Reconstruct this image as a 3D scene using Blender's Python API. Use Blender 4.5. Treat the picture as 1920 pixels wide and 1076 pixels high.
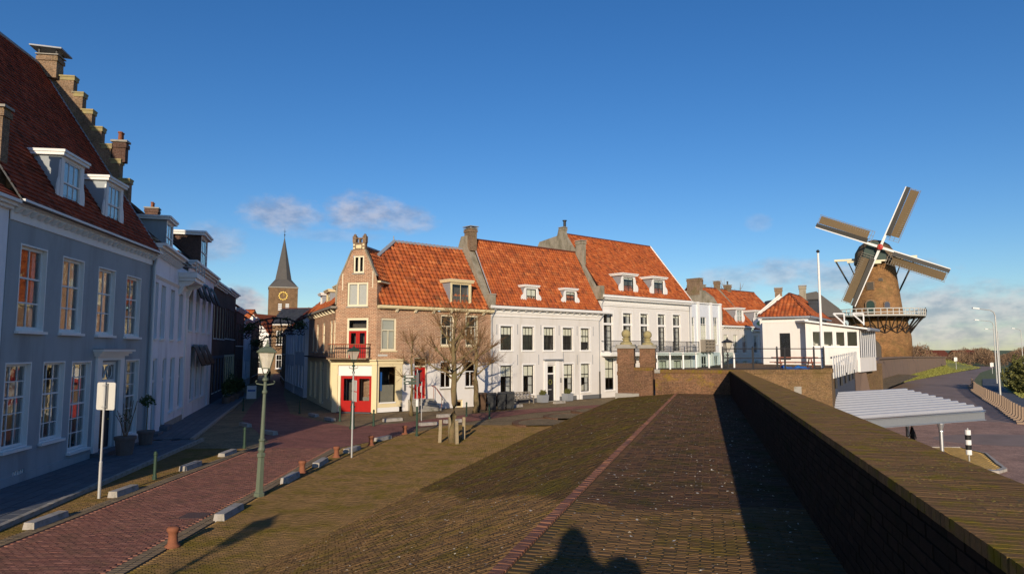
import bpy, math, random
import numpy as np
from mathutils import Vector, Matrix, Quaternion

for o in list(bpy.data.objects):
    bpy.data.objects.remove(o)
SC = bpy.context.scene
COL = SC.collection
rad = math.radians
random.seed(7)
RNG = np.random.default_rng(7)

# ------------------------------------------------------------------ camera, sky, sun, exposure
ZC = 4.4
PITCH = math.atan(117 / 1280)
cd = bpy.data.cameras.new('camera')
cd.sensor_width = 36.0
cd.lens = 24.0
cd.clip_start = 0.05
cd.clip_end = 6000
cam = bpy.data.objects.new('camera', cd)
COL.objects.link(cam)
cam.location = (0, 0, ZC)
cam.rotation_euler = (math.pi / 2 + PITCH, 0, 0)
SC.camera = cam

SUN_AZ, SUN_EL = 5.2, 15.5          # direction in which the shadows fall, height of the sun
SKY = 0.10
wd = bpy.data.worlds.new('World')
SC.world = wd
wd.use_nodes = True


def build_world():
    nt = wd.node_tree
    nt.nodes.clear()
    N = nt.nodes.new
    L = nt.links.new

    def mth(op, a, b=None, clamp=False):
        n = N('ShaderNodeMath')
        n.operation = op
        n.use_clamp = clamp
        for i, v in enumerate((a, b)):
            if v is None:
                continue
            if isinstance(v, (int, float)):
                n.inputs[i].default_value = v
            else:
                L(v, n.inputs[i])
        return n.outputs[0]

    def sstep(v, a, b):
        n = N('ShaderNodeMapRange')
        n.interpolation_type = 'SMOOTHSTEP'
        L(v, n.inputs[0])
        n.inputs[1].default_value = a
        n.inputs[2].default_value = b
        return n.outputs[0]

    out = N('ShaderNodeOutputWorld')
    bg = N('ShaderNodeBackground')
    bg.inputs[1].default_value = SKY
    sky = N('ShaderNodeTexSky')
    sky.sky_type = 'NISHITA'
    sky.sun_disc = False
    sky.sun_elevation = rad(SUN_EL)
    sky.sun_rotation = rad(180 + SUN_AZ)
    sky.altitude = 0
    sky.air_density = 1.0
    sky.dust_density = 0.25
    sky.ozone_density = 4.0
    hs = N('ShaderNodeHueSaturation')
    hs.inputs['Hue'].default_value = .508
    hs.inputs['Saturation'].default_value = 1.2
    hs.inputs['Value'].default_value = 1.2
    L(sky.outputs[0], hs.inputs['Color'])
    # clouds live on directions of the sky (azimuth, elevation in degrees)
    tc = N('ShaderNodeTexCoord')
    sp = N('ShaderNodeSeparateXYZ')
    L(tc.outputs['Generated'], sp.inputs[0])
    az = mth('MULTIPLY', mth('ARCTAN2', sp.outputs[0], sp.outputs[1]), 57.2958)
    el = mth('MULTIPLY', mth('ARCSINE', sp.outputs[2]), 57.2958)
    cb = N('ShaderNodeCombineXYZ')
    L(az, cb.inputs[0])
    L(el, cb.inputs[1])

    def noise(scale, detail=6, sx=1.0, sy=1.0, rough=.6, off=0.0):
        mp = N('ShaderNodeMapping')
        L(cb.outputs[0], mp.inputs[0])
        mp.inputs['Scale'].default_value = (sx, sy, 1)
        mp.inputs['Location'].default_value = (off, off * .7, 0)
        n = N('ShaderNodeTexNoise')
        n.inputs['Scale'].default_value = scale
        n.inputs['Detail'].default_value = detail
        n.inputs['Roughness'].default_value = rough
        L(mp.outputs[0], n.inputs['Vector'])
        return n.outputs[0]

    nz = noise(.45, 5, 1, 1.6)
    fine = noise(1.1, 6, 1, 1.5, off=13)
    cover = None
    #        az     el   half-w half-h opacity
    blobs = [(-18.8, 10.7, 3.6, 1.6, .55), (-12.4, 11.2, 3.6, 1.7, .62), (-9.0, 10.7, 2.8, 1.3, .5),
             (-23.8, 8.2, 2.6, 1.8, .42), (-21.6, 3.4, 2.2, 1.7, .9), (-15.0, 9.2, 4.5, .6, .2), (20.0, 9.9, 1.2, .8, .2),
             (22.0, 6.0, 4.5, 1.2, .5), (17.5, 5.6, 3.0, 1.2, .4), (27.5, 5.2, 6.0, 1.6, .5), (33.5, 2.6, 9.0, 2.2, .7), (30.0, 1.2, 12.0, 1.4, .7),
             (-34.0, 5.0, 5.0, 1.8, .5), (48.0, 4.0, 9.0, 2.2, .7), (70.0, 6.0, 9.0, 2.0, .6), (-60.0, 7.0, 9.0, 2.4, .5),
             (120.0, 6.0, 14.0, 2.5, .6), (-120.0, 6.0, 16.0, 2.5, .6)]
    for (a, e, w, h, op) in blobs:
        dx = mth('DIVIDE', mth('SUBTRACT', az, a), w)
        dy = mth('DIVIDE', mth('SUBTRACT', el, e), h)
        r2 = mth('ADD', mth('MULTIPLY', dx, dx), mth('MULTIPLY', dy, dy))
        v = mth('SUBTRACT', 1.25, r2)
        v = mth('ADD', v, mth('MULTIPLY', mth('SUBTRACT', nz, .5), 1.8))
        v = mth('ADD', v, mth('MULTIPLY', mth('SUBTRACT', fine, .5), .75))
        m = mth('MULTIPLY', sstep(v, .1, 1.35), op)
        cover = m if cover is None else mth('MAXIMUM', cover, m)
    # thin streaks and a low bank along the horizon all round
    bank = sstep(noise(.16, 5, 1, 3.5, off=5), .47, .72)
    low = sstep(el, 7.5, .5)
    bank = mth('MULTIPLY', mth('MULTIPLY', bank, low), mth('ADD', .28, mth('MULTIPLY', sstep(az, 8, 30), .5)))
    cover = mth('MAXIMUM', cover, bank)
    shade = sstep(noise(.5, 4, 1, 2.0, off=3), .3, .7)
    cm = N('ShaderNodeMix')
    cm.data_type = 'RGBA'
    L(shade, cm.inputs[0])
    cm.inputs[6].default_value = (.28 / SKY, .30 / SKY, .40 / SKY, 1)
    cm.inputs[7].default_value = (.66 / SKY, .60 / SKY, .61 / SKY, 1)
    mx = N('ShaderNodeMix')
    mx.data_type = 'RGBA'
    L(cover, mx.inputs[0])
    L(hs.outputs[0], mx.inputs[6])
    L(cm.outputs[2], mx.inputs[7])
    L(mx.outputs[2], bg.inputs[0])
    L(bg.outputs[0], out.inputs[0])


build_world()
sd = bpy.data.lights.new('sun', 'SUN')
sd.energy = 4.4
sd.angle = rad(.53)
sd.color = (1.0, .83, .62)
sun = bpy.data.objects.new('sun', sd)
COL.objects.link(sun)
sun.location = (-20, -120, 60)
SD = Vector((math.sin(rad(SUN_AZ)) * math.cos(rad(SUN_EL)), math.cos(rad(SUN_AZ)) * math.cos(rad(SUN_EL)), -math.sin(rad(SUN_EL))))
sun.rotation_euler = SD.to_track_quat('-Z', 'Y').to_euler()

vs = SC.view_settings
vs.view_transform = 'Standard'
vs.look = 'None'
vs.exposure = 0.0
vs.gamma = 1.0
vs.use_curve_mapping = False
SC.render.engine = 'CYCLES'
SC.cycles.max_bounces = 6
SC.cycles.diffuse_bounces = 3
SC.cycles.glossy_bounces = 3
SC.cycles.transparent_max_bounces = 12
SC.cycles.transmission_bounces = 2
SC.cycles.caustics_reflective = False
SC.cycles.caustics_refractive = False


def in_view(p):
    """distance if the point can fall inside the picture, else a huge number"""
    x, y, z = p[0], p[1], p[2] - ZC
    f = y * math.cos(PITCH) + z * math.sin(PITCH)
    u = -y * math.sin(PITCH) + z * math.cos(PITCH)
    if f < .3:
        return 1e9
    if abs(x / f) > .77 or abs(u / f) > .44:
        return 1e9
    return math.sqrt(x * x + y * y + z * z)
# ------------------------------------------------------------------ materials
MATS = {}


def _base(name):
    m = bpy.data.materials.new(name)
    m.use_nodes = True
    nt = m.node_tree
    b = nt.nodes['Principled BSDF']
    return m, nt, b


def _mix(nt, fac, a, b, mode='MIX'):
    n = nt.nodes.new('ShaderNodeMix')
    n.data_type = 'RGBA'
    n.blend_type = mode
    for i, v in ((0, fac), (6, a), (7, b)):
        if isinstance(v, (int, float)):
            n.inputs[i].default_value = v
        elif isinstance(v, tuple):
            n.inputs[i].default_value = (v[0], v[1], v[2], 1)
        else:
            nt.links.new(v, n.inputs[i])
    return n.outputs[2]


def _noise(nt, vec, scale, detail=5, rough=.6):
    n = nt.nodes.new('ShaderNodeTexNoise')
    n.inputs['Scale'].default_value = scale
    n.inputs['Detail'].default_value = detail
    n.inputs['Roughness'].default_value = rough
    if vec is not None:
        nt.links.new(vec, n.inputs['Vector'])
    return n.outputs[0]


def _step(nt, v, a, b):
    n = nt.nodes.new('ShaderNodeMapRange')
    n.interpolation_type = 'SMOOTHSTEP'
    nt.links.new(v, n.inputs[0])
    n.inputs[1].default_value = a
    n.inputs[2].default_value = b
    return n.outputs[0]


def _math(nt, op, a, b=None):
    n = nt.nodes.new('ShaderNodeMath')
    n.operation = op
    for i, v in enumerate((a, b)):
        if v is None:
            continue
        if isinstance(v, (int, float)):
            n.inputs[i].default_value = v
        else:
            nt.links.new(v, n.inputs[i])
    return n.outputs[0]


def _bump(nt, b, h, strength, dist=.01):
    n = nt.nodes.new('ShaderNodeBump')
    n.inputs['Strength'].default_value = strength
    n.inputs['Distance'].default_value = dist
    nt.links.new(h, n.inputs['Height'])
    nt.links.new(n.outputs[0], b.inputs['Normal'])


def _coord(nt, which='Object'):
    t = nt.nodes.new('ShaderNodeTexCoord')
    return t.outputs[which]


def sc(c, k):
    return tuple(min(1.0, v * k) for v in c)


def plain(name, col, rough=.75, var=.18, scale=5.0, bump=.15, metal=0.0, spec=.35, dirt=None, dscale=1.2, dlim=(.5, .75), streak=0.0):
    """paint, plaster, stone, timber, metal: a colour with mottling, optional dirt of its own colour"""
    m, nt, b = _base(name)
    co = _coord(nt)
    n1 = _noise(nt, co, scale, 6)
    c = _mix(nt, n1, sc(col, 1 - var), sc(col, 1 + var))
    if dirt:
        v = co
        if streak:
            mp = nt.nodes.new('ShaderNodeMapping')
            mp.inputs['Scale'].default_value = (1, 1, streak)
            nt.links.new(co, mp.inputs[0])
            v = mp.outputs[0]
        n2 = _noise(nt, v, dscale, 7, .65)
        c = _mix(nt, _step(nt, n2, *dlim), c, dirt)
    nt.links.new(c, b.inputs['Base Color'])
    b.inputs['Roughness'].default_value = rough
    b.inputs['Metallic'].default_value = metal
    b.inputs['Specular IOR Level'].default_value = spec
    if bump:
        _bump(nt, b, _noise(nt, co, scale * 5, 4), bump)
    MATS[name] = m
    return m


def brickwall(name, c1, c2, mortar, bw=.215, bh=.068, mort=.010, rough=.9, moss=None, mdir=(.55, .75), mscale=.7, bump=.6):
    """walls whose bricks are too small in the picture to build: brick pattern in metres"""
    m, nt, b = _base(name)
    uv = _coord(nt, 'UV')
    br = nt.nodes.new('ShaderNodeTexBrick')
    br.inputs['Color1'].default_value = (*c1, 1)
    br.inputs['Color2'].default_value = (*c2, 1)
    br.inputs['Mortar'].default_value = (*mortar, 1)
    br.inputs['Scale'].default_value = 1.0
    br.inputs['Mortar Size'].default_value = mort
    br.inputs['Mortar Smooth'].default_value = .3
    br.inputs['Bias'].default_value = -.1
    br.inputs['Brick Width'].default_value = bw
    br.inputs['Row Height'].default_value = bh
    nt.links.new(uv, br.inputs['Vector'])
    co = _coord(nt)
    n1 = _noise(nt, co, 1.3, 6)
    c = _mix(nt, .25, br.outputs['Color'], _mix(nt, _step(nt, n1, .3, .7), sc(c1, .5), sc(c1, 1.5)))
    n3 = _noise(nt, co, 14.0, 6, .75)
    c = _mix(nt, .75, c, _mix(nt, _step(nt, n3, .3, .7), (.2, .2, .2), (.8, .8, .8)), 'OVERLAY')
    n4 = _noise(nt, co, .55, 6, .7)
    c = _mix(nt, .5, c, _mix(nt, _step(nt, n4, .3, .7), (.32, .32, .32), (.66, .66, .66)), 'OVERLAY')
    if moss:
        c = _mix(nt, _step(nt, _noise(nt, co, mscale, 7, .68), *mdir), c, moss)
    nt.links.new(c, b.inputs['Base Color'])
    b.inputs['Roughness'].default_value = rough
    b.inputs['Specular IOR Level'].default_value = .2
    h = _math(nt, 'SUBTRACT', 1.0, br.outputs['Fac'])
    _bump(nt, b, h, bump, .012)
    MATS[name] = m
    return m


def pieces(name, cols, rough=.85, moss=None, mlim=(.5, .7), mscale=1.6, grain=22.0, speck=None, slim=.73, sscale=42.0, spec=.3, bump=.5, tone=.5):
    """laid pieces (bricks, tiles, setts): every piece takes its own tone; moss and specks lie over them"""
    m, nt, b = _base(name)
    at = nt.nodes.new('ShaderNodeAttribute')
    at.attribute_name = 'rnd'
    oi = nt.nodes.new('ShaderNodeObjectInfo')
    r = _math(nt, 'FRACT', _math(nt, 'ADD', at.outputs['Fac'], oi.outputs['Random']))
    cr = nt.nodes.new('ShaderNodeValToRGB')
    el = cr.color_ramp.elements
    while len(el) < len(cols):
        el.new(.5)
    for i, c in enumerate(cols):
        el[i].position = i / (len(cols) - 1)
        el[i].color = (*c, 1)
    nt.links.new(r, cr.inputs[0])
    geo = nt.nodes.new('ShaderNodeNewGeometry')
    co = geo.outputs['Position']
    n1 = _noise(nt, co, grain, 5, .7)
    c = _mix(nt, tone, cr.outputs[0], _mix(nt, n1, (.22, .22, .22), (.85, .85, .85)), 'OVERLAY')
    big = _noise(nt, co, .45, 4)
    c = _mix(nt, .3, c, _mix(nt, big, (.3, .3, .3), (.72, .72, .72)), 'OVERLAY')
    if moss:
        mm = _step(nt, _noise(nt, co, mscale, 8, .72), *mlim)
        mc = _mix(nt, _noise(nt, co, 14, 4), sc(moss, .55), sc(moss, 1.5))
        c = _mix(nt, mm, c, mc)
    if speck:
        sn = _noise(nt, co, sscale, 2, .5)
        c = _mix(nt, _step(nt, sn, slim, slim + .05), c, speck)
    nt.links.new(c, b.inputs['Base Color'])
    b.inputs['Roughness'].default_value = rough
    b.inputs['Specular IOR Level'].default_value = spec
    if bump:
        _bump(nt, b, n1, bump, .008)
    MATS[name] = m
    return m


def glass(name, tint=(.96, .98, .98), ior=.03, wav=.05):
    m = bpy.data.materials.new(name)
    m.use_nodes = True
    nt = m.node_tree
    nt.nodes.clear()
    out = nt.nodes.new('ShaderNodeOutputMaterial')
    tr = nt.nodes.new('ShaderNodeBsdfTransparent')
    tr.inputs[0].default_value = (*tint, 1)
    gl = nt.nodes.new('ShaderNodeBsdfGlossy')
    gl.inputs['Roughness'].default_value = .015
    lw = nt.nodes.new('ShaderNodeLayerWeight')
    lw.inputs[0].default_value = .5
    pw = _math(nt, 'ADD', _math(nt, 'MULTIPLY', _math(nt, 'POWER', lw.outputs['Facing'], 3.0), .8), ior)
    bp = nt.nodes.new('ShaderNodeBump')
    bp.inputs['Strength'].default_value = wav
    bp.inputs['Distance'].default_value = .05
    nt.links.new(_noise(nt, _coord(nt), 2.2, 2), bp.inputs['Height'])
    nt.links.new(bp.outputs[0], gl.inputs['Normal'])
    mx = nt.nodes.new('ShaderNodeMixShader')
    nt.links.new(pw, mx.inputs[0])
    nt.links.new(tr.outputs[0], mx.inputs[1])
    nt.links.new(gl.outputs[0], mx.inputs[2])
    nt.links.new(mx.outputs[0], out.inputs[0])
    MATS[name] = m
    return m


glass('glass')
glass('screen_glass', (.80, .88, .88), .04, .02)
plain('white', (.84, .83, .80), .6, .05, 3, .08, dirt=(.62, .59, .53), dscale=.7, dlim=(.55, .85), streak=.35)
plain('white_wall', (.72, .69, .65), .85, .05, 2, .2, dirt=(.58, .54, .47), dscale=.9, dlim=(.46, .78), streak=.2)
plain('white_wall2', (.76, .735, .70), .85, .05, 2, .2, dirt=(.63, .58, .50), dscale=.9, dlim=(.5, .8), streak=.2)
plain('blue_white', (.66, .70, .76), .85, .05, 2, .2, dirt=(.55, .58, .62), dscale=.5, dlim=(.55, .85), streak=.3)
plain('lilac_white', (.86, .86, .90), .85, .06, 2, .2, dirt=(.60, .59, .63), dscale=.8, dlim=(.45, .75), streak=.2)
plain('grey_paint', (.37, .41, .435), .85, .06, 1.6, .22, dirt=(.27, .295, .31), dscale=.7, dlim=(.42, .72), streak=.22)
plain('plinth_grey', (.14, .145, .15), .85, .12, 3, .2)
plain('cream', (.78, .66, .40), .6, .06, 3, .08, dirt=(.60, .48, .28), dscale=1.0, dlim=(.55, .85), streak=.3)
plain('cream_pale', (.80, .72, .52), .6, .06, 3, .08)
plain('red_paint', (.42, .010, .007), .45, .10, 3, .05)
plain('black_paint', (.018, .018, .02), .4, .2, 4, .05)
plain('dark_sash', (.035, .03, .028), .5, .2, 4, .05)
plain('green_black', (.012, .028, .022), .4, .2, 4, .05)
plain('iron', (.03, .03, .032), .55, .25, 8, .1)
plain('blind', (.86, .81, .66), .9, .05, 3, .0)
plain('curtain', (.55, .53, .50), .9, .15, 6, .1)
plain('slat_blind', (.50, .47, .40), .8, .08, 3, .0)
plain('film', (.24, .215, .17), .8, .1, 3, .0)
plain('room', (.10, .085, .07), .95, .3, 1.5, .0)
plain('lead', (.30, .32, .35), .6, .15, 4, .2, metal=.1)
plain('slate', (.045, .05, .06), .6, .3, 6, .3)
plain('stone', (.33, .31, .27), .9, .18, 7, .4, dirt=(.16, .15, .10), dscale=2.5, dlim=(.5, .75))
plain('granite', (.40, .37, .33), .9, .2, 14, .5, dirt=(.22, .21, .16), dscale=3.0, dlim=(.5, .75))
plain('bluestone', (.115, .13, .15), .8, .2, 3, .3, dirt=(.07, .08, .085), dscale=1.3)
plain('plaster_old', (.33, .29, .22), .95, .25, 4, .5, dirt=(.17, .15, .10), dscale=1.6, dlim=(.4, .7), streak=.4)
plain('moss_stone', (.36, .30, .14), .95, .25, 7, .5, dirt=(.24, .22, .17), dscale=4, dlim=(.5, .7))
plain('wood_grey', (.26, .23, .19), .85, .2, 9, .3)
plain('wood_post', (.34, .27, .17), .9, .2, 9, .3, dirt=(.14, .15, .07), dscale=4)
plain('bark', (.21, .15, .075), .95, .3, 14, .7, dirt=(.13, .13, .05), dscale=5, dlim=(.45, .7))
plain('twig', (.20, .115, .05), .9, .25, 6, .2)
plain('rust', (.27, .10, .05), .85, .25, 9, .4, dirt=(.20, .08, .04), dscale=6)
plain('lamp_green', (.12, .145, .10), .5, .15, 6, .1)
plain('bollard_green', (.035, .07, .045), .5, .2, 6, .1)
plain('galvanised', (.48, .50, .52), .35, .12, 9, .1, metal=.75)
plain('galv_dull', (.50, .50, .48), .55, .12, 7, .1, metal=.3)
plain('sheet_metal', (.58, .57, .55), .36, .12, 5, .05, metal=.45)
plain('asphalt', (.32, .24, .20), .9, .2, 1.2, .3, spec=.1, dirt=(.24, .185, .155), dscale=.3, dlim=(.45, .7))
plain('grass_ground', (.23, .235, .055), .95, .35, 1.5, .6, dirt=(.27, .22, .07), dscale=.4)
plain('field', (.14, .16, .06), .95, .3, .05, .0)
plain('earth', (.085, .062, .028), .95, .3, 5, .6, dirt=(.08, .07, .018), dscale=2.0)
plain('moss_fill', (.15, .09, .038), .95, .3, 9, .7, dirt=(.12, .10, .018), dscale=3.0)
plain('cover', (.13, .075, .055), .7, .2, 20, .6)
plain('tarp', (.02, .12, .42), .45, .15, 4, .3)
plain('bin_plastic', (.028, .031, .034), .5, .15, 4, .1)
plain('bin_brown', (.09, .045, .02), .5, .15, 4, .1)
plain('concrete', (.32, .23, .16), .9, .15, 5, .3, dirt=(.20, .15, .11), dscale=1.2)
plain('wall_blue', (.07, .08, .11), .8, .15, 2, .2)
plain('wall_brown', (.22, .15, .11), .9, .15, 2, .3, dirt=(.14, .11, .08), dscale=.8, streak=.3)
plain('cloth_dark', (.018, .018, .022), .9, .3, 12, .3)
plain('skin', (.48, .28, .19), .6, .05, 5, .0)
plain('thatch', (.14, .10, .06), .95, .25, 12, .6)
plain('mill_green', (.03, .06, .05), .5, .15, 4, .1)
plain('sail_cloth', (.165, .118, .066), .9, .12, 2, .2)
plain('sail_board', (.07, .066, .06), .8, .15, 3, .1)
plain('gold', (.85, .60, .15), .35, .1, 4, .0, metal=.4)
plain('car_paint', (.16, .18, .21), .3, .05, 2, .0, metal=.4)
plain('tyre', (.02, .02, .02), .85, .1, 6, .1)
plain('sign_back', (.62, .61, .56), .5, .05, 3, .05)
plain('sign_green', (.015, .045, .03), .5, .05, 3, .0)
plain('sign_blue', (.03, .13, .42), .5, .05, 3, .0)
plain('sign_oval', (.20, .38, .14), .5, .05, 3, .0)
plain('terracotta', (.17, .13, .11), .9, .2, 7, .2)
plain('leaf', (.05, .085, .025), .7, .35, 3, .0)
plain('leaf_olive', (.12, .12, .03), .7, .35, 3, .0)
plain('wood_far', (.23, .145, .085), .95, .35, .6, .0)
plain('hedge_brown', (.16, .07, .035), .95, .35, 9, .5)
plain('balcony_wood', (.30, .09, .04), .6, .15, 6, .1)
plain('band_black', (.02, .02, .02), .5, .1, 4, .0)

brickwall('brick_brown', (.40, .205, .115), (.23, .12, .07), (.66, .50, .35), mort=.018, bw=.30, bh=.095)
brickwall('brick_old', (.27, .17, .10), (.18, .12, .075), (.28, .23, .17), moss=(.17, .14, .06), mdir=(.52, .75))
brickwall('brick_dark', (.13, .065, .045), (.08, .045, .035), (.15, .12, .10))
brickwall('brick_mill', (.30, .155, .062), (.15, .078, .038), (.27, .19, .10), moss=(.19, .13, .05), mdir=(.5, .8), mscale=.5, bw=.4, bh=.13)
brickwall('brick_church', (.21, .125, .066), (.155, .092, .05), (.20, .145, .09), bump=.2)
brickwall('brick_wall', (.215, .105, .055), (.12, .065, .038), (.19, .14, .085), moss=(.27, .175, .015), mdir=(.53, .70), mscale=.9)
brickwall('brick_pillar', (.20, .10, .055), (.11, .06, .038), (.20, .14, .09), moss=(.12, .085, .035), mdir=(.55, .8), mscale=1.5)
brickwall('brick_yellow', (.23, .13, .058), (.12, .07, .034), (.25, .19, .11), moss=(.15, .105, .035), mdir=(.5, .75), mscale=1.1)

pieces('tile_orange', [(.20, .055, .022), (.36, .082, .022), (.46, .115, .028), (.40, .095, .03), (.52, .145, .04), (.30, .07, .025), (.60, .19, .06)], .8, moss=(.20, .075, .03), mlim=(.5, .75), mscale=1.3, grain=9, tone=.5, bump=.25)
plain('tile_under', (.13, .035, .018), .9, .2, 4, .2)
pieces('tile_dark', [(.34, .068, .034), (.42, .095, .046), (.22, .05, .03), (.48, .12, .06)], .95, spec=.08, moss=(.12, .045, .026), mlim=(.45, .68), mscale=2.2, grain=9, tone=.4, bump=.25)
pieces('tile_slate', [(.035, .04, .05), (.05, .055, .065), (.028, .03, .04)], .55, grain=9, tone=.3)
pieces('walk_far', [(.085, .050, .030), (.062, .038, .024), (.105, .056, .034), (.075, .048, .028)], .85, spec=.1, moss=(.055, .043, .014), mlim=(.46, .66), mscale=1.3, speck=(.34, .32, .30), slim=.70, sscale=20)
pieces('walk_near', [(.140, .084, .040), (.108, .066, .032), (.165, .098, .047), (.098, .066, .032)], .85, spec=.1, moss=(.095, .068, .02), mlim=(.47, .64), mscale=1.5, speck=(.42, .40, .36), slim=.71, sscale=22)
pieces('walk_edge', [(.20, .085, .050), (.16, .072, .043), (.23, .105, .062)], .8, moss=(.10, .08, .03), mlim=(.58, .75), mscale=2.0, speck=(.42, .40, .36), slim=.74, sscale=22)
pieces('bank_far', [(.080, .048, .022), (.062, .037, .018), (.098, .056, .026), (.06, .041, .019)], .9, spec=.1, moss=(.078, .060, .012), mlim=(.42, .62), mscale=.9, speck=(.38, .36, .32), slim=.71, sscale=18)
pieces('bank_near', [(.150, .088, .040), (.115, .068, .032), (.175, .106, .048), (.10, .064, .030)], .9, spec=.1, moss=(.115, .08, .022), mlim=(.46, .63), mscale=1.3, speck=(.42, .40, .36), slim=.71, sscale=20)
pieces('verge_sett', [(.235, .145, .06), (.195, .122, .05), (.265, .16, .068), (.185, .118, .05)], .9, spec=.1, moss=(.15, .11, .022), mlim=(.42, .66), mscale=.9, grain=15)
pieces('road_brick', [(.245, .108, .078), (.20, .088, .066), (.30, .142, .102), (.175, .080, .064)], .85, moss=(.165, .09, .06), mlim=(.42, .7), mscale=1.6, grain=22, tone=.65, spec=.15)
pieces('kerb_sett', [(.20, .145, .085), (.17, .125, .075), (.225, .165, .10)], .85, grain=14)
pieces('slab_blue', [(.115, .125, .14), (.10, .11, .125), (.135, .145, .16)], .8, grain=10)
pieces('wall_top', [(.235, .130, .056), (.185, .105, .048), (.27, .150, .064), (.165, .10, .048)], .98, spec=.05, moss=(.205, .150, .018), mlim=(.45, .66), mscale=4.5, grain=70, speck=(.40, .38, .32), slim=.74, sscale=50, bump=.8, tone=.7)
pieces('wall_face_shade', [(.030, .020, .014), (.022, .016, .012), (.036, .023, .016)], .98, spec=.05, moss=(.016, .017, .007), mlim=(.5, .7), mscale=2.0, grain=40)  # inner face bricks near black: the shade on this side is in their colour
pieces('outer_brick', [(.20, .125, .095), (.17, .11, .085), (.23, .14, .105)], .85, grain=8, tone=.3)
pieces('tactile', [(.46, .30, .09), (.40, .26, .08), (.50, .33, .11)], .85, grain=12, tone=.3)


def road_pattern():
    """paving beyond the reach of built bricks"""
    for nm, c1, c2, mo, w, h in (('road_far', (.29, .115, .085), (.24, .10, .08), (.16, .09, .07), .2, .1), ('verge_far', (.26, .185, .10), (.21, .155, .085), (.14, .12, .05), .2, .1),
                                 ('outer_far', (.44, .265, .19), (.36, .22, .16), (.30, .20, .145), .2, .1), ('slab_far', (.12, .13, .145), (.10, .11, .125), (.06, .065, .07), .6, .4)):
        brickwall(nm, c1, c2, mo, w, h, .008, .85, bump=.25)


road_pattern()
# ------------------------------------------------------------------ mesh helpers
def mt(m):
    return MATS[m] if isinstance(m, str) else m


def add_uv(me):
    n = len(me.loops)
    if not n:
        return
    vi = np.empty(n, np.int32)
    me.loops.foreach_get('vertex_index', vi)
    co = np.empty(len(me.vertices) * 3, np.float32)
    me.vertices.foreach_get('co', co)
    co = co.reshape(-1, 3)[vi]
    tot = np.empty(len(me.polygons), np.int32)
    me.polygons.foreach_get('loop_total', tot)
    nr = np.empty(len(me.polygons) * 3, np.float32)
    me.polygons.foreach_get('normal', nr)
    nr = np.repeat(np.abs(nr.reshape(-1, 3)), tot, axis=0)
    uv = np.empty((n, 2), np.float32)
    zd = (nr[:, 2] > nr[:, 0]) & (nr[:, 2] > nr[:, 1])
    yd = ~zd & (nr[:, 1] >= nr[:, 0])
    xd = ~zd & ~yd
    uv[zd] = co[zd][:, [0, 1]]
    uv[yd] = co[yd][:, [0, 2]]
    uv[xd] = co[xd][:, [1, 2]]
    l = me.uv_layers.new(name='UVMap')
    l.data.foreach_set('uv', uv.ravel())


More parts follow.
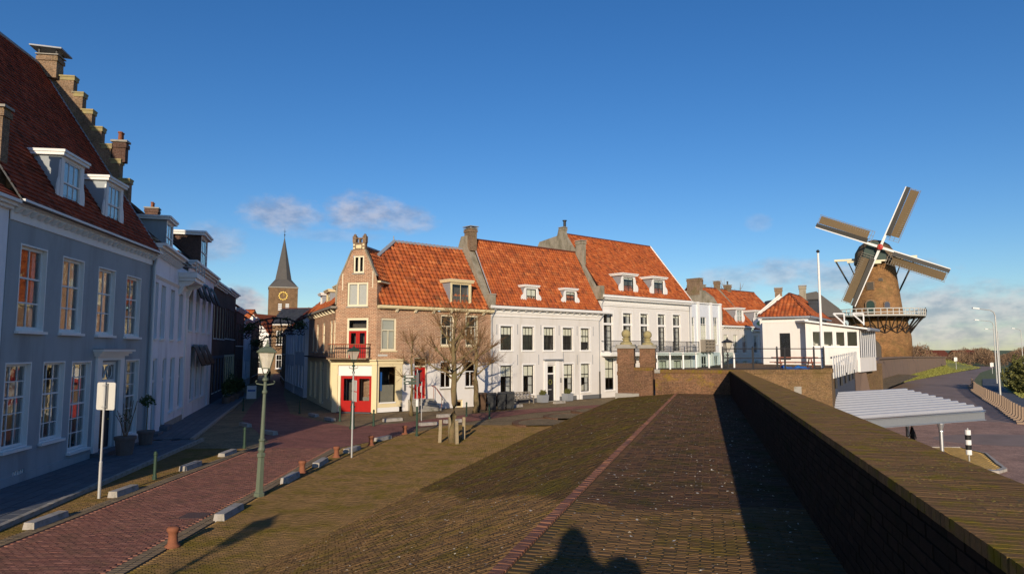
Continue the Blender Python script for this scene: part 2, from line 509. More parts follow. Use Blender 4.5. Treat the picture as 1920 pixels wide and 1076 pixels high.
class MB:
    def __init__(s):
        s.v = []
        s.f = []

    def quad(s, *p):
        i = len(s.v)
        s.v += [tuple(q) for q in p]
        s.f.append(tuple(range(i, i + len(p))))
        return s

    def box(s, x0, x1, y0, y1, z0, z1):
        i = len(s.v)
        s.v += [(x0, y0, z0), (x1, y0, z0), (x1, y1, z0), (x0, y1, z0), (x0, y0, z1), (x1, y0, z1), (x1, y1, z1), (x0, y1, z1)]
        s.f += [(i, i + 3, i + 2, i + 1), (i + 4, i + 5, i + 6, i + 7), (i, i + 1, i + 5, i + 4), (i + 1, i + 2, i + 6, i + 5), (i + 2, i + 3, i + 7, i + 6), (i + 3, i, i + 4, i + 7)]
        return s

    def hexa(s, p):
        """8 corners: bottom ring, top ring"""
        i = len(s.v)
        s.v += [tuple(q) for q in p]
        s.f += [(i, i + 3, i + 2, i + 1), (i + 4, i + 5, i + 6, i + 7), (i, i + 1, i + 5, i + 4), (i + 1, i + 2, i + 6, i + 5), (i + 2, i + 3, i + 7, i + 6), (i + 3, i, i + 4, i + 7)]
        return s

    def prism(s, poly, ax, a0, a1):
        """polygon in the plane across axis ax, extruded along it from a0 to a1"""
        n = len(poly)
        i = len(s.v)
        for a in (a0, a1):
            for (p, q) in poly:
                s.v.append((a, p, q) if ax == 'x' else (p, a, q) if ax == 'y' else (p, q, a))
        s.f.append(tuple(range(i + n - 1, i - 1, -1)))
        s.f.append(tuple(range(i + n, i + 2 * n)))
        for k in range(n):
            k2 = (k + 1) % n
            s.f.append((i + k, i + k2, i + n + k2, i + n + k))
        return s

    def lathe(s, prof, n=12, c=(0, 0, 0), sq=None):
        i = len(s.v)
        for (r, z) in prof:
            for k in range(n):
                a = 2 * math.pi * (k + .5) / n
                s.v.append((c[0] + r * math.cos(a), c[1] + r * math.sin(a), c[2] + z))
        for j in range(len(prof) - 1):
            for k in range(n):
                k2 = (k + 1) % n
                s.f.append((i + j * n + k, i + j * n + k2, i + (j + 1) * n + k2, i + (j + 1) * n + k))
        s.f.append(tuple(i + k for k in range(n - 1, -1, -1)))
        t = i + (len(prof) - 1) * n
        s.f.append(tuple(t + k for k in range(n)))
        return s

    def tube(s, pts, r, n=6):
        pts = [Vector(p) for p in pts]
        if not isinstance(r, (list, tuple)):
            r = [r] * len(pts)
        i = len(s.v)
        up = Vector((0, 0, 1))
        for j, p in enumerate(pts):
            d = (pts[min(j + 1, len(pts) - 1)] - pts[max(j - 1, 0)])
            if d.length < 1e-6:
                d = Vector((0, 0, 1))
            d.normalize()
            u = d.cross(up)
            if u.length < .05:
                u = d.cross(Vector((1, 0, 0)))
            u.normalize()
            w = d.cross(u)
            for k in range(n):
                a = 2 * math.pi * k / n
                q = p + (u * math.cos(a) + w * math.sin(a)) * r[j]
                s.v.append(tuple(q))
        for j in range(len(pts) - 1):
            for k in range(n):
                k2 = (k + 1) % n
                s.f.append((i + j * n + k, i + j * n + k2, i + (j + 1) * n + k2, i + (j + 1) * n + k))
        s.f.append(tuple(i + k for k in range(n - 1, -1, -1)))
        t = i + (len(pts) - 1) * n
        s.f.append(tuple(t + k for k in range(n)))
        return s

    def mesh(s, name, m=None, smooth=False, uv=True):
        me = bpy.data.meshes.new(name)
        me.from_pydata(s.v, [], s.f)
        if uv:
            add_uv(me)
        if smooth:
            me.polygons.foreach_set('use_smooth', [True] * len(me.polygons))
        if m:
            me.materials.append(mt(m))
        return me

    def build(s, name, m, parent=None, smooth=False, uv=True, loc=None):
        return obj(name, s.mesh(name, m, smooth, uv), parent, loc)


def obj(name, me, parent=None, loc=None, rot=None):
    o = bpy.data.objects.new(name, me)
    COL.objects.link(o)
    if parent is not None:
        o.parent = parent
    if loc is not None:
        o.location = loc
    if rot is not None:
        o.rotation_euler = rot
    return o


def box(name, m, parent, *a):
    return MB().box(*a).build(name, m, parent)


def tag(o, label, cat, group=None):
    o['label'] = label
    o['category'] = cat
    if group:
        o['group'] = group
    return o


def thing(name, label, cat, loc=(0, 0, 0), rz=0.0, group=None):
    o = obj(name, None, None, loc, (0, 0, rz))
    o.empty_display_size = .3
    return tag(o, label, cat, group)


def struct(o, kind='structure'):
    o['kind'] = kind
    return o


def copy_tree(o, parent=None):
    c = o.copy()
    COL.objects.link(c)
    if parent is not None:
        c.parent = parent
    for ch in list(o.children):
        copy_tree(ch, c)
    return c


def np_mesh(name, V, Fq, m, rnd=None, uv=False):
    """fast mesh from arrays of quads"""
    me = bpy.data.meshes.new(name)
    V = np.asarray(V, np.float32).reshape(-1, 3)
    Fq = np.asarray(Fq, np.int32).reshape(-1, 4)
    me.vertices.add(len(V))
    me.vertices.foreach_set('co', V.ravel())
    me.loops.add(len(Fq) * 4)
    me.loops.foreach_set('vertex_index', Fq.ravel())
    me.polygons.add(len(Fq))
    me.polygons.foreach_set('loop_start', np.arange(0, len(Fq) * 4, 4, dtype=np.int32))
    me.polygons.foreach_set('use_smooth', np.zeros(len(Fq), bool))
    me.update(calc_edges=True)
    me.validate()
    if rnd is not None:
        a = me.attributes.new('rnd', 'FLOAT', 'POINT')
        a.data.foreach_set('value', np.asarray(rnd, np.float32))
    if uv:
        add_uv(me)
    me.materials.append(mt(m))
    return me


BQ = np.array([[4, 5, 6, 7], [0, 1, 5, 4], [1, 2, 6, 5], [2, 3, 7, 6], [3, 0, 4, 7]], np.int32)


def brick_field(parent, name, m, x0, x1, y0, y1, bx, by, zf, mask=None, gap=.008, h=.03, jit=.004, cham=.006, parts=0, bond=.5, piece='brick', world=None, gapx=None):
    """a bed of separate bricks on z = zf(x, y); the ones that show largest become objects of their own"""
    px, py = bx + (gap if gapx is None else gapx), by + gap
    ny = int((y1 - y0) / py)
    nx = int((x1 - x0) / px) + 1
    jj, ii = np.meshgrid(np.arange(ny), np.arange(nx), indexing='ij')
    cx = x0 + (ii + .5 - bond * (jj % 2)) * px
    cy = y0 + (jj + .5) * py
    cx, cy = cx.ravel(), cy.ravel()
    k = (cx > x0) & (cx < x1)
    if mask is not None:
        k &= mask(cx, cy)
    cx, cy = cx[k], cy[k]
    n = len(cx)
    sel = np.zeros(n, bool)
    if parts:
        cz = zf(cx, cy)
        d = np.full(n, 1e9)
        M = world if world is not None else Matrix.Identity(4)
        for i in range(n):
            d[i] = in_view(M @ Vector((cx[i], cy[i], cz[i])))
        idx = np.argsort(d)[:parts]
        idx = idx[d[idx] < 1e8]
        sel[idx] = True
        V = [(-bx / 2, -by / 2, -.03), (bx / 2, -by / 2, -.03), (bx / 2, by / 2, -.03), (-bx / 2, by / 2, -.03), (-bx / 2 + cham, -by / 2 + cham, h), (bx / 2 - cham, -by / 2 + cham, h), (bx / 2 - cham, by / 2 - cham, h), (-bx / 2 + cham, by / 2 - cham, h)]
        me = np_mesh(piece, V, BQ, m)
        for i in idx:
            x, y = cx[i], cy[i]
            e = .05
            gx = float(zf(np.array([x + e]), np.array([y]))[0] - zf(np.array([x - e]), np.array([y]))[0]) / (2 * e)
            gy = float(zf(np.array([x]), np.array([y + e]))[0] - zf(np.array([x]), np.array([y - e]))[0]) / (2 * e)
            o = obj(piece, me, parent, (x, y, float(cz[i]) + random.uniform(-jit, jit)), (math.atan(gy) + random.gauss(0, jit * 1.2), -math.atan(gx) + random.gauss(0, jit * 1.2), random.gauss(0, jit * 1.5)))
            o.scale = (random.uniform(.98, 1.0), random.uniform(.95, 1.0), 1)
    k = ~sel
    cx, cy = cx[k], cy[k]
    n = len(cx)
    if not n:
        return None
    wx = bx / 2 * RNG.uniform(.95, 1.0, n)
    wy = by / 2 * RNG.uniform(.95, 1.0, n)
    th = RNG.normal(0, .006, n)
    dz = RNG.uniform(-jit, jit, n)
    V = np.empty((n, 8, 3), np.float32)
    tilt = RNG.normal(0, jit * .6, (n, 4))
    for c, (sx, sy) in enumerate(((-1, -1), (1, -1), (1, 1), (-1, 1))):
        for lev in (0, 1):
            ax = sx * (wx - (cham if lev else 0))
            ay = sy * (wy - (cham if lev else 0))
            X = cx + ax * np.cos(th) - ay * np.sin(th)
            Y = cy + ax * np.sin(th) + ay * np.cos(th)
            V[:, c + 4 * lev, 0] = X
            V[:, c + 4 * lev, 1] = Y
            V[:, c + 4 * lev, 2] = zf(X, Y) + (h + dz + tilt[:, c] if lev else -.03)
    Fq = (BQ[None] + (np.arange(n) * 8)[:, None, None]).reshape(-1, 4)
    me = np_mesh(name, V.reshape(-1, 3), Fq, m, np.repeat(RNG.random(n), 8))
    return struct(obj(name, me, parent), 'stuff')


def tile_field(parent, name, m, O, U, Vv, inside, w=.24, l=.30, amp=.042, lip=.042, parts=0, flat=False, world=None, umax=20, vmax=14):
    """pantiles on a roof plane: O corner, U along the eave, V up the slope (unit vectors); inside(u, v) keeps a tile"""
    O, U, Vv = Vector(O), Vector(U).normalized(), Vector(Vv).normalized()
    Nn = U.cross(Vv).normalized()
    if Nn.z < 0:
        Nn = -Nn
    seg = 1 if flat else 5
    us = np.linspace(0, 1, seg + 1)
    prof = np.zeros(seg + 1) if flat else amp * np.array([.15, .75, 1.0, .35, -.25, .05])
    loc = []
    ov = l * 1.08
    for u, z in zip(us, prof):
        loc.append((u * w * (1.0 if not flat else .97), 0.0, z + lip))
    for u, z in zip(us, prof):
        loc.append((u * w * (1.0 if not flat else .97), ov, z + lip * .15))
    for u, z in zip(us, prof):
        loc.append((u * w * (1.0 if not flat else .97), 0.0, z + (lip - .022 if not flat else -.012)))
    ns = seg + 1
    fq = []
    for k in range(seg):
        fq.append((k, k + 1, ns + k + 1, ns + k))
        fq.append((2 * ns + k, 2 * ns + k + 1, k + 1, k))
    loc = np.array(loc)
    fq = np.array(fq, np.int32)
    cs = []
    for j in range(int(vmax / l)):
        off = 0 if not flat else (.5 * w if j % 2 else 0)
        for i in range(-1, int(umax / w) + 1):
            u, v = i * w + off, j * l
            if inside(u + w / 2, v + l / 2):
                cs.append((u, v))
    cs = np.array(cs)
    B = np.array([list(U), list(Vv), list(Nn)])
    base = np.array(O)
    pos = base[None] + cs @ B[:2]
    sel = np.zeros(len(cs), bool)
    if parts:
        M = world
        d = np.array([in_view(M @ Vector(p)) for p in pos])
        idx = np.argsort(d)[:parts]
        sel[idx] = True
        me = np_mesh('roof_tile', loc @ B, fq, m)
        for i in idx:
            obj('roof_tile', me, parent, tuple(pos[i] + np.array(Nn) * random.uniform(-.004, .006)))
    p2 = pos[~sel]
    n = len(p2)
    if n:
        jz = RNG.uniform(-.006, .008, n)
        L = np.repeat(loc[None], n, 0)
        L[:, :, 2] += jz[:, None]
        L[:, :, 0] += RNG.normal(0, .004, n)[:, None]
        Vx = L @ B + p2[:, None, :]
        Fq = (fq[None] + (np.arange(n) * len(loc))[:, None, None]).reshape(-1, 4)
        me = np_mesh(name, Vx.reshape(-1, 3), Fq, m, np.repeat(RNG.random(n), len(loc)))
        struct(obj(name, me, parent), 'stuff')


def facade(mb, x0, x1, z0, z1, holes, y=0.0, depth=.25):
    xs = sorted(set([x0, x1] + [h[0] for h in holes] + [h[1] for h in holes]))
    zs = sorted(set([z0, z1] + [h[2] for h in holes] + [h[3] for h in holes]))
    xs = [v for v in xs if x0 <= v <= x1]
    zs = [v for v in zs if z0 <= v <= z1]
    for i in range(len(xs) - 1):
        for j in range(len(zs) - 1):
            cx, cz = (xs[i] + xs[i + 1]) / 2, (zs[j] + zs[j + 1]) / 2
            if any(h[0] < cx < h[1] and h[2] < cz < h[3] for h in holes):
                continue
            mb.quad((xs[i], y, zs[j]), (xs[i + 1], y, zs[j]), (xs[i + 1], y, zs[j + 1]), (xs[i], y, zs[j + 1]))
    for (a, b, c, d) in [h[:4] for h in holes]:
        y2 = y + depth
        mb.quad((a, y, c), (a, y, d), (a, y2, d), (a, y2, c))
        mb.quad((b, y, c), (b, y2, c), (b, y2, d), (b, y, d))
        mb.quad((a, y, c), (a, y2, c), (b, y2, c), (b, y, c))
        mb.quad((a, y, d), (b, y, d), (b, y2, d), (a, y2, d))
    return mb


def shell(mb, x0, x1, y1, z0, z1, y0=0.0, floors=()):
    """the other three walls of a house, a ceiling and floors"""
    mb.quad((x0, y0, z0), (x0, y0, z1), (x0, y1, z1), (x0, y1, z0))
    mb.quad((x1, y0, z0), (x1, y1, z0), (x1, y1, z1), (x1, y0, z1))
    mb.quad((x0, y1, z0), (x0, y1, z1), (x1, y1, z1), (x1, y1, z0))
    for f in floors:
        mb.quad((x0 + .01, y0 + .01, f), (x1 - .01, y0 + .01, f), (x1 - .01, y1 - .01, f), (x0 + .01, y1 - .01, f))
    return mb


def window(root, hole, cols=2, rt=1, rb=1, split=.6, frame='white', sash=None, rec=.12, fw=.08, bw=.03, sill='white', blind=None, curtain=None, colsb=None, y=0.0, room=True, panes=True, sillp=.08, name='window', low=None, lining=0.0):
    """frame with a fixed or sliding sash: top part rt rows, bottom part rb rows of panes"""
    a, b, c, d = hole[:4]
    colsb = colsb or cols
    y0 = y + rec
    y1 = y0 + .07
    fm = MB()
    fm.box(a, a + fw, y0, y1, c, d)
    fm.box(b - fw, b, y0, y1, c, d)
    fm.box(a + fw, b - fw, y0, y1, d - fw, d)
    fm.box(a + fw, b - fw, y0, y1, c, c + fw)
    if lining:
        fm.box(a, a + lining, y - .012, y0, c, d).box(b - lining, b, y - .012, y0, c, d).box(a + lining, b - lining, y - .012, y0, d - lining, d).box(a + lining, b - lining, y - .012, y0, c, c + lining)
    bars = MB() if sash else fm
    a2, b2, c2, d2 = a + fw, b - fw, c + fw, d - fw
    if sash:
        s = .05
        bars.box(a2, a2 + s, y0 + .01, y1 + .01, c2, d2)
        bars.box(b2 - s, b2, y0 + .01, y1 + .01, c2, d2)
        bars.box(a2 + s, b2 - s, y0 + .01, y1 + .01, d2 - s, d2)
        bars.box(a2 + s, b2 - s, y0 + .01, y1 + .01, c2, c2 + s)
        a2, b2, c2, d2 = a2 + s, b2 - s, c2 + s, d2 - s
    zsplit = c2 + (d2 - c2) * split if rt else d2
    rects = []
    if rt:
        bars.box(a2, b2, y0 - .012, y1 - .012, zsplit - .03, zsplit + .03)
    for (z0, z1, rows, cl) in (((zsplit + .03, d2, rt, cols), (c2, zsplit - .03, rb, colsb)) if rt else ((c2, d2, rb, colsb),)):
        pw = (b2 - a2 - bw * (cl - 1)) / cl
        ph = (z1 - z0 - bw * (rows - 1)) / rows
        for i in range(1, cl):
            xx = a2 + i * (pw + bw) - bw
            bars.box(xx, xx + bw, y0 + .012, y1 - .015, z0, z1)
        for j in range(1, rows):
            zz = z0 + j * (ph + bw) - bw
            for i in range(cl):
                bars.box(a2 + i * (pw + bw), a2 + i * (pw + bw) + pw, y0 + .014, y1 - .017, zz, zz + bw)
        for i in range(cl):
            for j in range(rows):
                rects.append((a2 + i * (pw + bw), a2 + i * (pw + bw) + pw, z0 + j * (ph + bw), z0 + j * (ph + bw) + ph))
    w = fm.build(name, frame, root)
    if sash:
        bars.build('sash', sash, w)
    if panes:
        for (p, q, r, t) in rects:
            ym = y0 + .035 + random.uniform(-.002, .002)
            tl = random.uniform(-.004, .004)
            tk = random.uniform(-.003, .003)
            MB().hexa([(p, ym, r), (q, ym + tl, r), (q, ym + .006 + tl, r), (p, ym + .006, r), (p, ym + tk, t), (q, ym + tl + tk, t), (q, ym + .006 + tl + tk, t), (p, ym + .006 + tk, t)]).build('pane', 'glass', w, uv=False)
    if sill:
        box('sill', sill, w, a - .06, b + .06, y - sillp, y0 + .01, c - .09, c - .001)
    if blind:
        frac, bm = blind
        box('blind', bm, w, a + fw, b - fw, y1 + .04, y1 + .05, d - fw - (d - c - 2 * fw) * frac, d - fw)
    if low:
        frac, bm = low
        box('blind', bm, w, a + fw, b - fw, y1 + .04, y1 + .05, c + fw, c + fw + (d - c - 2 * fw) * frac)
    if curtain:
        cmb = MB()
        for (u0, u1) in curtain:
            p0, p1 = a + fw + (b - a - 2 * fw) * u0, a + fw + (b - a - 2 * fw) * u1
            k = max(4, int((p1 - p0) / .06))
            pts = [(p0 + (p1 - p0) * i / k, y1 + .10 + .025 * (i % 2)) for i in range(k + 1)]
            for i in range(k):
                cmb.quad((pts[i][0], pts[i][1], c + fw), (pts[i + 1][0], pts[i + 1][1], c + fw), (pts[i + 1][0], pts[i + 1][1], d - fw), (pts[i][0], pts[i][1], d - fw))
        cmb.build('curtain', 'curtain', w)
    return w


def gable_roof(root, x0, x1, y_e, z_e, y_r, z_r, m='tile_orange', under='tile_under', back=None, parts=0, cut=None, w=.24, l=.30, flat=False, name='roof', world=None, ridge='tile_under', rr=.11, amp=.042, lip=.042):
    """front pitch tiled, back pitch as slab"""
    yb = back if back is not None else 2 * y_r - y_e
    mb = MB()
    t = .10
    mb.hexa([(x0, y_e, z_e - t), (x1, y_e, z_e - t), (x1, y_r, z_r - t), (x0, y_r, z_r - t), (x0, y_e, z_e), (x1, y_e, z_e), (x1, y_r, z_r), (x0, y_r, z_r)])
    mb.hexa([(x0, y_r, z_r - t), (x1, y_r, z_r - t), (x1, yb, z_e - t), (x0, yb, z_e - t), (x0, y_r, z_r), (x1, y_r, z_r), (x1, yb, z_e), (x0, yb, z_e)])
    r = mb.build(name, under, root)
    sl = math.hypot(y_r - y_e, z_r - z_e)
    V = ((0, (y_r - y_e) / sl, (z_r - z_e) / sl))

    def ins(u, v):
        if not (0 <= u <= x1 - x0 and 0 <= v <= sl):
            return False
        if cut and cut(x0 + u, z_e + v * V[2]):
            return False
        return True
    tile_field(r, 'tile_field', m, (x0, y_e - .02, z_e + .005), (1, 0, 0), V, ins, w, l, parts=parts, flat=flat, world=world, amp=amp, lip=lip, umax=x1 - x0 + .5, vmax=sl + .3)
    MB().tube([(x0, y_r, z_r + .03), (x1, y_r, z_r + .03)], rr, 8).build('ridge', ridge, r)
    return r


def dormer(root, x0, x1, z0, z1, yf, yroof, frame='white', cheek='lead', cols=2, rt=1, rb=1, split=.55, sash=None, fw=.14, scroll=None, cap=.16, over=.14, blind=None, curtain=None, low=None, capm=None):
    """dormer: window front, two cheeks running back to the roof, flat top; yroof(z) is the roof surface"""
    hole = (x0 + fw, x1 - fw, z0 + .08, z1 - .10)
    mb = MB()
    facade(mb, x0, x1, z0, z1, [hole], yf, .1)
    d = mb.build('dormer', frame, root)
    a, b, c, e = hole
    pts = [(yf + .005, z0), (yf + .005, z1), (yroof(z1) + .15, z1), (max(yroof(z0), yf) + .15, z0)]
    for i, xx in enumerate((x0 + .001, x1 - .061)):
        MB().prism(pts, 'x', xx, xx + .06).build('cheek', cheek, d)
    top = MB()
    top.box(x0 - over, x1 + over, yf - over, yroof(z1 + cap) + .1, z1 + .001, z1 + cap * .55)
    top.box(x0 - over * 1.3, x1 + over * 1.3, yf - over * 1.4, yroof(z1 + cap) + .1, z1 + cap * .55 + .001, z1 + cap)
    top.build('cap', capm or frame, d)
    box('lead_top', 'lead', d, x0 - over, x1 + over, yf - over, yroof(z1 + cap) + .2, z1 + cap + .001, z1 + cap + .02)
    wn = window(d, hole, cols, rt, rb, split, frame, sash, rec=.03, fw=.05, bw=.025, sill=frame, y=yf, panes=False, name='window_frame', sillp=.05)
    # panes are sub-parts of the dormer
    for i in range(cols):
        pw = (b - a) / cols
        for (q0, q1) in ((c, c + (e - c) * split), (c + (e - c) * split, e)):
            box('pane', 'glass', d, a + i * pw + .02, a + (i + 1) * pw - .02, yf + .062, yf + .068, q0 + .03, q1 - .03)
    if blind:
        box('blind', blind[1], d, a + .03, b - .03, yf + .12, yf + .13, e - (e - c) * blind[0], e - .02)
    if low:
        box('blind', low[1], d, a + .03, b - .03, yf + .12, yf + .13, c + .02, c + (e - c) * low[0])
    box('backing', 'room', d, x0 + .07, x1 - .07, yf + .5, yf + .52, z0, z1)
    if scroll:
        for sgn, xe in ((-1, x0), (1, x1)):
            h = z1 - z0
            pl = []
            prof = [(0.0, h * .93), (.10, h * .80), (.12, h * .62), (.26, h * .56), (.38, h * .47), (.42, h * .35), (.36, h * .22), (.20, h * .15), (.16, h * .06), (.05, 0.0), (0.0, 0.0)]
            for (dx, dz) in prof:
                pl.append((xe + sgn * dx * scroll, z0 + dz))
            if sgn < 0:
                pl.reverse()
            MB().prism(pl, 'y', yf + .01, yf + .07).build('scroll', frame, d)
    return d


def chimney(root, x0, x1, y0, y1, z0, z1, m='brick_old', cap='stone', pots=0, name='chimney', capt=.1, rim=True, potm='rust'):
    mb = MB()
    mb.box(x0, x1, y0, y1, z0, z1)
    if rim:
        mb.box(x0 - .05, x1 + .05, y0 - .05, y1 + .05, z1 - .28, z1 - .08)
    c = mb.build(name, m, root)
    box('cap', cap, c, x0 - .08, x1 + .08, y0 - .08, y1 + .08, z1 + .001, z1 + capt)
    for i in range(pots):
        xx = x0 + (x1 - x0) * (i + .5) / pots
        MB().lathe([(.10, 0), (.09, .35), (.12, .37), (.12, .43)], 10, (xx, (y0 + y1) / 2, z1 + capt)).build('chimney_pot', potm, c)
    return c


def yr(y_e, z_e, y_r, z_r):
    k = (y_r - y_e) / (z_r - z_e)
    return lambda z: y_e + (z - z_e) * k
# ------------------------------------------------------------------ the setting
def sheet(name, m, pts, z, parent=None, kind=True):
    mb = MB()
    mb.quad(*[(p[0], p[1], z if len(p) < 3 else p[2]) for p in pts])
    o = mb.build(name, m, parent)
    if kind:
        struct(o)
    return o


sheet('ground', 'field', [(-3000, -800), (3000, -800), (3000, 5000), (-3000, 5000)], -1.56)
TOWN = [(-500, -60), (-15.4, -60), (11.6, 34.7), (17.0, 36.6), (29.0, 57.0), (45, 82), (70, 118), (70, 400), (-500, 400)]
sheet('town_ground', 'verge_far', TOWN, -.03)

# carriageway of red clinkers, built where single bricks can be seen
road = sheet('road', 'road_far', [(-11.5, 5), (-8.0, 5), (-8.0, 31), (-6.7, 33.6), (-5.6, 36.1), (-5.2, 39.5), (-2.5, 42.8), (1.5, 48.5), (7, 53.0), (7, 55.4), (1.6, 51.9), (-2.9, 47.4), (-5.1, 44.2), (-6.9, 41.6), (-9.2, 39.6), (-11.8, 42.7), (-15.3, 47.7),
                                  (-22.8, 68.8), (-32.0, 98), (-40.5, 126), (-43.5, 126), (-34.5, 98), (-27.2, 76.1), (-20.6, 54.5), (-17.1, 43.8), (-14.9, 39.6), (-11.6, 33.2), (-11.5, 29)], -.012)
flat0 = lambda x, y: np.zeros_like(np.asarray(x, float)) - .018
brick_field(road, 'brick_field', 'road_brick', -11.42, -8.06, 12.5, 31.2, .2, .092, flat0, h=.028, jit=.002, gap=.005, cham=.004, parts=300)
kl = struct(sheet('kerb_strip', 'kerb_sett', [(-11.85, 5), (-11.45, 5), (-11.45, 31), (-11.85, 31)], -.02))
brick_field(kl, 'sett_field', 'kerb_sett', -11.84, -11.44, 12.5, 31, .185, .12, flat0, h=.034, jit=.0012, cham=.004, gap=.006, bond=0, piece='sett', parts=60)
kr = struct(sheet('kerb_strip', 'kerb_sett', [(-8.0, 5), (-7.62, 5), (-7.62, 31), (-8.0, 31)], -.02))
brick_field(kr, 'sett_field', 'kerb_sett', -8.02, -7.62, 12.5, 31, .185, .12, flat0, h=.034, jit=.0012, cham=.004, gap=.006, bond=0, piece='sett', parts=60)
ca, sa = math.cos(rad(16)), math.sin(rad(16))


def lx(X, Y):
    return X * ca - Y * sa


# small mossy setts beside the carriageway
vg = sheet('verge', 'earth', [(-7.62, 9), (-5.6, 9), (1.2, 34), (-5.9, 35.5), (-7.0, 33), (-7.62, 31)], -.016)
brick_field(vg, 'sett_field', 'verge_sett', -7.6, 3.0, 11.5, 40.5, .18, .055, flat0, h=.026, jit=.0025, gap=.005, cham=.004, piece='sett', parts=150,
            mask=lambda x, y: (lx(x, y) < -8.85) & (x > -7.6 + np.clip(y - 31, 0, 99) * .42))
vl = sheet('verge', 'earth', [(-13.9, 9), (-11.85, 9), (-11.85, 31), (-15.4, 31)], -.016)
brick_field(vl, 'sett_field', 'verge_sett', -15.4, -11.86, 12.5, 31, .18, .055, flat0, h=.026, jit=.0025, gap=.005, cham=.004, piece='sett', parts=150, mask=lambda x, y: x > -13.75 - np.clip(y - 21.4, 0, 99) * .19)

# footway of blue-grey slabs in front of the left-hand row
GO, GA = (-16.6, 26.3), -8.5
HO, HA = (-17.657, 33.371), -16.5


def fw_slab(name, o, az, x0, x1, w, m='slab_blue'):
    e = sheet(name, 'bluestone', [(x0, -w), (x1, -w), (x1, .3), (x0, .3)], .10)
    e.location = (o[0], o[1], 0)
    e.rotation_euler = (0, 0, rad(90 - az))
    z1 = lambda x, y: np.zeros_like(np.asarray(x, float)) + .095
    brick_field(e, 'slab_field', m, x0, x1, -w + .17, 0, .58, .40, z1, h=.025, jit=.003, gap=.012, piece='slab', parts=150, world=Matrix.Translation((o[0], o[1], 0)) @ Matrix.Rotation(rad(90 - az), 4, 'Z'))
    xx = x0
    me = MB().box(-.469, .469, -w, -w + .16, -.02, .128).mesh('kerbstone', 'stone')
    while xx < x1 - .5:
        obj('kerbstone', me, e, (xx + .475, 0, random.uniform(-.004, .004)))
        xx += .95
    return e


fw_slab('footway', GO, GA, -12, 6.6, 2.75)
fw_slab('footway', HO, HA, -.35, 36, 2.2)

# ---- rampart: walkway, edge course, brick-paved bank (local frame turned 16 degrees)
RM = Matrix.Rotation(rad(-16), 4, 'Z')
YE = 36.3


def zw(y):
    return 2.75 - .0164 * np.asarray(y, float)


def bank_z(x, y):
    x, y = np.asarray(x, float), np.asarray(y, float)
    k = .58 + .30 * np.clip((y - 18) / 18.3, 0, 1)
    t = np.clip((-1.69 - x) / 2.95, 0, 1)
    up = 1 - (1 - k) * t
    dn = k * np.clip((x + 8.9) / 4.26, 0, 1)
    return zw(y) * np.where(x > -4.64, up, dn)


def grid(name, m, xs, ys, zf, dz=0.0):
    mb = MB()
    for i in range(len(xs) - 1):
        for j in range(len(ys) - 1):
            mb.quad(*[(x, y, float(zf(x, y)) + dz) for x, y in ((xs[i], ys[j]), (xs[i + 1], ys[j]), (xs[i + 1], ys[j + 1]), (xs[i], ys[j + 1]))])
    o = mb.build(name, m)
    o.rotation_euler = (0, 0, rad(-16))
    return struct(o)


walk = grid('walkway', 'earth', [-1.69, 1.02], [-14, YE], lambda x, y: zw(y), -.008)
sect = lambda x, y: y < 8.2 + .3 * np.sin(x * 2.1)
brick_field(walk, 'brick_field_near', 'walk_near', -1.57, 1.01, 2.4, 8.8, .2, .046, lambda x, y: zw(y) - .03, h=.03, jit=.0035, gap=.008, cham=.005, parts=150, world=RM, mask=sect)
brick_field(walk, 'brick_field', 'walk_far', -1.57, 1.01, 7.5, YE, .2, .046, lambda x, y: zw(y) - .03, h=.03, jit=.003, gap=.006, cham=.004, parts=150, world=RM, mask=lambda x, y: ~sect(x, y))
brick_field(walk, 'edge_course', 'walk_edge', -1.70, -1.57, 2.4, YE, .125, .075, lambda x, y: zw(y) - .03, h=.045, jit=.004, gap=.006, bond=0)
bank = grid('embankment', 'earth', [-8.98, -8.9, -7.6, -6.2, -5.2, -4.64, -3.2, -1.69], [-14, -7, 0] + [2.0 * k for k in range(1, 18)] + [YE], bank_z, -.026)
sect2 = lambda x, y: y < 8.2 + (-1.7 - x) * 1.72 + .35 * np.sin(x * 1.7)
brick_field(bank, 'brick_field_near', 'bank_near', -8.98, -1.70, 3.5, 22, .2, .050, lambda x, y: bank_z(x, y) - .04, h=.03, jit=.004, gap=.009, cham=.005, parts=150, world=RM, mask=sect2)
brick_field(bank, 'brick_field', 'bank_far', -8.98, -1.70, 6, YE, .2, .052, lambda x, y: bank_z(x, y) - .04, h=.03, jit=.0035, gap=.007, cham=.004, parts=150, world=RM, mask=lambda x, y: ~sect2(x, y))
# end of the bank beside the gate: a retaining face
MB().prism([(-8.95, -.1), (-8.9, 0), (-4.64, float(bank_z(-4.64, YE)) - .03), (-1.69, float(zw(YE)) - .03), (.93, float(zw(YE)) - .03), (.93, -.1)], 'y', YE - .02, YE + .25).build('retaining_face', 'brick_wall', bank)

# ---- parapet of the town wall: core, laid face bricks, rowlock coping
WX0, WX1 = 1.0, 1.67


def wt(y):
    return 3.70 - .0101 * np.asarray(y, float)


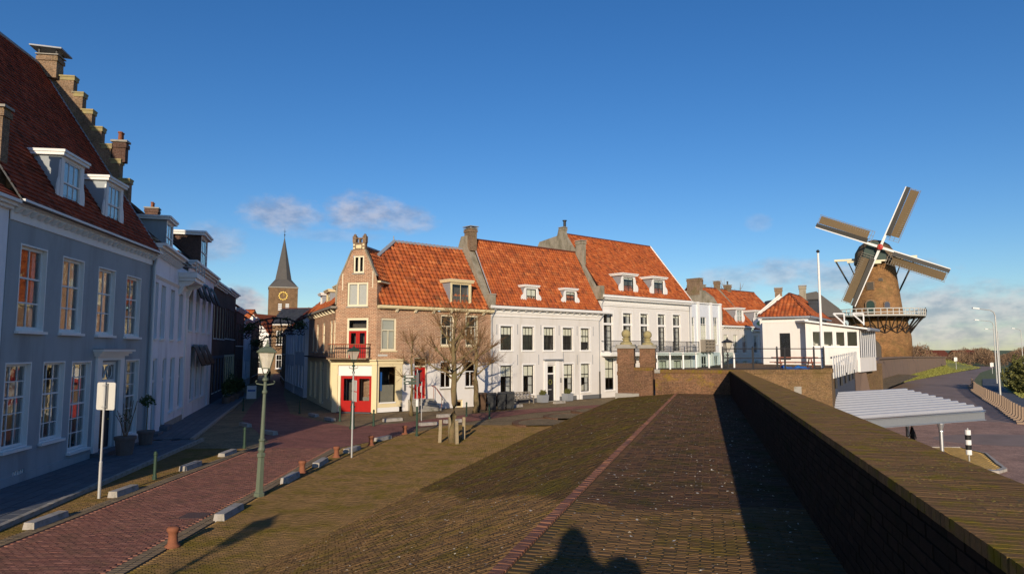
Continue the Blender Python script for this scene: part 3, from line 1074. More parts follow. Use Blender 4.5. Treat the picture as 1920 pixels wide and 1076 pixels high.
wall = thing('town_wall', 'long mossy brick parapet of the town wall running away beside the walkway', 'wall', (0, 0, 0), rad(-16))
core = MB()
for (y0, y1) in ((-14, 12), (12, 24), (24, 36.6)):
    za, zb = float(wt(y0)) - .035, float(wt(y1)) - .035
    core.hexa([(WX0 + .04, y0, -1.6), (WX1 - .02, y0, -1.6), (WX1 - .02, y1, -1.6), (WX0 + .04, y1, -1.6), (WX0 + .04, y0, za), (WX1 - .02, y0, za), (WX1 - .02, y1, zb), (WX0 + .04, y1, zb)])
core.build('core', 'brick_wall', wall)
fill = MB()
for (y0, y1) in ((-14, 12), (12, 24), (24, 36.6)):
    fill.quad((WX0 + .004, y0, float(wt(y0)) - .0009), (WX1 - .004, y0, float(wt(y0)) - .0009), (WX1 - .004, y1, float(wt(y1)) - .0009), (WX0 + .004, y1, float(wt(y1)) - .0009))
fill.build('joint_fill', 'moss_fill', wall)
# coping bricks on edge, three across
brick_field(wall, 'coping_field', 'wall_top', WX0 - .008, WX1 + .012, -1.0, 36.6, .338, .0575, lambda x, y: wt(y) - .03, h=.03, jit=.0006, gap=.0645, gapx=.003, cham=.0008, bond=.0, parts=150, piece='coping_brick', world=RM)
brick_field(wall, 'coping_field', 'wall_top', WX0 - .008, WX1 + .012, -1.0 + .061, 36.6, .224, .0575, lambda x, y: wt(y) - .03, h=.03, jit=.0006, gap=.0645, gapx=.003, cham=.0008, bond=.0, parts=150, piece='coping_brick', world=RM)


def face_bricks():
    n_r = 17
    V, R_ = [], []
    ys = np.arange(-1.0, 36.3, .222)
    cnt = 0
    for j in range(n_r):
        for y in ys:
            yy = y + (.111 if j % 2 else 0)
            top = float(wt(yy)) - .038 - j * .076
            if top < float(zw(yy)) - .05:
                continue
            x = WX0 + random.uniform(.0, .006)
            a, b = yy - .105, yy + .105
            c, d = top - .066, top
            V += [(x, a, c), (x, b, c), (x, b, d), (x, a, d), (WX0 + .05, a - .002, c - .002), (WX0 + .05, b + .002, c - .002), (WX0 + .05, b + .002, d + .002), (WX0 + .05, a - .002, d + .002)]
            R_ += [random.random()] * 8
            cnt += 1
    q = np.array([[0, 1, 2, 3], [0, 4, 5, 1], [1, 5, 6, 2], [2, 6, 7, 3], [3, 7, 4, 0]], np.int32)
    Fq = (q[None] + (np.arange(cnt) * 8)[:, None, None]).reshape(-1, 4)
    struct(obj('face_brick_field', np_mesh('face_brick_field', V, Fq, 'wall_face_shade', R_), wall), 'stuff')


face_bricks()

# ---- cross wall at the end of the walkway, flood slot and two gate pillars with stone balls
cw = thing('cross_wall', 'low brick wall with yellow moss closing the far end of the walkway', 'wall', (0, 0, 0), rad(-16))
zt0 = 3.36
mb = MB()
mb.box(-2.72, 1.63, YE + .25, YE + .85, -.2, zt0 - .17)
mb.build('wall_body', 'brick_wall', cw)
cop = MB()
x = -2.45
while x < 1.60:
    cop.box(x + .004, x + .066, YE + .20, YE + .90, zt0 - .17, zt0 + random.uniform(-.006, .006))
    x += .072
struct(cop.build('coping_row', 'wall_top', cw), 'stuff')
box('corner_stone', 'stone', cw, -2.74, -2.46, YE + .19, YE + .91, zt0 - .18, zt0 + .004)
gw = thing('gate_wall', 'short brick wall piece between flood slot and ball-topped gate pillar', 'wall', (0, 0, 0), rad(-16))
mb = MB()
mb.box(-3.80, -2.84, YE + .22, YE + .80, -.2, 3.30)
mb.build('wall_body', 'brick_pillar', gw)
cop = MB()
x = -3.78
while x < -2.86:
    cop.box(x + .004, x + .066, YE + .18, YE + .84, 3.301, 3.46)
    x += .0765
struct(cop.build('coping_row', 'wall_top', gw), 'stuff')


def pillar(label, x, y, w, ztop, ball):
    t = thing('gate_pillar', label, 'pillar', tuple(RM @ Vector((x, y, 0))), rad(-16), 'brick gate pillars with stone balls')
    h = w / 2
    mb = MB()
    mb.box(-h, h, -h, h, -.2, ztop - .2)
    mb.box(-h - .03, h + .03, -h - .03, h + .03, 3.05, 3.25)
    mb.box(-h - .04, h + .04, -h - .04, h + .04, ztop - 1.0, ztop - .78)
    mb.build('shaft', 'brick_pillar', t)
    box('foot_block', 'stone', t, -h - .12, h + .25, -h - .12, -h + .05, 1.75, 2.12)
    c = MB()
    c.box(-h - .10, h + .10, -h - .10, h + .10, ztop - .2, ztop - .08)
    c.box(-h - .06, h + .06, -h - .06, h + .06, ztop - .08, ztop)
    c.build('cap', 'stone', t)
    MB().lathe([(h * .78, 0), (h * .70, .10), (h * .42, .17), (h * .40, .25), (h * .52, .29), (h * .52, .34), (.10, .36)], 12, (0, 0, ztop)).build('pedestal', 'moss_stone', t, smooth=False)
    r = ball
    MB().lathe([(r * math.sin(math.pi * k / 10) + .002, -r * math.cos(math.pi * k / 10)) for k in range(11)], 16, (0, 0, ztop + .32 + r)).build('ball', 'moss_stone', t, smooth=True)


pillar('nearer brick gate pillar with a mossy stone ball on top', -4.22, YE + .55, .86, 4.66, .245)
pillar('farther brick gate pillar with a paler stone ball on top', -3.35, YE + 3.6, .86, 4.66, .245)

# low curved steps at the foot of the bank
st = thing('curved_steps', 'low fan of curved brick steps at the foot of the bank', 'steps', (0, 0, 0))


def arc_step(cx, cy, r, a0, a1, z):
    pts = [(cx + r * math.cos(rad(a)), cy + r * math.sin(rad(a))) for a in np.linspace(a0, a1, 18)]
    inn = [(cx + (r - .35) * math.cos(rad(a)), cy + (r - .35) * math.sin(rad(a))) for a in np.linspace(a1, a0, 18)]
    mb = MB()
    for i in range(17):
        p = [pts[i], pts[i + 1], inn[16 - i], inn[17 - i]]
        mb.hexa([(q[0], q[1], -.02) for q in p] + [(q[0], q[1], z) for q in p])
    mb.build('step_edge', 'brick_pillar', st)
    top = MB()
    top.quad(*[(q[0], q[1], z - .02) for q in inn[::-1]] + [(cx + 2.5, cy - 1.0, z - .02)])
    top.build('step_top', 'verge_far', st)


arc_step(2.9, 41.0, 2.9, 110, 215, .11)
arc_step(4.5, 44.6, 2.5, 105, 220, .14)
arc_step(6.4, 48.3, 2.3, 105, 220, .16)

# ---- bastion with the terrace behind the corner
bs = thing('bastion', 'old yellow-brown brick bastion carrying the terrace behind the corner of the wall', 'wall', (0, 0, 0))
BP = [(11.3, 34.95), (16.9, 36.4), (18.9, 40.2), (28.6, 57.0), (33.4, 62.0), (30, 66), (20, 62), (14.0, 50), (8.6, 39.6)]
MB().prism(BP, 'z', -1.6, 3.16).build('body', 'brick_yellow', bs)
cop = MB()
for (p, q) in ((BP[0], BP[1]), (BP[1], BP[2])):
    p, q = Vector(p), Vector(q)
    d = (q - p)
    n = int(d.length / .075)
    d.normalize()
    nn = Vector((d.y, -d.x))
    for i in range(n):
        a = p + d * (i * .075 + .005)
        b = p + d * (i * .075 + .07)
        c0, c1 = nn * .05, nn * -.45
        zt = 3.16 + .20 + random.uniform(-.01, .01)
        cop.hexa([(*(a + c0), 3.161), (*(b + c0), 3.161), (*(b + c1), 3.161), (*(a + c1), 3.161), (*(a + c0), zt), (*(b + c0), zt), (*(b + c1), zt), (*(a + c1), zt)])
struct(cop.build('coping_row', 'brick_yellow', bs), 'stuff')
box('name_stone', 'stone', bs, 14.55, 15.05, 35.82, 36.3, 2.10, 2.48)
# painted side wall under the slatted fence
p, q = Vector((18.9, 40.2)), Vector((28.6, 57.0))
d = (q - p).normalized()
n = Vector((d.y, -d.x)) * .03
a, b = p + n - d * 3.6, p + d * 16.0 + n
MB().quad((*a, -1.6), (*b, -1.6), (*b, 3.1), (*a, 3.1)).build('painted_side', 'wall_blue', bs)
a, b = p + d * 15.9 + n * 2, p + d * 19.6 + n * 2 + Vector((.5, 0))
MB().quad((*a, -1.6), (b.x + .9, b.y, -1.6), (*b, 3.6), (*a, 3.6)).build('brown_side', 'wall_brown', bs)

# ---- outside the wall: road, island, grass, dike wall
sheet('outer_road', 'outer_far', [(-16, -60), (70, -60), (60, 20), (41.6, 55.7), (36, 60), (28.8, 56.5), (17.0, 36.2), (11.6, 34.5)], -1.535)
sheet('asphalt_road', 'asphalt', [(28.8, 56.5), (36, 60), (41.6, 55.7), (49.8, 69.8), (56.9, 82.4), (64.6, 95.7), (76.4, 114.2), (93.5, 139), (121, 177.6), (170, 240), (168, 250), (149, 218.1), (108, 169.8), (73.1, 127.5), (51.7, 98.2), (44, 82)], -1.531)
sheet('road_patch', 'asphalt', [(33.2 + 5.2 * math.cos(a), 45.6 + 3.2 * math.sin(a)) for a in np.linspace(0, 2 * math.pi, 25)[:-1]], -1.527)
fp = [(42.6, 55.7), (50.8, 69.8), (57.9, 82.4), (65.8, 95.7), (78, 114.2), (95, 139), (98.5, 139), (81, 114.2), (69, 95.7), (61.5, 82.4), (54.5, 69.8), (47.5, 55.7), (60, 20), (58, 20)]
sheet('footpath', 'slab_far', fp, -1.50)
gb = MB()
L1 = [(42, 80, -1.5), (51.7, 98.2, -1.5), (73.1, 127.5, -1.5), (108, 169.8, -1.48), (149, 218.1, -1.4)]
L2 = [(41, 78, -1.45), (55, 102, -1.38), (82, 141, -.85), (119, 188, .1), (140, 228, 2.0)]
for i in range(4):
    gb.quad(L1[i], L1[i + 1], L2[i + 1], L2[i])
struct(gb.build('grass_bank', 'grass_ground'))
dk = thing('dike_wall', 'long brown retaining wall along the grass below the windmill', 'wall', (0, 0, 0))
DW = [(34.5, 65), (54.6, 102), (68, 121.5), (81.5, 141), (119, 188)]
mb = MB()
cp = MB()
for i in range(4):
    p, q = DW[i], DW[i + 1]
    zt = (3.1, 2.95, 2.85, 2.75, 2.25)
    mb.hexa([(p[0], p[1], -1.6), (q[0], q[1], -1.6), (q[0] - 6, q[1] + 3, -1.6), (p[0] - 6, p[1] + 3, -1.6), (p[0] - .3, p[1], zt[i]), (q[0] - .3, q[1], zt[i + 1]), (q[0] - 6, q[1] + 3, zt[i + 1]), (p[0] - 6, p[1] + 3, zt[i])])
    cp.hexa([(p[0], p[1] - .1, zt[i] + .001), (q[0], q[1] - .1, zt[i + 1] + .001), (q[0] - .8, q[1] + .3, zt[i + 1] + .001), (p[0] - .8, p[1] + .3, zt[i] + .001), (p[0], p[1] - .1, zt[i] + .25), (q[0], q[1] - .1, zt[i + 1] + .25), (q[0] - .8, q[1] + .3, zt[i + 1] + .25), (p[0] - .8, p[1] + .3, zt[i] + .25)])
mb.build('body', 'wall_brown', dk)
cp.build('coping', 'wall_brown', dk)
sheet('dike_top', 'grass_ground', [(32, 66), (52, 103), (66, 122.5), (80, 142), (117, 189), (140, 232), (190, 420), (20, 420), (20, 66)], 2.0)
# traffic island with yellow paving
isl = struct(obj('traffic_island', None, None, (24.0, 37.6, -1.53)))
ip = [(-2.1, -4.0), (-.6, -4.15), (.25, -3.5), (.8, -2.4), (2.8, 1.6), (2.9, 4.1), (.6, 4.2), (-1.1, -1.6)]
mb = MB()
for i in range(len(ip)):
    p, q = Vector(ip[i]), Vector(ip[(i + 1) % len(ip)])
    c = Vector((.3, -.5))
    pi, qi = p + (c - p).normalized() * .32, q + (c - q).normalized() * .32
    mb.hexa([(*p, 0), (*q, 0), (*qi, 0), (*pi, 0), (*p, .13), (*q, .13), (*qi, .15), (*pi, .15)])
mb.build('kerb', 'granite', isl)
MB().quad(*[(p[0] * .93 + .02, p[1] * .93 - .03, .10) for p in ip]).build('bed', 'tactile', isl)


def isl_in(x, y):
    k = np.ones_like(x, bool)
    for i in range(len(ip)):
        p, q = ip[i], ip[(i + 1) % len(ip)]
        k &= ((q[0] - p[0]) * (y - p[1]) - (q[1] - p[1]) * (x - p[0])) / math.hypot(q[0] - p[0], q[1] - p[1]) > .36
    return k


brick_field(isl, 'paver_field', 'tactile', -3, 4, -6, 5.5, .2, .1, lambda x, y: np.zeros_like(np.asarray(x, float)) + .105, h=.02, jit=.002, mask=isl_in, piece='paver')
# right-hand lawn
sheet('lawn', 'grass_ground', [(62, 84), (69.5, 95.7), (81.5, 114.2), (99, 139), (128, 177), (190, 177), (140, 84)], -1.495)
mh = box('manhole_cover', 'cover', None, -8.75, -8.1, 18.3, 18.95, -.02, .014)
tag(mh, 'square iron manhole cover set in the road beside the kerb block', 'manhole cover')
# ------------------------------------------------------------------ left-hand row
def house(name, label, o, az, group=None):
    return thing(name, label, 'house', (o[0], o[1], 0), rad(90 - az), group)


def cornice(root, x0, x1, z0, z1, out, m='white', name='cornice', steps=3, y=0.0):
    mb = MB()
    for i in range(steps):
        f = (i + 1) / steps
        mb.box(x0, x1, y - out * f, y + .05, z0 + (z1 - z0) * i / steps + (.0015 if i else 0), z0 + (z1 - z0) * (i + 1) / steps)
    return mb.build(name, m, root)


def brackets(root, x0, x1, n, z0, z1, out, w, m='white', name='bracket', y=0.0):
    me = MB().hexa([(-w / 2, y - out * .4, z0), (w / 2, y - out * .4, z0), (w / 2, y + .02, z0), (-w / 2, y + .02, z0), (-w / 2, y - out, z1), (w / 2, y - out, z1), (w / 2, y + .02, z1), (-w / 2, y + .02, z1)]).mesh(name, m)
    for i in range(n):
        obj(name, me, root, (x0 + (x1 - x0) * (i + .5) / n, 0, 0))


def downpipe(root, x, z0, z1, m='lead', y=-.09, r=.05, bend=0.0):
    pts = [(x, y, z0), (x, y, z1 - .5), (x + bend, y - .12, z1)]
    return MB().tube(pts, r, 8).build('drainpipe', m, root)


# ---- grey house
gh = house('townhouse', 'tall slate-grey townhouse with white sash windows and a stepped gable at the left edge', GO, GA)
UP = [(-4.4, -2.72, 5.0, 7.84), (-1.65, .03, 5.0, 7.80), (1.25, 2.9, 4.98, 7.76), (4.05, 5.72, 4.96, 7.72)]
LO = [(-4.82, -3.3, 1.22, 3.98), (-2.55, -1.03, 1.20, 3.98), (-.53, 1.08, .58, 3.95), (4.42, 5.98, .52, 3.95)]
DR = (1.86, 3.62, .28, 3.88)
CV = (-4.05, -3.35, .12, .50)
mb = facade(MB(), -5.1, 7.15, 0, 8.5, UP + LO + [DR, CV], 0, .3)
shell(mb, -5.1, 7.15, 11.3, 0, 8.5, 0, (4.5, 8.49))
mb.build('wall', 'grey_paint', gh)
mb = MB()
for (a, b) in ((-5.1, 1.4), (4.12, 7.15)):
    mb.box(a, b, -.035, .0, 0, .36)
mb.build('plinth', 'grey_paint', gh)
for i, h in enumerate(UP):
    window(gh, h, 2, 1, 2, .63, rec=.13, fw=.15, bw=.05, lining=.05, sillp=.14, curtain=[(0, .16), (.84, 1)] if i != 1 else [(0, .12), (.88, 1)])
for i, h in enumerate(LO):
    window(gh, h, 3, 2 if i < 2 else 3, 3, .60 if i < 2 else .52, rec=.13, fw=.13, bw=.032, lining=.05, sillp=.14, curtain=[(0, .14), (.86, 1)])
box('frieze', 'white', gh, -5.1, 7.15, -.04, 0, 8.5, 8.92)
cornice(gh, -5.1, 7.2, 8.92, 9.16, .42)
brackets(gh, -5.1, 7.15, 27, 8.74, 8.915, .32, .13)
downpipe(gh, 6.92, 0, 8.9, 'grey_paint')
# entrance
ds = MB()
ds.box(1.42, 1.86, -.10, 0, 0, 3.95)
ds.box(3.62, 4.06, -.10, 0, 0, 3.95)
ds.box(1.42, 4.06, -.09, 0, 3.951, 4.12)
ds.box(1.30, 4.18, -.20, 0, 4.121, 4.22)
ds.box(1.22, 4.30, -.30, 0, 4.221, 4.31)
ds.box(1.14, 4.40, -.40, 0, 4.311, 4.40)
ds.build('door_surround', 'white', gh)
box('lead_cover', 'lead', gh, 1.12, 4.42, -.42, 0, 4.401, 4.43)
fl = MB()
fl.box(1.86, 1.98, .10, .2, .28, 3.88)
fl.box(3.5, 3.62, .10, .2, .28, 3.88)
fl.box(1.98, 3.5, .10, .2, 3.76, 3.88)
fl.box(1.98, 3.5, .06, .2, 2.98, 3.14)
fr = fl.build('fanlight', 'white', gh)
box('pane', 'glass', fr, 1.98, 3.5, .15, .156, 3.14, 3.76)
tr = MB()
for cx in (2.35, 3.1):
    tr.tube([(cx + .22 * math.cos(a), .135, 3.45 + .29 * math.sin(a)) for a in np.linspace(0, 2 * math.pi, 17)], .022, 5)
tr.tube([(2.6, .135, 3.2), (2.85, .135, 3.7)], .02, 5)
tr.build('tracery', 'white', fr)
dr = box('door', 'black_paint', gh, 1.98, 3.5, .22, .28, .28, 2.98)
pn = MB()
for (a, b) in ((2.1, 2.66), (2.82, 3.38)):
    for (c, d) in ((.45, 1.2), (1.35, 2.85)):
        pn.box(a, b, .20, .219, c, d)
pn.build('door_panel', 'black_paint', dr)
MB().lathe([(.0, -.03), (.03, -.02), (.03, .02), (.0, .03)], 8, (3.32, .17, 1.45)).build('handle', 'gold', dr)
box('doorstep', 'bluestone', gh, 1.3, 4.2, -.55, .28, .0, .27)
cv = box('cellar_window', 'white', gh, -4.05, -3.35, .06, .12, .12, .50)
bars = MB()
for i in range(5):
    bars.box(-3.98 + i * .14, -3.92 + i * .14, .02, .05, .14, .48)
bars.build('grille', 'white', cv)
# roof, ridge, stepped gable
gr = gable_roof(gh, -5.1, 6.95, -.35, 9.12, 5.6, 18.25, 'tile_dark', 'slate', 11.5, w=.26, l=.22, flat=True, ridge='lead', lip=.05)
sg = [(-.05, 8.5), (-.05, 9.75), (.35, 9.95), (1.25, 11.35), (1.25, 12.7)]
for (n, z) in ((1.70, 13.66), (2.15, 14.4), (2.62, 15.25), (3.1, 16.1), (3.57, 16.95), (4.02, 17.75)):
    sg += [(n, sg[-1][1]), (n, z)]
sg += [(4.7, 17.75), (4.7, 18.2), (6.3, 18.2), (6.3, 17.75)]
for (n, z) in ((7.2, 16.95), (7.65, 16.1), (8.1, 15.25), (8.6, 14.4), (9.05, 13.66), (9.5, 12.7)):
    sg += [(n, sg[-1][1]), (n, z)]
sg += [(11.3, 12.7), (11.3, 8.5)]
MB().prism(sg, 'x', 6.96, 7.36).build('stepped_gable', 'brick_old', gh)
for (n0, n1, z) in ((1.22, 1.72, 12.7), (1.67, 2.17, 13.66), (2.12, 2.64, 14.4), (2.59, 3.12, 15.25), (3.07, 3.59, 16.1), (3.54, 4.04, 16.95), (3.99, 4.68, 17.75)):
    MB().box(6.90, 7.42, n0 - .03, n1 + .03, z + .001, z + .08).box(6.93, 7.39, n0 - .015, n1 - .05, z - .16, z + .001).build('step_coping', 'moss_stone', gh)
MB().hexa([(6.9, -.1, 9.76), (7.42, -.1, 9.76), (7.42, .36, 9.96), (6.9, .36, 9.96), (6.9, -.1, 9.84), (7.42, -.1, 9.84), (7.42, .36, 10.04), (6.9, .36, 10.04)]).hexa([(6.9, .37, 9.97), (7.42, .37, 9.97), (7.42, 1.24, 11.36), (6.9, 1.24, 11.36), (6.9, .37, 10.06), (7.42, .37, 10.06), (7.42, 1.24, 11.46), (6.9, 1.24, 11.46)]).build('kneeler_coping', 'plaster_old', gh)
MB().tube([(6.93, -.3, 9.2), (6.93, 5.6, 18.3)], .07, 6).build('verge_lead', 'lead', gh)
ch = chimney(gh, 6.72, 7.38, 4.72, 5.6, 17.6, 18.72, 'brick_old', 'stone', capt=.05)
MB().hexa([(6.5, 4.45, 18.98), (7.62, 4.45, 18.92), (7.62, 5.9, 19.02), (6.5, 5.9, 19.08), (6.5, 4.45, 19.05), (7.62, 4.45, 18.99), (7.62, 5.9, 19.09), (6.5, 5.9, 19.15)]).build('cowl_plate', 'lead', ch)
for (a, b) in ((6.77, 4.77), (7.33, 4.77), (6.77, 5.55), (7.33, 5.55)):
    box('cowl_leg', 'iron', ch, a - .04, a + .04, b - .04, b + .04, 18.77, 19.02)
chimney(gh, 7.0, 7.36, 1.5, 2.1, 13.6, 14.6, 'brick_dark', 'stone', 2)
chimney(gh, -5.1, -4.7, .4, 1.15, 9.6, 12.1, 'brick_old', 'stone', capt=.08, name='party_wall_stack')
yg = yr(-.35, 9.12, 5.6, 18.25)
for (a, b) in ((-1.9, -.15), (1.85, 3.55)):
    dormer(gh, a, b, 9.35, 11.45, .12, yg, frame='white', cheek='grey_paint', cols=3, split=.58, fw=.24, scroll=.45, cap=.2, over=.12, low=(.97, 'curtain'))

# ---- neighbour beyond the left edge of the picture (its shadow reaches the street)
nh = house('townhouse', 'pale plastered house just outside the left edge, only a strip of it visible', (GO[0], GO[1]), GA)
mb = facade(MB(), -17.0, -5.12, 0, 8.8, [(-16 + 2.8 * i, -14.6 + 2.8 * i, z, z + 2.4) for i in range(4) for z in (1.1, 5.2)], .02, .3)
shell(mb, -17.0, -5.12, 11, 0, 8.8, .02, (4.5, 8.79))
mb.build('wall', 'lilac_white', nh)
for i in range(4):
    for z in (1.1, 5.2):
        window(nh, (-16 + 2.8 * i, -14.6 + 2.8 * i, z, z + 2.4), 2, 1, 1, .55, rec=.14, y=.02)
cornice(nh, -17, -5.13, 8.8, 9.1, .35)
gable_roof(nh, -17, -5.13, -.3, 9.1, 5.5, 13.6, 'tile_dark', 'slate', w=.25, l=.3, flat=True, ridge='lead')

# ---- white house with raised cornice and bay
h2 = house('townhouse', 'white plastered house with heavy dentilled cornice next to the slate-grey one', HO, HA)
U2 = [(.62, 1.5, 4.95, 7.78), (2.25, 3.4, 4.95, 7.76), (4.78, 5.95, 4.95, 7.74), (7.32, 8.6, 4.95, 7.72)]
D2 = [(1.0, 2.0, .25, 3.95), (3.38, 4.35, .35, 3.93)]
W2 = [(5.5, 6.8, .9, 3.95), (8.2, 9.6, .9, 3.95)]
mb = facade(MB(), 0.02, 10.2, 0, 9.3, U2 + D2 + W2, 0, .3)
shell(mb, .02, 10.2, 9, 0, 9.3, 0, (4.5, 9.2))
mb.build('wall', 'lilac_white', h2)
for h in U2:
    window(h2, h, 1, 1, 1, .5, rec=.16, fw=.08, sillp=.1, colsb=1, blind=(.3, 'curtain'))
for h in W2:
    window(h2, h, 2, 1, 1, .62, rec=.14, fw=.1, sillp=.12)
for h in D2:
    fm = MB()
    fm.box(h[0], h[0] + .1, .1, .2, h[2], h[3]).box(h[1] - .1, h[1], .1, .2, h[2], h[3]).box(h[0] + .1, h[1] - .1, .1, .2, h[3] - .12, h[3]).box(h[0] + .1, h[1] - .1, .08, .2, 2.72, 2.86)
    f = fm.build('door_frame', 'white', h2)
    box('pane', 'glass', f, h[0] + .1, h[1] - .1, .15, .156, 2.86, h[3] - .12)
    d = box('door', 'green_black', h2, h[0] + .1, h[1] - .1, .2, .26, h[2], 2.72)
    box('handle', 'gold', d, h[1] - .22, h[1] - .18, .15, .2, 1.3, 1.42)
    box('doorstep', 'bluestone', h2, h[0] - .15, h[1] + .15, -.4, .2, .0, h[2])
box('plinth', 'stone', h2, 4.5, 10.2, -.04, 0, 0, .42)
cornice(h2, .1, 9.7, 7.98, 8.12, .12, 'white', 'string_course')
cornice(h2, .05, 6.6, 9.3, 9.66, .55)
brackets(h2, .15, 6.5, 16, 9.06, 9.29, .38, .14)
pr = MB()
pr.box(.05, .45, -.06, 0, 0, 7.98)
pr.box(9.75, 10.2, -.06, 0, 0, 9.3)
pr.build('pilaster', 'white', h2)
downpipe(h2, -.05, 0, 9.0, 'white')
by = MB()
by.box(6.7, 10.1, -1.0, 0, 8.62, 8.9)
by.box(6.8, 10.0, -.9, 0, 8.42, 8.619)
by.build('balcony', 'white', h2)
for xx in (6.95, 9.6):
    MB().prism([(0, 7.55), (0, 8.41), (-.85, 8.41), (-.6, 8.2), (-.3, 8.1), (-.15, 7.7)], 'x', xx, xx + .3).build('console', 'white', h2)
rl = MB()
for z in (9.25, 9.55):
    rl.tube([(6.75, 0, z), (6.75, -.95, z), (10.05, -.95, z), (10.05, 0, z)], .03, 6)
for xx in (6.75, 7.85, 8.95, 10.05):
    rl.tube([(xx, -.95, 8.9), (xx, -.95, 9.55)], .03, 6)
rl.build('railing', 'galv_dull', h2)
gable_roof(h2, .1, 10.2, -.2, 9.6, 4.4, 13.6, 'tile_slate', 'slate', w=.25, l=.22, flat=True, ridge='lead')
y2 = yr(-.2, 9.6, 4.4, 13.6)
dormer(h2, 4.6, 6.6, 9.7, 11.6, .35, y2, cheek='grey_paint', cols=2, cap=.22, over=.18, fw=.18, low=(.95, 'curtain'))
chimney(h2, 3.2, 4.0, 3.9, 4.9, 13.1, 14.9, 'brick_brown', 'stone', 3)
chimney(h2, 7.2, 8.0, 3.9, 4.9, 13.1, 14.6, 'brick_brown', 'moss_stone', 2)

# ---- pale house with striped drop awnings
h3 = house('townhouse', 'pale lilac house with folded dark awnings over its windows, third in the shaded row', HO, HA)
U3 = [(11.0 + i * 2.9, 12.5 + i * 2.9, 5.6, 9.0) for i in range(4)]
L3 = [(12.6 + i * 2.3, 14.3 + i * 2.3, 1.0, 4.6) for i in range(3)] + [(19.9, 21.1, .2, 4.4)]
mb = facade(MB(), 10.22, 22.4, 0, 9.7, U3 + L3, .03, .3)
shell(mb, 10.22, 22.4, 9, 0, 9.7, .03, (4.9, 9.6))
mb.build('wall', 'lilac_white', h3)
for h in U3 + L3[:3]:
    window(h3, h, 2, 1, 1, .6, rec=.14, y=.03)
box('door', 'dark_sash', h3, 19.9, 21.1, .25, .31, .2, 4.4)
for h in U3 + L3[:3]:
    mb = MB()
    n = 9
    for i in range(n):
        a = h[0] - .1 + (h[1] - h[0] + .2) * i / n
        b = h[0] - .1 + (h[1] - h[0] + .2) * (i + 1) / n
        k = .10 if i % 2 else 0
        zt = min(h[3] + .15, 9.2)
        zb = zt - 1.45
        mb.quad((a, -.08, zt), (b, -.08, zt), (b, -.62 - k, zb + .1 * (i % 2)), (a, -.62 - (.1 - k), zb))
    mb.build('awning', 'dark_sash', h3)
cornice(h3, 10.22, 22.4, 9.7, 10.1, .5, y=.03)
gable_roof(h3, 10.25, 22.4, -.2, 10.05, 4.4, 14.2, 'tile_slate', 'slate', w=.3, l=.3, flat=True)
y3 = yr(-.2, 10.05, 4.4, 14.2)
dormer(h3, 16.2, 19.4, 10.2, 12.6, .2, y3, cheek='brick_dark', cols=3, cap=.3, over=.25, fw=.2, capm='white')
chimney(h3, 20.5, 21.3, 4.0, 4.9, 13.9, 15.2, 'brick_dark', 'stone', 2)

# ---- darker houses further down
def row_house(label, x0, x1, eave, wallm, roofm, nb, ridge=3.6, y=0.0, frame='white', storeys=2, grp='houses further down the shaded street', dorm=False, lowm=None):
    t = house('townhouse', label, HO, HA, grp)
    holes = []
    st_h = (eave - .6) / storeys
    for i in range(nb):
        c = x0 + (x1 - x0) * (i + .5) / nb
        w = min(1.3, (x1 - x0) / nb * .62) / 2
        for s in range(storeys):
            holes.append((c - w, c + w, .9 + s * st_h, .9 + s * st_h + st_h * .62))
    mb = facade(MB(), x0, x1, 0, eave, holes, y, .25)
    shell(mb, x0, x1, 8, 0, eave, y, (4.6, eave - .1))
    mb.build('wall', wallm, t)
    if lowm:
        lh = [h for h in holes if h[2] < 2]
        facade(MB(), x0 + .05, x1 - .05, 0, 3.9, lh, y - .04, .1).build('shop_front', lowm, t)
    for h in holes:
        window(t, h, 1, 1, 1, .55, frame, rec=.10, fw=.16, colsb=2, y=y, sillp=.06)
    cornice(t, x0, x1, eave, eave + .4, .45, y=y)
    gable_roof(t, x0, x1, y - .2, eave + .35, 4.2, eave + ridge, roofm, 'slate' if 'slate' in roofm else 'tile_under', w=.35, l=.35, flat=True)
    return t


row_house('dark red brick house with white upright window frames, fourth in the shaded row', 22.45, 30.5, 9.45, 'brick_dark', 'tile_dark', 4, frame='cream_pale', lowm='wall_blue')
row_house('dark brick house with a small pediment, fifth in the shaded row', 30.55, 39.5, 9.65, 'brick_dark', 'tile_slate', 5, frame='cream_pale', lowm='cream')
t = row_house('lower dark brick house with pale cornice, sixth in the shaded row', 39.55, 48.5, 8.4, 'brick_dark', 'tile_orange', 5, frame='white', y=-.1)
row_house('whitewashed house near the far end of the shaded row', 48.55, 58, 7.6, 'lilac_white', 'tile_dark', 4, y=-.2)
row_house('brick house at the far end of the shaded row', 58.05, 70, 8.2, 'brick_old', 'tile_dark', 5, y=-.4)
# ------------------------------------------------------------------ sunlit row
RO, RA = (3.018, 58.649), 50.0


def wmat(o, az):
    return Matrix.Translation((o[0], o[1], 0)) @ Matrix.Rotation(rad(90 - az), 4, 'Z')


def anchors(root, pts, m='lead', y=-.03):
    me = MB().box(-.025, .025, y, 0, -.42, .42).mesh('wall_anchor', m)
    for (x, z) in pts:
        obj('wall_anchor', me, root, (x, 0, z))


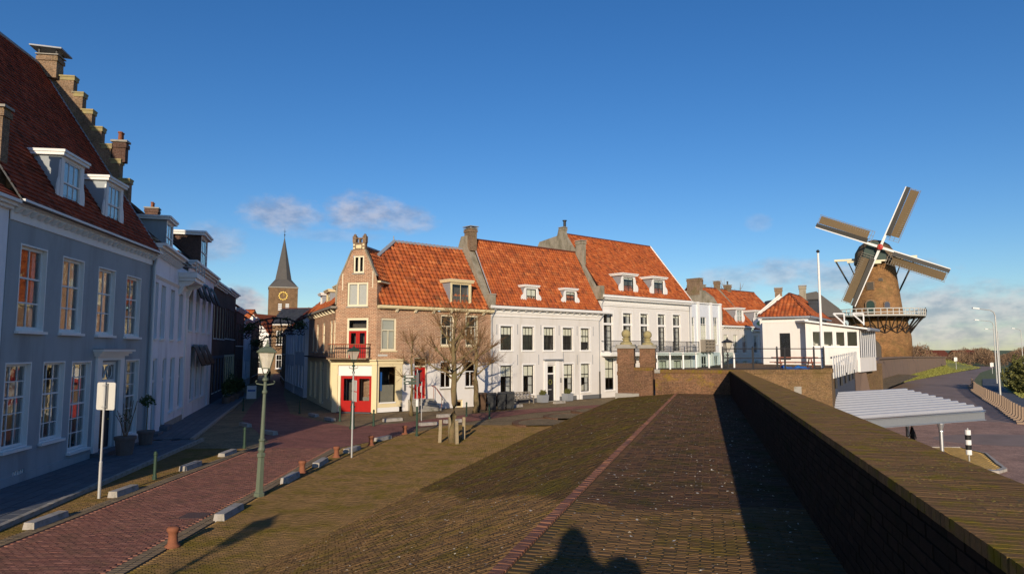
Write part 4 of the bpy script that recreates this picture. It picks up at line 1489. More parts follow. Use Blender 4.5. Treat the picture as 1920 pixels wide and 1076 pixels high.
# ---- white house with five bays
w1 = house('townhouse', 'white two-storey house of five bays with black door and orange tiled roof', RO, RA)
U = [(-5.16, -3.86, 4.30, 6.30), (-2.82, -1.5, 4.30, 6.30), (-.42, .9, 4.30, 6.30), (1.84, 3.14, 4.30, 6.30), (4.08, 5.30, 4.30, 6.30)]
Lw = [(-5.16, -3.87, .66, 3.12), (-2.75, -1.46, .66, 3.12), (1.93, 3.16, .62, 3.14), (4.06, 5.27, .62, 3.14)]
DD = (-.04, .96, .05, 3.10)
mb = facade(MB(), -6.15, 6.68, 0, 7.35, U + Lw + [DD], 0, .32)
shell(mb, -6.15, 6.68, 6.6, 0, 7.7, 0, (3.7, 7.6))
mb.build('wall', 'white_wall', w1)
ub = [.36, .34, .34, .33, .62]
for i, h in enumerate(U):
    window(w1, h, 3, 1, 2, .66, 'white', 'dark_sash', rec=.13, fw=.05, bw=.02, sillp=.07, blind=(ub[i], 'blind'))
for i, h in enumerate(Lw):
    window(w1, h, 2, 1, 2, .64, 'white', 'dark_sash', rec=.13, fw=.05, bw=.025, sillp=.07, blind=((.36, .36, .48, .48)[i], 'blind'), curtain=[(.62, 1)] if i < 2 else [(0, .2), (.6, 1)])
    # white window surrounds
for h in U + Lw:
    s_ = MB()
    s_.box(h[0] - .12, h[0], -.02, 0, h[2] - .1, h[3] + .12).box(h[1], h[1] + .12, -.02, 0, h[2] - .1, h[3] + .12).box(h[0], h[1], -.02, 0, h[3], h[3] + .12)
    s_.build('window_surround', 'white', w1)
mb = MB()
mb.box(-6.15, -.35, -.03, 0, 0, .36)
mb.box(1.4, 3.5, -.03, 0, 0, .36)
mb.box(4.2, 6.68, -.03, 0, 0, .36)
mb.build('plinth', 'plinth_grey', w1)
for xx in (3.55, 4.0):
    v = box('vent_block', 'white', w1, xx, xx + .2, -.06, 0, 0, .42)
ds = MB()
ds.box(-.40, -.04, -.07, 0, 0, 3.30).box(.96, 1.36, -.07, 0, 0, 3.30).box(-.40, 1.36, -.06, 0, 3.301, 3.44)
ds.build('door_surround', 'white', w1)
cn = MB()
cn.box(-.46, 1.60, -.22, 0, 3.46, 3.52)
cn.box(-.50, 1.66, -.30, 0, 3.521, 3.58)
cn.build('door_hood', 'lead', w1)
dv = MB()
dv.box(-.04, .04, .12, .2, .05, 3.1).box(.88, .96, .12, .2, .05, 3.1).box(.04, .88, .12, .2, 2.98, 3.1).box(.04, .88, .10, .2, 2.28, 2.40)
f = dv.build('door_frame', 'white', w1)
for (a, b) in ((.06, .32), (.36, .58), (.62, .86)):
    box('pane', 'glass', f, a, b, .15, .156, 2.40, 2.98)
dd = box('door', 'black_paint', w1, .04, .88, .18, .24, .05, 2.28)
MB().tube([(.46 + .17 * math.cos(a), .14, 1.62 + .19 * math.sin(a)) for a in np.linspace(0, 2 * math.pi, 17)], .05, 7).build('wreath', 'leaf_olive', dd)
box('letter_slot', 'galv_dull', dd, .26, .62, .165, .18, .95, 1.03)
box('doorstep', 'stone', w1, -.3, 1.3, -.35, .18, 0, .05)
box('house_number', 'plinth_grey', w1, 1.52, 1.64, -.03, 0, 1.55, 1.95)
fz = MB()
fz.box(-6.15, 6.68, -.04, 0, 7.35, 7.68)
fz.box(-6.15, 6.68, -.08, 0, 7.06, 7.14)
fz.build('frieze', 'white', w1)
g = MB()
g.box(-6.45, 7.9, -.48, 0, 7.70, 7.90)
g.box(-6.4, 7.85, -.40, 0, 7.66, 7.70)
g.build('gutter', 'white', w1)
brackets(w1, -6.2, 6.7, 16, 7.50, 7.655, .34, .16)
anchors(w1, [(-5.55, 6.0), (-3.35, 6.05), (-.75, 6.05), (1.4, 6.05), (3.62, 6.05), (5.7, 6.05), (-3.35, 3.55), (-1.0, 3.55), (1.9, 3.72), (3.62, 3.5), (5.6, 3.5)])
MB().tube([(6.85, -.35, 7.66), (6.45, -.08, 6.95), (6.45, -.08, 2.4)], .045, 8).build('drainpipe', 'lead', w1)
MB().tube([(6.45, -.08, 2.4), (6.45, -.08, .05)], .06, 8).build('drainpipe_foot', 'iron', w1)
MB().tube([(-5.95, -.35, 7.66), (-6.1, -.08, 6.9), (-6.1, -.08, .1)], .045, 8).build('drainpipe', 'lead', w1)
M1 = wmat(RO, RA)
gable_roof(w1, -5.95, 6.6, -.40, 7.92, 3.0, 13.65, parts=300, world=M1, w=.27, l=.30)
y1f = yr(-.40, 7.92, 3.0, 13.65)
for i, (a, b) in enumerate(((-2.6, -1.15), (2.05, 3.5))):
    dormer(w1, a, b, 8.12, 9.62, -.1, y1f, sash='dark_sash', cols=2, split=.5, fw=.13, scroll=1.0, cap=.18, over=.12, low=(.9, 'blind') if i == 0 else None, blind=(.2, 'blind') if i else None)
# gable parapets with chimneys
pw = MB()
pw.prism([(-.35, 7.6), (-.35, 8.75), (.05, 8.75), (.25, 8.5), (2.75, 13.0), (2.75, 13.9), (3.6, 13.9), (6.7, 7.6)], 'x', -6.55, -5.93)
pw.build('gable_parapet', 'plaster_old', w1)
box('kneeler_cap', 'stone', w1, -6.58, -5.90, -.40, .10, 8.76, 8.84)
MB().tube([(-5.92, .1, 8.6), (-5.92, 2.9, 13.6)], .06, 6).build('verge_lead', 'lead', w1)
ck = chimney(w1, -6.5, -5.85, 2.3, 3.2, 12.6, 14.45, 'brick_old', 'stone', 0, capt=.05)
MB().box(-6.62, -5.73, 2.18, 3.32, 14.62, 14.68).box(-6.5, -6.4, 2.3, 2.4, 14.5, 14.62).box(-5.95, -5.85, 3.1, 3.2, 14.5, 14.62).box(-5.95, -5.85, 2.3, 2.4, 14.5, 14.62).build('cowl_plate', 'lead', ck)

# ---- taller white hotel-like house with balcony
w3 = house('townhouse', 'tall white house with long iron balcony and big orange roof', RO, RA)
U3 = [(7.12, 8.42, 4.18, 7.86), (9.85, 11.15, 4.18, 7.86), (12.42, 13.65, 4.18, 7.88), (15.12, 16.36, 4.18, 7.92), (17.56, 18.86, 4.18, 7.94)]
G3 = [(7.26, 8.6, .64, 3.62), (9.8, 11.2, .4, 3.3), (12.6, 14.0, .4, 3.3), (15.2, 16.6, .4, 3.3), (17.6, 19, .4, 3.3)]
mb = facade(MB(), 6.70, 20.28, 0, 9.0, U3 + G3, 0, .3)
shell(mb, 6.70, 20.28, 10.3, 0, 9.0, 0, (3.9, 8.9))
mb.build('wall', 'white_wall2', w3)
for h in U3:
    window(w3, h, 2, 1, 4, .72, 'white', 'dark_sash', rec=.14, fw=.06, bw=.03, sill=None, blind=(.07, 'blind'), curtain=[(.55, .98)])
    box('transom', 'white', w3, h[0], h[1], .06, .2, 6.66, 6.86)
for h in G3:
    window(w3, h, 2, 1, 2, .68, 'white', 'dark_sash', rec=.14, fw=.06, bw=.03, blind=(.62, 'blind'))
for h in U3:
    s_ = MB()
    s_.box(h[0] - .13, h[0], -.02, 0, h[2], h[3] + .14).box(h[1], h[1] + .13, -.02, 0, h[2], h[3] + .14).box(h[0], h[1], -.02, 0, h[3], h[3] + .14)
    s_.build('window_surround', 'white', w3)
fz = MB()
fz.box(6.7, 20.28, -.05, 0, 8.60, 9.02)
fz.box(6.7, 20.28, -.09, 0, 8.45, 8.52)
fz.build('frieze', 'white', w3)
g = MB()
g.box(6.68, 20.4, -.55, 0, 9.20, 9.44)
g.box(6.68, 20.35, -.40, 0, 9.03, 9.20)
g.build('gutter', 'white', w3)
bl = MB()
bl.box(6.72, 20.3, -1.25, 0, 3.95, 4.12)
bl.box(6.72, 20.3, -1.18, 0, 3.80, 3.949)
bl.build('balcony_slab', 'white', w3)
rl = MB()
for z in (5.18, 4.26):
    rl.tube([(6.8, -.02, z), (6.8, -1.2, z), (20.25, -1.2, z), (20.25, -.02, z)], .028, 6)
rl.tube([(9.2, -1.2, 4.45), (17.6, -1.2, 4.45), (18.6, -1.2, 4.62), (20.2, -1.2, 4.62)], .02, 5)
rl.build('balcony_rail', 'iron', w3)
bb = MB()
for i in range(90):
    xx = 6.8 + 13.45 * i / 89
    bb.box(xx - .012, xx + .012, -1.212, -1.188, 4.12, 5.16)
for xx in (6.8, 9.3, 11.5, 13.7, 15.9, 18.2, 20.25):
    bb.box(xx - .03, xx + .03, -1.23, -1.17, 4.12, 5.2)
struct(bb.build('balusters', 'iron', w3), 'stuff')
MB().tube([(20.0, -.4, 9.2), (20.3, -.1, 8.3), (20.3, -.1, .2)], .05, 8).build('drainpipe', 'lead', w3)
MB().tube([(6.95, -.4, 9.2), (6.85, -.1, 8.6), (6.85, -.1, 7.9)], .04, 8).build('drainpipe', 'lead', w3)
gable_roof(w3, 6.85, 20.25, -.42, 9.46, 4.9, 15.75, w=.24, l=.27, world=M1)
y3f = yr(-.42, 9.46, 4.9, 15.75)
for (a, b) in ((9.7, 11.6), (14.3, 16.2)):
    dormer(w3, a, b, 9.55, 11.45, -.1, y3f, sash='dark_sash', cols=2, split=.5, fw=.18, scroll=1.15, cap=.22, over=.2, blind=(.14, 'blind'), curtain=None)
MB().tube([(20.28, -.4, 9.5), (20.28, 4.9, 15.85)], .08, 6).build('verge_board', 'white', w3)
gb_ = MB()
gb_.prism([(-.4, 9.0), (-.4, 10.25), (.1, 10.25), (.3, 9.9), (1.9, 12.2), (4.3, 15.4), (4.6, 16.2), (5.2, 16.2), (5.4, 15.6), (8.0, 15.3), (8.6, 14.4), (10.3, 9.0)], 'x', 6.42, 6.86)
gb_.build('gable_parapet', 'plaster_old', w3)
chimney(w3, 6.42, 6.95, 2.0, 2.85, 12.0, 14.7, 'plaster_old', 'stone', 0, capt=.08)
ck = chimney(w3, 6.45, 6.95, 4.55, 5.15, 15.8, 16.35, 'plaster_old', 'stone', 0, capt=.06)
MB().lathe([(.14, 0), (.14, .55), (.22, .58), (.22, .66), (.12, .68)], 10, (6.7, 4.6, 16.41)).build('flue_pipe', 'iron', ck)

# ---- bluish wing with pilasters
wg = house('house_wing', 'bluish white flat-topped wing with pilasters right of the tall white house', RO, RA)
UW = [(20.62, 21.36, 4.95, 7.80), (22.45, 23.5, 4.95, 7.86), (24.82, 25.6, 4.95, 7.90)]
LWg = [(22.45, 23.5, .8, 3.7), (24.82, 25.6, .8, 3.7)]
mb = facade(MB(), 20.30, 26.24, 0, 9.35, UW + LWg, .04, .25)
shell(mb, 20.30, 26.24, 8, 0, 9.35, .04, (4, 9.3))
mb.build('wall', 'blue_white', wg)
for h in UW:
    window(wg, h, 2, 1, 3, .74, 'white', rec=.08, fw=.05, bw=.03, y=.04, low=(.7, 'blind'))
for h in LWg:
    window(wg, h, 2, 1, 2, .7, 'white', rec=.08, fw=.05, bw=.03, y=.04)
pl = MB()
for xx in (20.3, 21.75, 24.1, 25.86):
    pl.box(xx, xx + .38, -.10, .04, 0, 9.45)
pl.box(20.28, 26.28, -.14, .04, 9.28, 9.40)
pl.build('pilasters', 'white', wg)
rl = MB()
for z in (4.3, 4.65, 5.0, 5.3):
    rl.box(22.1, 23.9, -.75, -.70, z, z + .12)
for xx in (22.1, 22.7, 23.3, 23.85):
    rl.box(xx, xx + .06, -.76, .0, 4.15, 5.45)
rl.build('balcony', 'wood_grey', wg)

# ---- lower houses beyond
def low_house(name, label, x0, x1, eave, ridge, yrg, wins, wallm, dorm, grp=None):
    t = house(name, label, RO, RA, grp)
    holes = [(a, b, z0, z1) for (a, b) in wins for (z0, z1) in ((3.95, 6.05), (.8, 3.1))]
    mb = facade(MB(), x0, x1, 0, eave, holes, .05, .25)
    shell(mb, x0, x1, 2 * yrg, 0, eave, .05, (3.5, eave - .1))
    mb.build('wall', wallm, t)
    for h in holes:
        window(t, h, 2, 1, 2, .66, 'white', rec=.10, fw=.07, bw=.04, y=.05, blind=(.3, 'blind'))
    g = MB()
    g.box(x0, x1 + .1, -.35, .05, eave + .02, eave + .2)
    g.build('gutter', 'white', t)
    brackets(t, x0, x1, int((x1 - x0) / .5), eave - .18, eave + .015, .25, .16, 'white', y=.05)
    gable_roof(t, x0 + .02, x1, -.3, eave + .2, yrg, ridge, w=.3, l=.32)
    yf = yr(-.3, eave + .2, yrg, ridge)
    for (a, b, z0, z1) in dorm:
        dormer(t, a, b, z0, z1, .1, yf, cols=2, fw=.14, scroll=.8, cap=.2, over=.16, low=(.9, 'curtain'))
    return t


l5 = low_house('townhouse', 'lower grey-white house with orange roof beyond the bluish wing', 26.3, 32.5, 6.85, 11.7, 4.4, [(26.75, 27.6), (28.65, 29.5), (30.5, 31.4)], 'white_wall', [(29.5, 30.9, 7.4, 8.95)])
sh = MB()
sh.prism([(.2, 8.6), (1.3, 10.3), (2.4, 11.1), (4.8, 11.2), (5.5, 9), (5.5, 7.0), (.2, 7.0)], 'x', 26.26, 26.9)
sh.build('chimney_shoulder', 'plaster_old', l5)
chimney(l5, 26.25, 26.9, 2.7, 4.4, 10.6, 12.5, 'brick_old', 'stone', 0, capt=.06)
MB().prism([(-.3, 7.0), (4.4, 11.9), (4.4, 11.6), (.1, 7.0)], 'x', 32.3, 32.55).build('gable_coping', 'plaster_old', l5)
chimney(l5, 32.1, 32.6, 4.1, 4.7, 11.0, 12.6, 'brick_old', 'stone', 0)
chimney(l5, 29.3, 29.8, 4.3, 4.8, 11.3, 12.0, 'plaster_old', 'stone', 1, potm='iron')
l6 = low_house('townhouse', 'last white house of the sunlit row with round-topped dormer', 32.6, 41.0, 6.5, 11.7, 4.6, [(32.9, 33.75), (34.3, 35.1), (36, 36.9), (38, 38.9)], 'white_wall2', [(33.4, 34.8, 7.2, 8.8)])
chimney(l6, 34.6, 35.3, 4.3, 4.9, 11.2, 12.3, 'brick_old', 'stone', 1, potm='iron')
# oval hanging sign
osn = thing('oval_sign', 'white oval hanging sign with a green oval centre near the low white houses', 'sign', (27.6, 75.5, 0), rad(-18))
MB().prism([(.95 * math.cos(a), 7.25 + .58 * math.sin(a)) for a in np.linspace(0, 2 * math.pi, 25)[:-1]], 'y', -.05, .05).build('board', 'white', osn)
MB().prism([(.55 * math.cos(a), 7.25 + .27 * math.sin(a)) for a in np.linspace(0, 2 * math.pi, 25)[:-1]], 'y', -.065, -.051).build('green_oval', 'sign_oval', osn)
box('lettering', 'white', osn, -.3, .3, -.07, -.066, 7.2, 7.30)
MB().tube([(0, 0, 2.0), (0, 0, 6.7)], .05, 8).build('post', 'iron', osn)

# ------------------------------------------------------------------ brown corner house
bh = house('corner_house', 'brown brick corner house with bell gable, red doors and orange roof', RO, RA)
UB = [(-16.02, -14.78, 4.32, 6.62), (-10.98, -9.72, 4.66, 7.04), (-8.66, -7.40, 4.66, 7.06)]
LB = [(-10.98, -9.95, 1.5, 3.55), (-8.66, -7.62, 1.5, 3.55)]
DB = (-13.25, -12.1, .82, 3.85)
SW = (-16.15, -14.78, .68, 3.18)
CB = (-9.48, -8.86, .0, .58)
mb = facade(MB(), -16.4, -6.17, 3.36, 7.25, [h if h[2] >= 3.36 else (h[0], h[1], 3.36, h[3]) for h in UB + LB + [DB]], 0, .25)
shell(mb, -16.4, -6.17, 7, 0, 7.3, 0, (3.8, 7.25))
mb.build('wall', 'brick_brown', bh)
lowh = [(h[0], h[1], h[2], min(h[3], 3.36)) for h in LB + [DB]] + [CB]
facade(MB(), -14.25, -6.17, 0, 3.36, lowh, -.015, .27).build('plaster_base', 'white_wall2', bh)
for i, h in enumerate(UB):
    window(bh, h, 1, 1, 1, .64, 'cream_pale', rec=.07, fw=.13, bw=.05, colsb=2, sill='cream', sillp=.06, blind=(.99, 'slat_blind') if i == 0 else None, curtain=None if i == 0 else [(0, .1), (.9, 1)])
for h in LB:
    window(bh, h, 1, 1, 1, .6, 'white', rec=.07, fw=.1, bw=.05, colsb=2, sill='stone', sillp=.1)
window(bh, CB, 1, 0, 1, .6, 'cream', rec=.08, fw=.1, sill=None)
# shop window in cream framing
sf = MB()
sf.box(-16.42, -16.15, -.06, .1, .35, 3.36).box(-14.78, -14.27, -.06, .1, .35, 3.36).box(-16.15, -14.78, -.06, .1, .35, .68).box(-16.15, -14.78, -.06, .1, 3.18, 3.36)
sf.box(-16.42, -14.24, -.10, 0, 3.361, 3.62)
sf.box(-16.42, -14.20, -.22, 0, 3.621, 3.72)
s_ = sf.build('shop_front', 'cream', bh)
box('pane', 'glass', s_, -16.15, -14.78, .05, .058, .68, 3.18)
box('film', 'film', s_, -16.1, -14.85, .20, .21, .68, 1.9)
box('poster', 'sign_blue', s_, -15.98, -15.80, .16, .165, 1.5, 2.8)
box('shop_sill', 'white', s_, -16.1, -14.8, -.10, -.061, .62, .72)
box('shop_plinth', 'white', bh, -16.25, -14.5, -.05, 0, .02, .349)
box('shop_backing', 'room', bh, -16.2, -14.4, 1.6, 1.65, .1, 3.3)
# red front door with steps
dv = MB()
dv.box(-13.25, -13.15, .10, .2, .82, 3.85).box(-12.2, -12.1, .10, .2, .82, 3.85).box(-13.15, -12.2, .10, .2, 3.74, 3.85).box(-13.15, -12.2, .08, .2, 3.12, 3.22)
f = dv.build('door_frame', 'cream_pale', bh)
for (a, b) in ((-13.13, -12.70), (-12.65, -12.22)):
    box('pane', 'glass', f, a, b, .15, .156, 3.22, 3.74)
d = box('door', 'red_paint', bh, -13.15, -12.2, .17, .23, .82, 3.12)
box('door_glass', 'black_paint', d, -12.82, -12.5, .155, .169, 1.9, 2.9)
stp = MB()
for i in range(4):
    stp.box(-13.75 + .0, -11.75, -.45 - .32 * (3 - i), -.02 - .0, .2 * i + (.001 if i else 0), .2 * (i + 1))
stp.build('front_steps', 'stone', bh)
hr = MB()
for xx in (-13.7, -11.8):
    hr.tube([(xx, -.1, 1.75), (xx, -.55, 1.70), (xx, -1.5, .95), (xx, -1.55, .75)], .028, 6)
    for (yy, z0, z1) in ((-.4, .8, 1.72), (-1.45, .2, .98)):
        hr.tube([(xx, yy, z0), (xx, yy, z1)], .02, 6)
hr.build('handrail', 'balcony_wood', bh)
box('notice_board', 'sign_back', bh, -14.12, -13.98, -.06, -.016, 2.35, 2.75)
box('letter_box', 'plinth_grey', bh, -14.12, -13.98, -.08, -.016, 1.45, 1.95)
MB().lathe([(.0, -.14), (.13, -.1), (.16, 0), (.13, .1), (.0, .14)], 10, (-14.1, -.2, 3.5)).build('alarm_lamp', 'iron', bh)
nm = box('street_name_plate', 'sign_back', bh, -16.25, -15.5, -.03, 0, 3.93, 4.05)
g = MB()
g.box(-16.35, -6.05, -.36, 0, 7.36, 7.52)
g.box(-16.35, -6.1, -.28, 0, 7.30, 7.359)
g.build('gutter', 'cream', bh)
brackets(bh, -15.6, -6.2, 6, 7.08, 7.295, .26, .16, 'cream_pale')
anchors(bh, [], 'lead')
brf = gable_roof(bh, -13.1, -6.5, -.3, 7.5, 3.5, 12.75, parts=300, world=M1, ridge='lead', rr=.15, w=.37, l=.37, amp=.065, lip=.07)
kz = 3.8 / 5.25
rp = [(-13.1, 7.5), (-16.25, 7.5), (-16.25, 9.2), (-15.0, 11.3), (-13.1, 12.75)]
MB().quad(*[(x, -.3 + (z - 7.5) * kz - .0, z - .03) for x, z in rp]).build('roof_corner', 'tile_under', bh)
sl_ = math.hypot(3.8, 5.25)


def corner_in(u, v):
    x, z = -16.3 + u, 7.5 + v * 5.25 / sl_
    if x > -13.1 or z > 12.7:
        return False
    return x > -16.2 if z < 9.3 else x > (-16.25 + (z - 9.2) * .595 if z < 11.3 else -15 + (z - 11.3) * 1.31)


tile_field(brf, 'tile_field', 'tile_orange', (-16.3 + .13, -.32, 7.505), (1, 0, 0), (0, 3.8, 5.25), corner_in, .37, .37, amp=.065, lip=.07, umax=4, vmax=7)
MB().quad((-13.1, 3.5, 12.75), (-15.0, 2.45, 11.3), (-15.4, 5.2, 10.6)).build('hip_face', 'tile_under', bh)
MB().tube([(-13.05, 3.45, 12.82), (-15.05, 2.4, 11.4)], .15, 6).build('hip_lead', 'lead', bh)
MB().tube([(-13.1, 3.5, 12.8), (-13.1, 3.5, 13.25)], [.06, .03], 6).build('finial', 'lead', bh)
yb = yr(-.3, 7.5, 3.5, 12.75)
dormer(bh, -10.15, -8.15, 7.75, 9.55, -.05, yb, frame='cream', cheek='lead', cols=2, split=.01, fw=.16, cap=.22, over=.14, low=(.42, 'room'))
MB().tube([(-6.6, -.1, 7.7), (-6.6, 3.4, 12.6)], .09, 6).build('verge_lead', 'lead', bh)
# corner pavilion: local frame turned to face the square
PV = wmat((-9.545, 48.107), 102)
Minv = wmat(RO, RA).inverted() @ PV


# gable field with curved sides, window cut out
gf = MB()
left = [(-3.12, 7.6), (-3.05, 8.9), (-2.82, 9.6), (-2.5, 10.25), (-2.2, 10.95), (-1.95, 11.5)]
holes = [(-2.26, -.68, 7.44, 9.16), (-1.84, -1.02, 9.82, 11.08)]


def gx(z):
    L_ = left
    for i in range(len(L_) - 1):
        if L_[i][1] <= z <= L_[i + 1][1]:
            t = (z - L_[i][1]) / (L_[i + 1][1] - L_[i][1])
            x = L_[i][0] + t * (L_[i + 1][0] - L_[i][0])
            return x
    return L_[-1][0]


zs = sorted(set([7.6, 8.3, 8.9, 9.16, 9.6, 9.82, 10.25, 10.6, 10.95, 11.08, 11.5]))
for i in range(len(zs) - 1):
    za, zb = zs[i], zs[i + 1]
    zm = (za + zb) / 2
    xl0, xl1 = gx(za), gx(zb)
    xr0, xr1 = -2.9 - xl0, -2.9 - xl1
    xr0, xr1 = min(xr0, 0.0) if za < 9.6 else xr0, min(xr1, 0.0) if zb < 9.6 else xr1
    hs = [h for h in holes if h[2] < zm < h[3]]
    if hs:
        h = hs[0]
        gf.quad((xl0, -.002, za), (h[0], -.002, za), (h[0], -.002, zb), (xl1, -.002, zb))
        gf.quad((h[1], -.002, za), (xr0, -.002, za), (xr1, -.002, zb), (h[1], -.002, zb))
    else:
        gf.quad((xl0, -.002, za), (xr0, -.002, za), (xr1, -.002, zb), (xl1, -.002, zb))
m2 = facade(MB(), -3.12, 0.0, 3.7, 7.44, [(-2.24, -.62, 3.78, 6.63)], 0, .25)
m2.quad((-3.12, 0, 7.44), (-2.26, 0, 7.44), (-2.26, 0, 7.6), (-3.12, 0, 7.6)).quad((-.68, 0, 7.44), (0, 0, 7.44), (0, 0, 7.6), (-.68, 0, 7.6))
o_ = len(m2.v)
m2.v += gf.v
m2.f += [tuple(k + o_ for k in f_) for f_ in gf.f]
# return walls of the pavilion and its back
m2.quad((0, 0, 3.7), (0, 3.2, 3.7), (0, 3.2, 9.3), (0, 0, 9.3)).quad((-3.12, 0, 0), (-3.12, 3.2, 0), (-3.12, 3.2, 8.9), (-3.12, 0, 8.9))
pv = m2.build('corner_gable', 'brick_brown', bh)
pv.matrix_basis = Minv
window(pv, (-2.26, -.68, 7.44, 9.16), 2, 0, 1, .5, 'cream_pale', rec=.06, fw=.13, bw=.13, sill='stone', sillp=.07, low=(.98, 'curtain'), name='gable_window', panes=False)
window(pv, (-1.84, -1.02, 9.82, 11.08), 2, 0, 1, .5, 'cream_pale', rec=.06, fw=.12, bw=.14, sill='stone', sillp=.07, name='attic_window', panes=False)
for (a, b, c, e) in ((-2.12, -1.54, 7.58, 9.02), (-1.40, -.82, 7.58, 9.02), (-1.72, -1.5, 9.95, 10.95), (-1.36, -1.14, 9.95, 10.95)):
    box('pane', 'glass', pv, a, b, .09, .096, c, e)
box('backing', 'room', pv, -2.85, -.2, .9, .92, 3.8, 9.2)
box('backing', 'room', pv, -1.95, -.95, .5, .52, 9.7, 11.2)
# balcony door
fm = MB()
fm.box(-2.24, -2.10, .05, .15, 3.78, 6.63).box(-.76, -.62, .05, .15, 3.78, 6.63).box(-2.10, -.76, .05, .15, 6.47, 6.63).box(-2.10, -.76, .04, .15, 5.72, 5.90)
fm.build('balcony_door_frame', 'cream_pale', pv)
box('pane', 'glass', pv, -2.10, -.76, .10, .106, 5.90, 6.47)
bd = MB()
for (a, b) in ((-2.10, -1.435), (-1.425, -.76)):
    bd.box(a, b, .09, .14, 3.78, 4.75).box(a, a + .14, .09, .14, 4.75, 5.72).box(b - .14, b, .09, .14, 4.75, 5.72).box(a + .14, b - .14, .09, .14, 5.57, 5.72)
bd.build('balcony_door', 'red_paint', pv)
for (a, b) in ((-1.96, -1.575), (-1.285, -.90)):
    box('pane', 'glass', pv, a, b, .11, .116, 4.75, 5.57)
# gable coping and crest
for sgn in (-1, 1):
    cp = MB()
    for i in range(len(left) - 1):
        (xa, za), (xb, zb) = left[i], left[i + 1]
        if sgn > 0:
            xa, xb = -2.9 - xa, -2.9 - xb
            if za < 9.4:
                continue
        cp.hexa([(xa - .06, -.05, za), (xa + .06, -.05, za), (xa + .06, .3, za), (xa - .06, .3, za), (xb - .06, -.05, zb), (xb + .06, -.05, zb), (xb + .06, .3, zb), (xb - .06, .3, zb)])
    cp.build('gable_coping', 'plaster_old', pv)
cr = MB()
cr.box(-1.88, -.94, -.04, .3, 11.5, 12.0)
cr.box(-1.92, -1.66, -.05, .3, 12.0, 12.48).box(-1.16, -.90, -.05, .3, 12.0, 12.48).box(-1.47, -1.35, -.03, .25, 12.0, 12.32)
cr.box(-1.66, -1.16, -.04, .25, 12.28, 12.36)
cr.lathe([(.13, 0), (.10, .12), (.03, .18)], 6, (-1.79, .1, 12.48)).lathe([(.13, 0), (.10, .12), (.03, .18)], 6, (-1.03, .1, 12.48))
cr.build('crest', 'brick_old', pv)
dt = MB()
for (a, b) in ((-1.8, 11.6), (-1.08, 11.6), (-1.8, 11.84), (-1.08, 11.84), (-1.44, 11.72)):
    dt.box(a - .07 if a != -1.44 else a - .2, a + .07 if a != -1.44 else a + .2, -.055, -.041, b - .05 if a != -1.44 else b - .12, b + .07 if a != -1.44 else b + .12)
dt.build('date_stone', 'cream', pv)
an = MB()
for (x, z) in ((-2.62, 9.35), (-.32, 9.5)):
    an.box(x - .03, x + .03, -.04, -.003, z - .75, z + .45)
an.build('wall_anchor', 'cream_pale', pv)
# pavilion roof: two small slopes behind the gable
rf = MB()
rf.hexa([(-3.1, .3, 8.85), (-3.1, 4.2, 8.85), (-1.4, 4.2, 11.7), (-1.4, .3, 11.7), (-3.1, .3, 8.95), (-3.1, 4.2, 8.95), (-1.4, 4.2, 11.8), (-1.4, .3, 11.8)])
rf.build('roof', 'tile_under', pv)
rr_ = MB().hexa([(.12, .3, 9.2), (.12, 3.6, 9.2), (-1.4, 4.4, 11.7), (-1.4, .3, 11.7), (.12, .3, 9.3), (.12, 3.6, 9.3), (-1.4, 4.4, 11.8), (-1.4, .3, 11.8)]).build('roof', 'tile_under', pv)
U_ = Vector((0, 1, 0))
V_ = Vector((-1.52, 0, 2.5))
tile_field(pv, 'tile_field', 'tile_orange', (.14, .3, 9.3), U_, V_, lambda u, v: 0 <= u <= 3.4 + v * .25 and 0 <= v <= 2.92, .37, .36, umax=6, vmax=3.2, amp=.065, lip=.06)
V_ = Vector((1.7, 0, 2.85))
tile_field(pv, 'tile_field', 'tile_orange', (-3.12, .3, 8.95), U_, V_, lambda u, v: 0 <= u <= 3.9 and 0 <= v <= 3.3, .37, .36, umax=6, vmax=3.4, amp=.065, lip=.06)
MB().tube([(-1.4, .2, 11.83), (-1.4, 4.6, 11.83)], .11, 8).build('ridge', 'lead', pv)
box('gutter', 'cream', pv, .05, .30, -.05, 2.2, 9.12, 9.24)
# hip between the pavilion and the main ridge
# shop level of the corner
sh = MB()
sh.box(-3.22, -2.80, -.12, .2, 0, 3.30).box(-.24, .14, -.12, .2, 0, 3.30)
sh.box(-3.30, .16, -.16, .2, 3.301, 3.60)
sh.box(-3.42, .18, -.34, .2, 3.601, 3.70)
sf_ = sh.build('shop_front', 'cream', pv)
box('fascia_panel', 'white', pv, -2.80, -.24, .02, .1, 2.56, 3.30)
box('door_post', 'cream_pale', pv, -2.80, -2.62, -.02, .1, 0.05, 2.56)
dm = MB()
for (a, b) in ((-2.60, -1.45), (-1.43, -.26)):
    dm.box(a, b, .04, .10, .06, .82).box(a, a + .20, .04, .10, .82, 2.54).box(b - .20, b, .04, .10, .82, 2.54).box(a + .20, b - .20, .04, .10, 2.36, 2.54)
dm.build('shop_door', 'red_paint', pv)
for (a, b) in ((-2.40, -1.65), (-1.23, -.46)):
    box('pane', 'glass', pv, a, b, .065, .071, .82, 2.36)
box('backing', 'room', pv, -2.8, -.3, 1.2, 1.22, .05, 3.3)
box('counter', 'wood_grey', pv, -1.15, -.5, .5, .6, .8, 1.05)
box('doorstep', 'bluestone', pv, -2.75, -.2, -.35, .0, 0, .05)
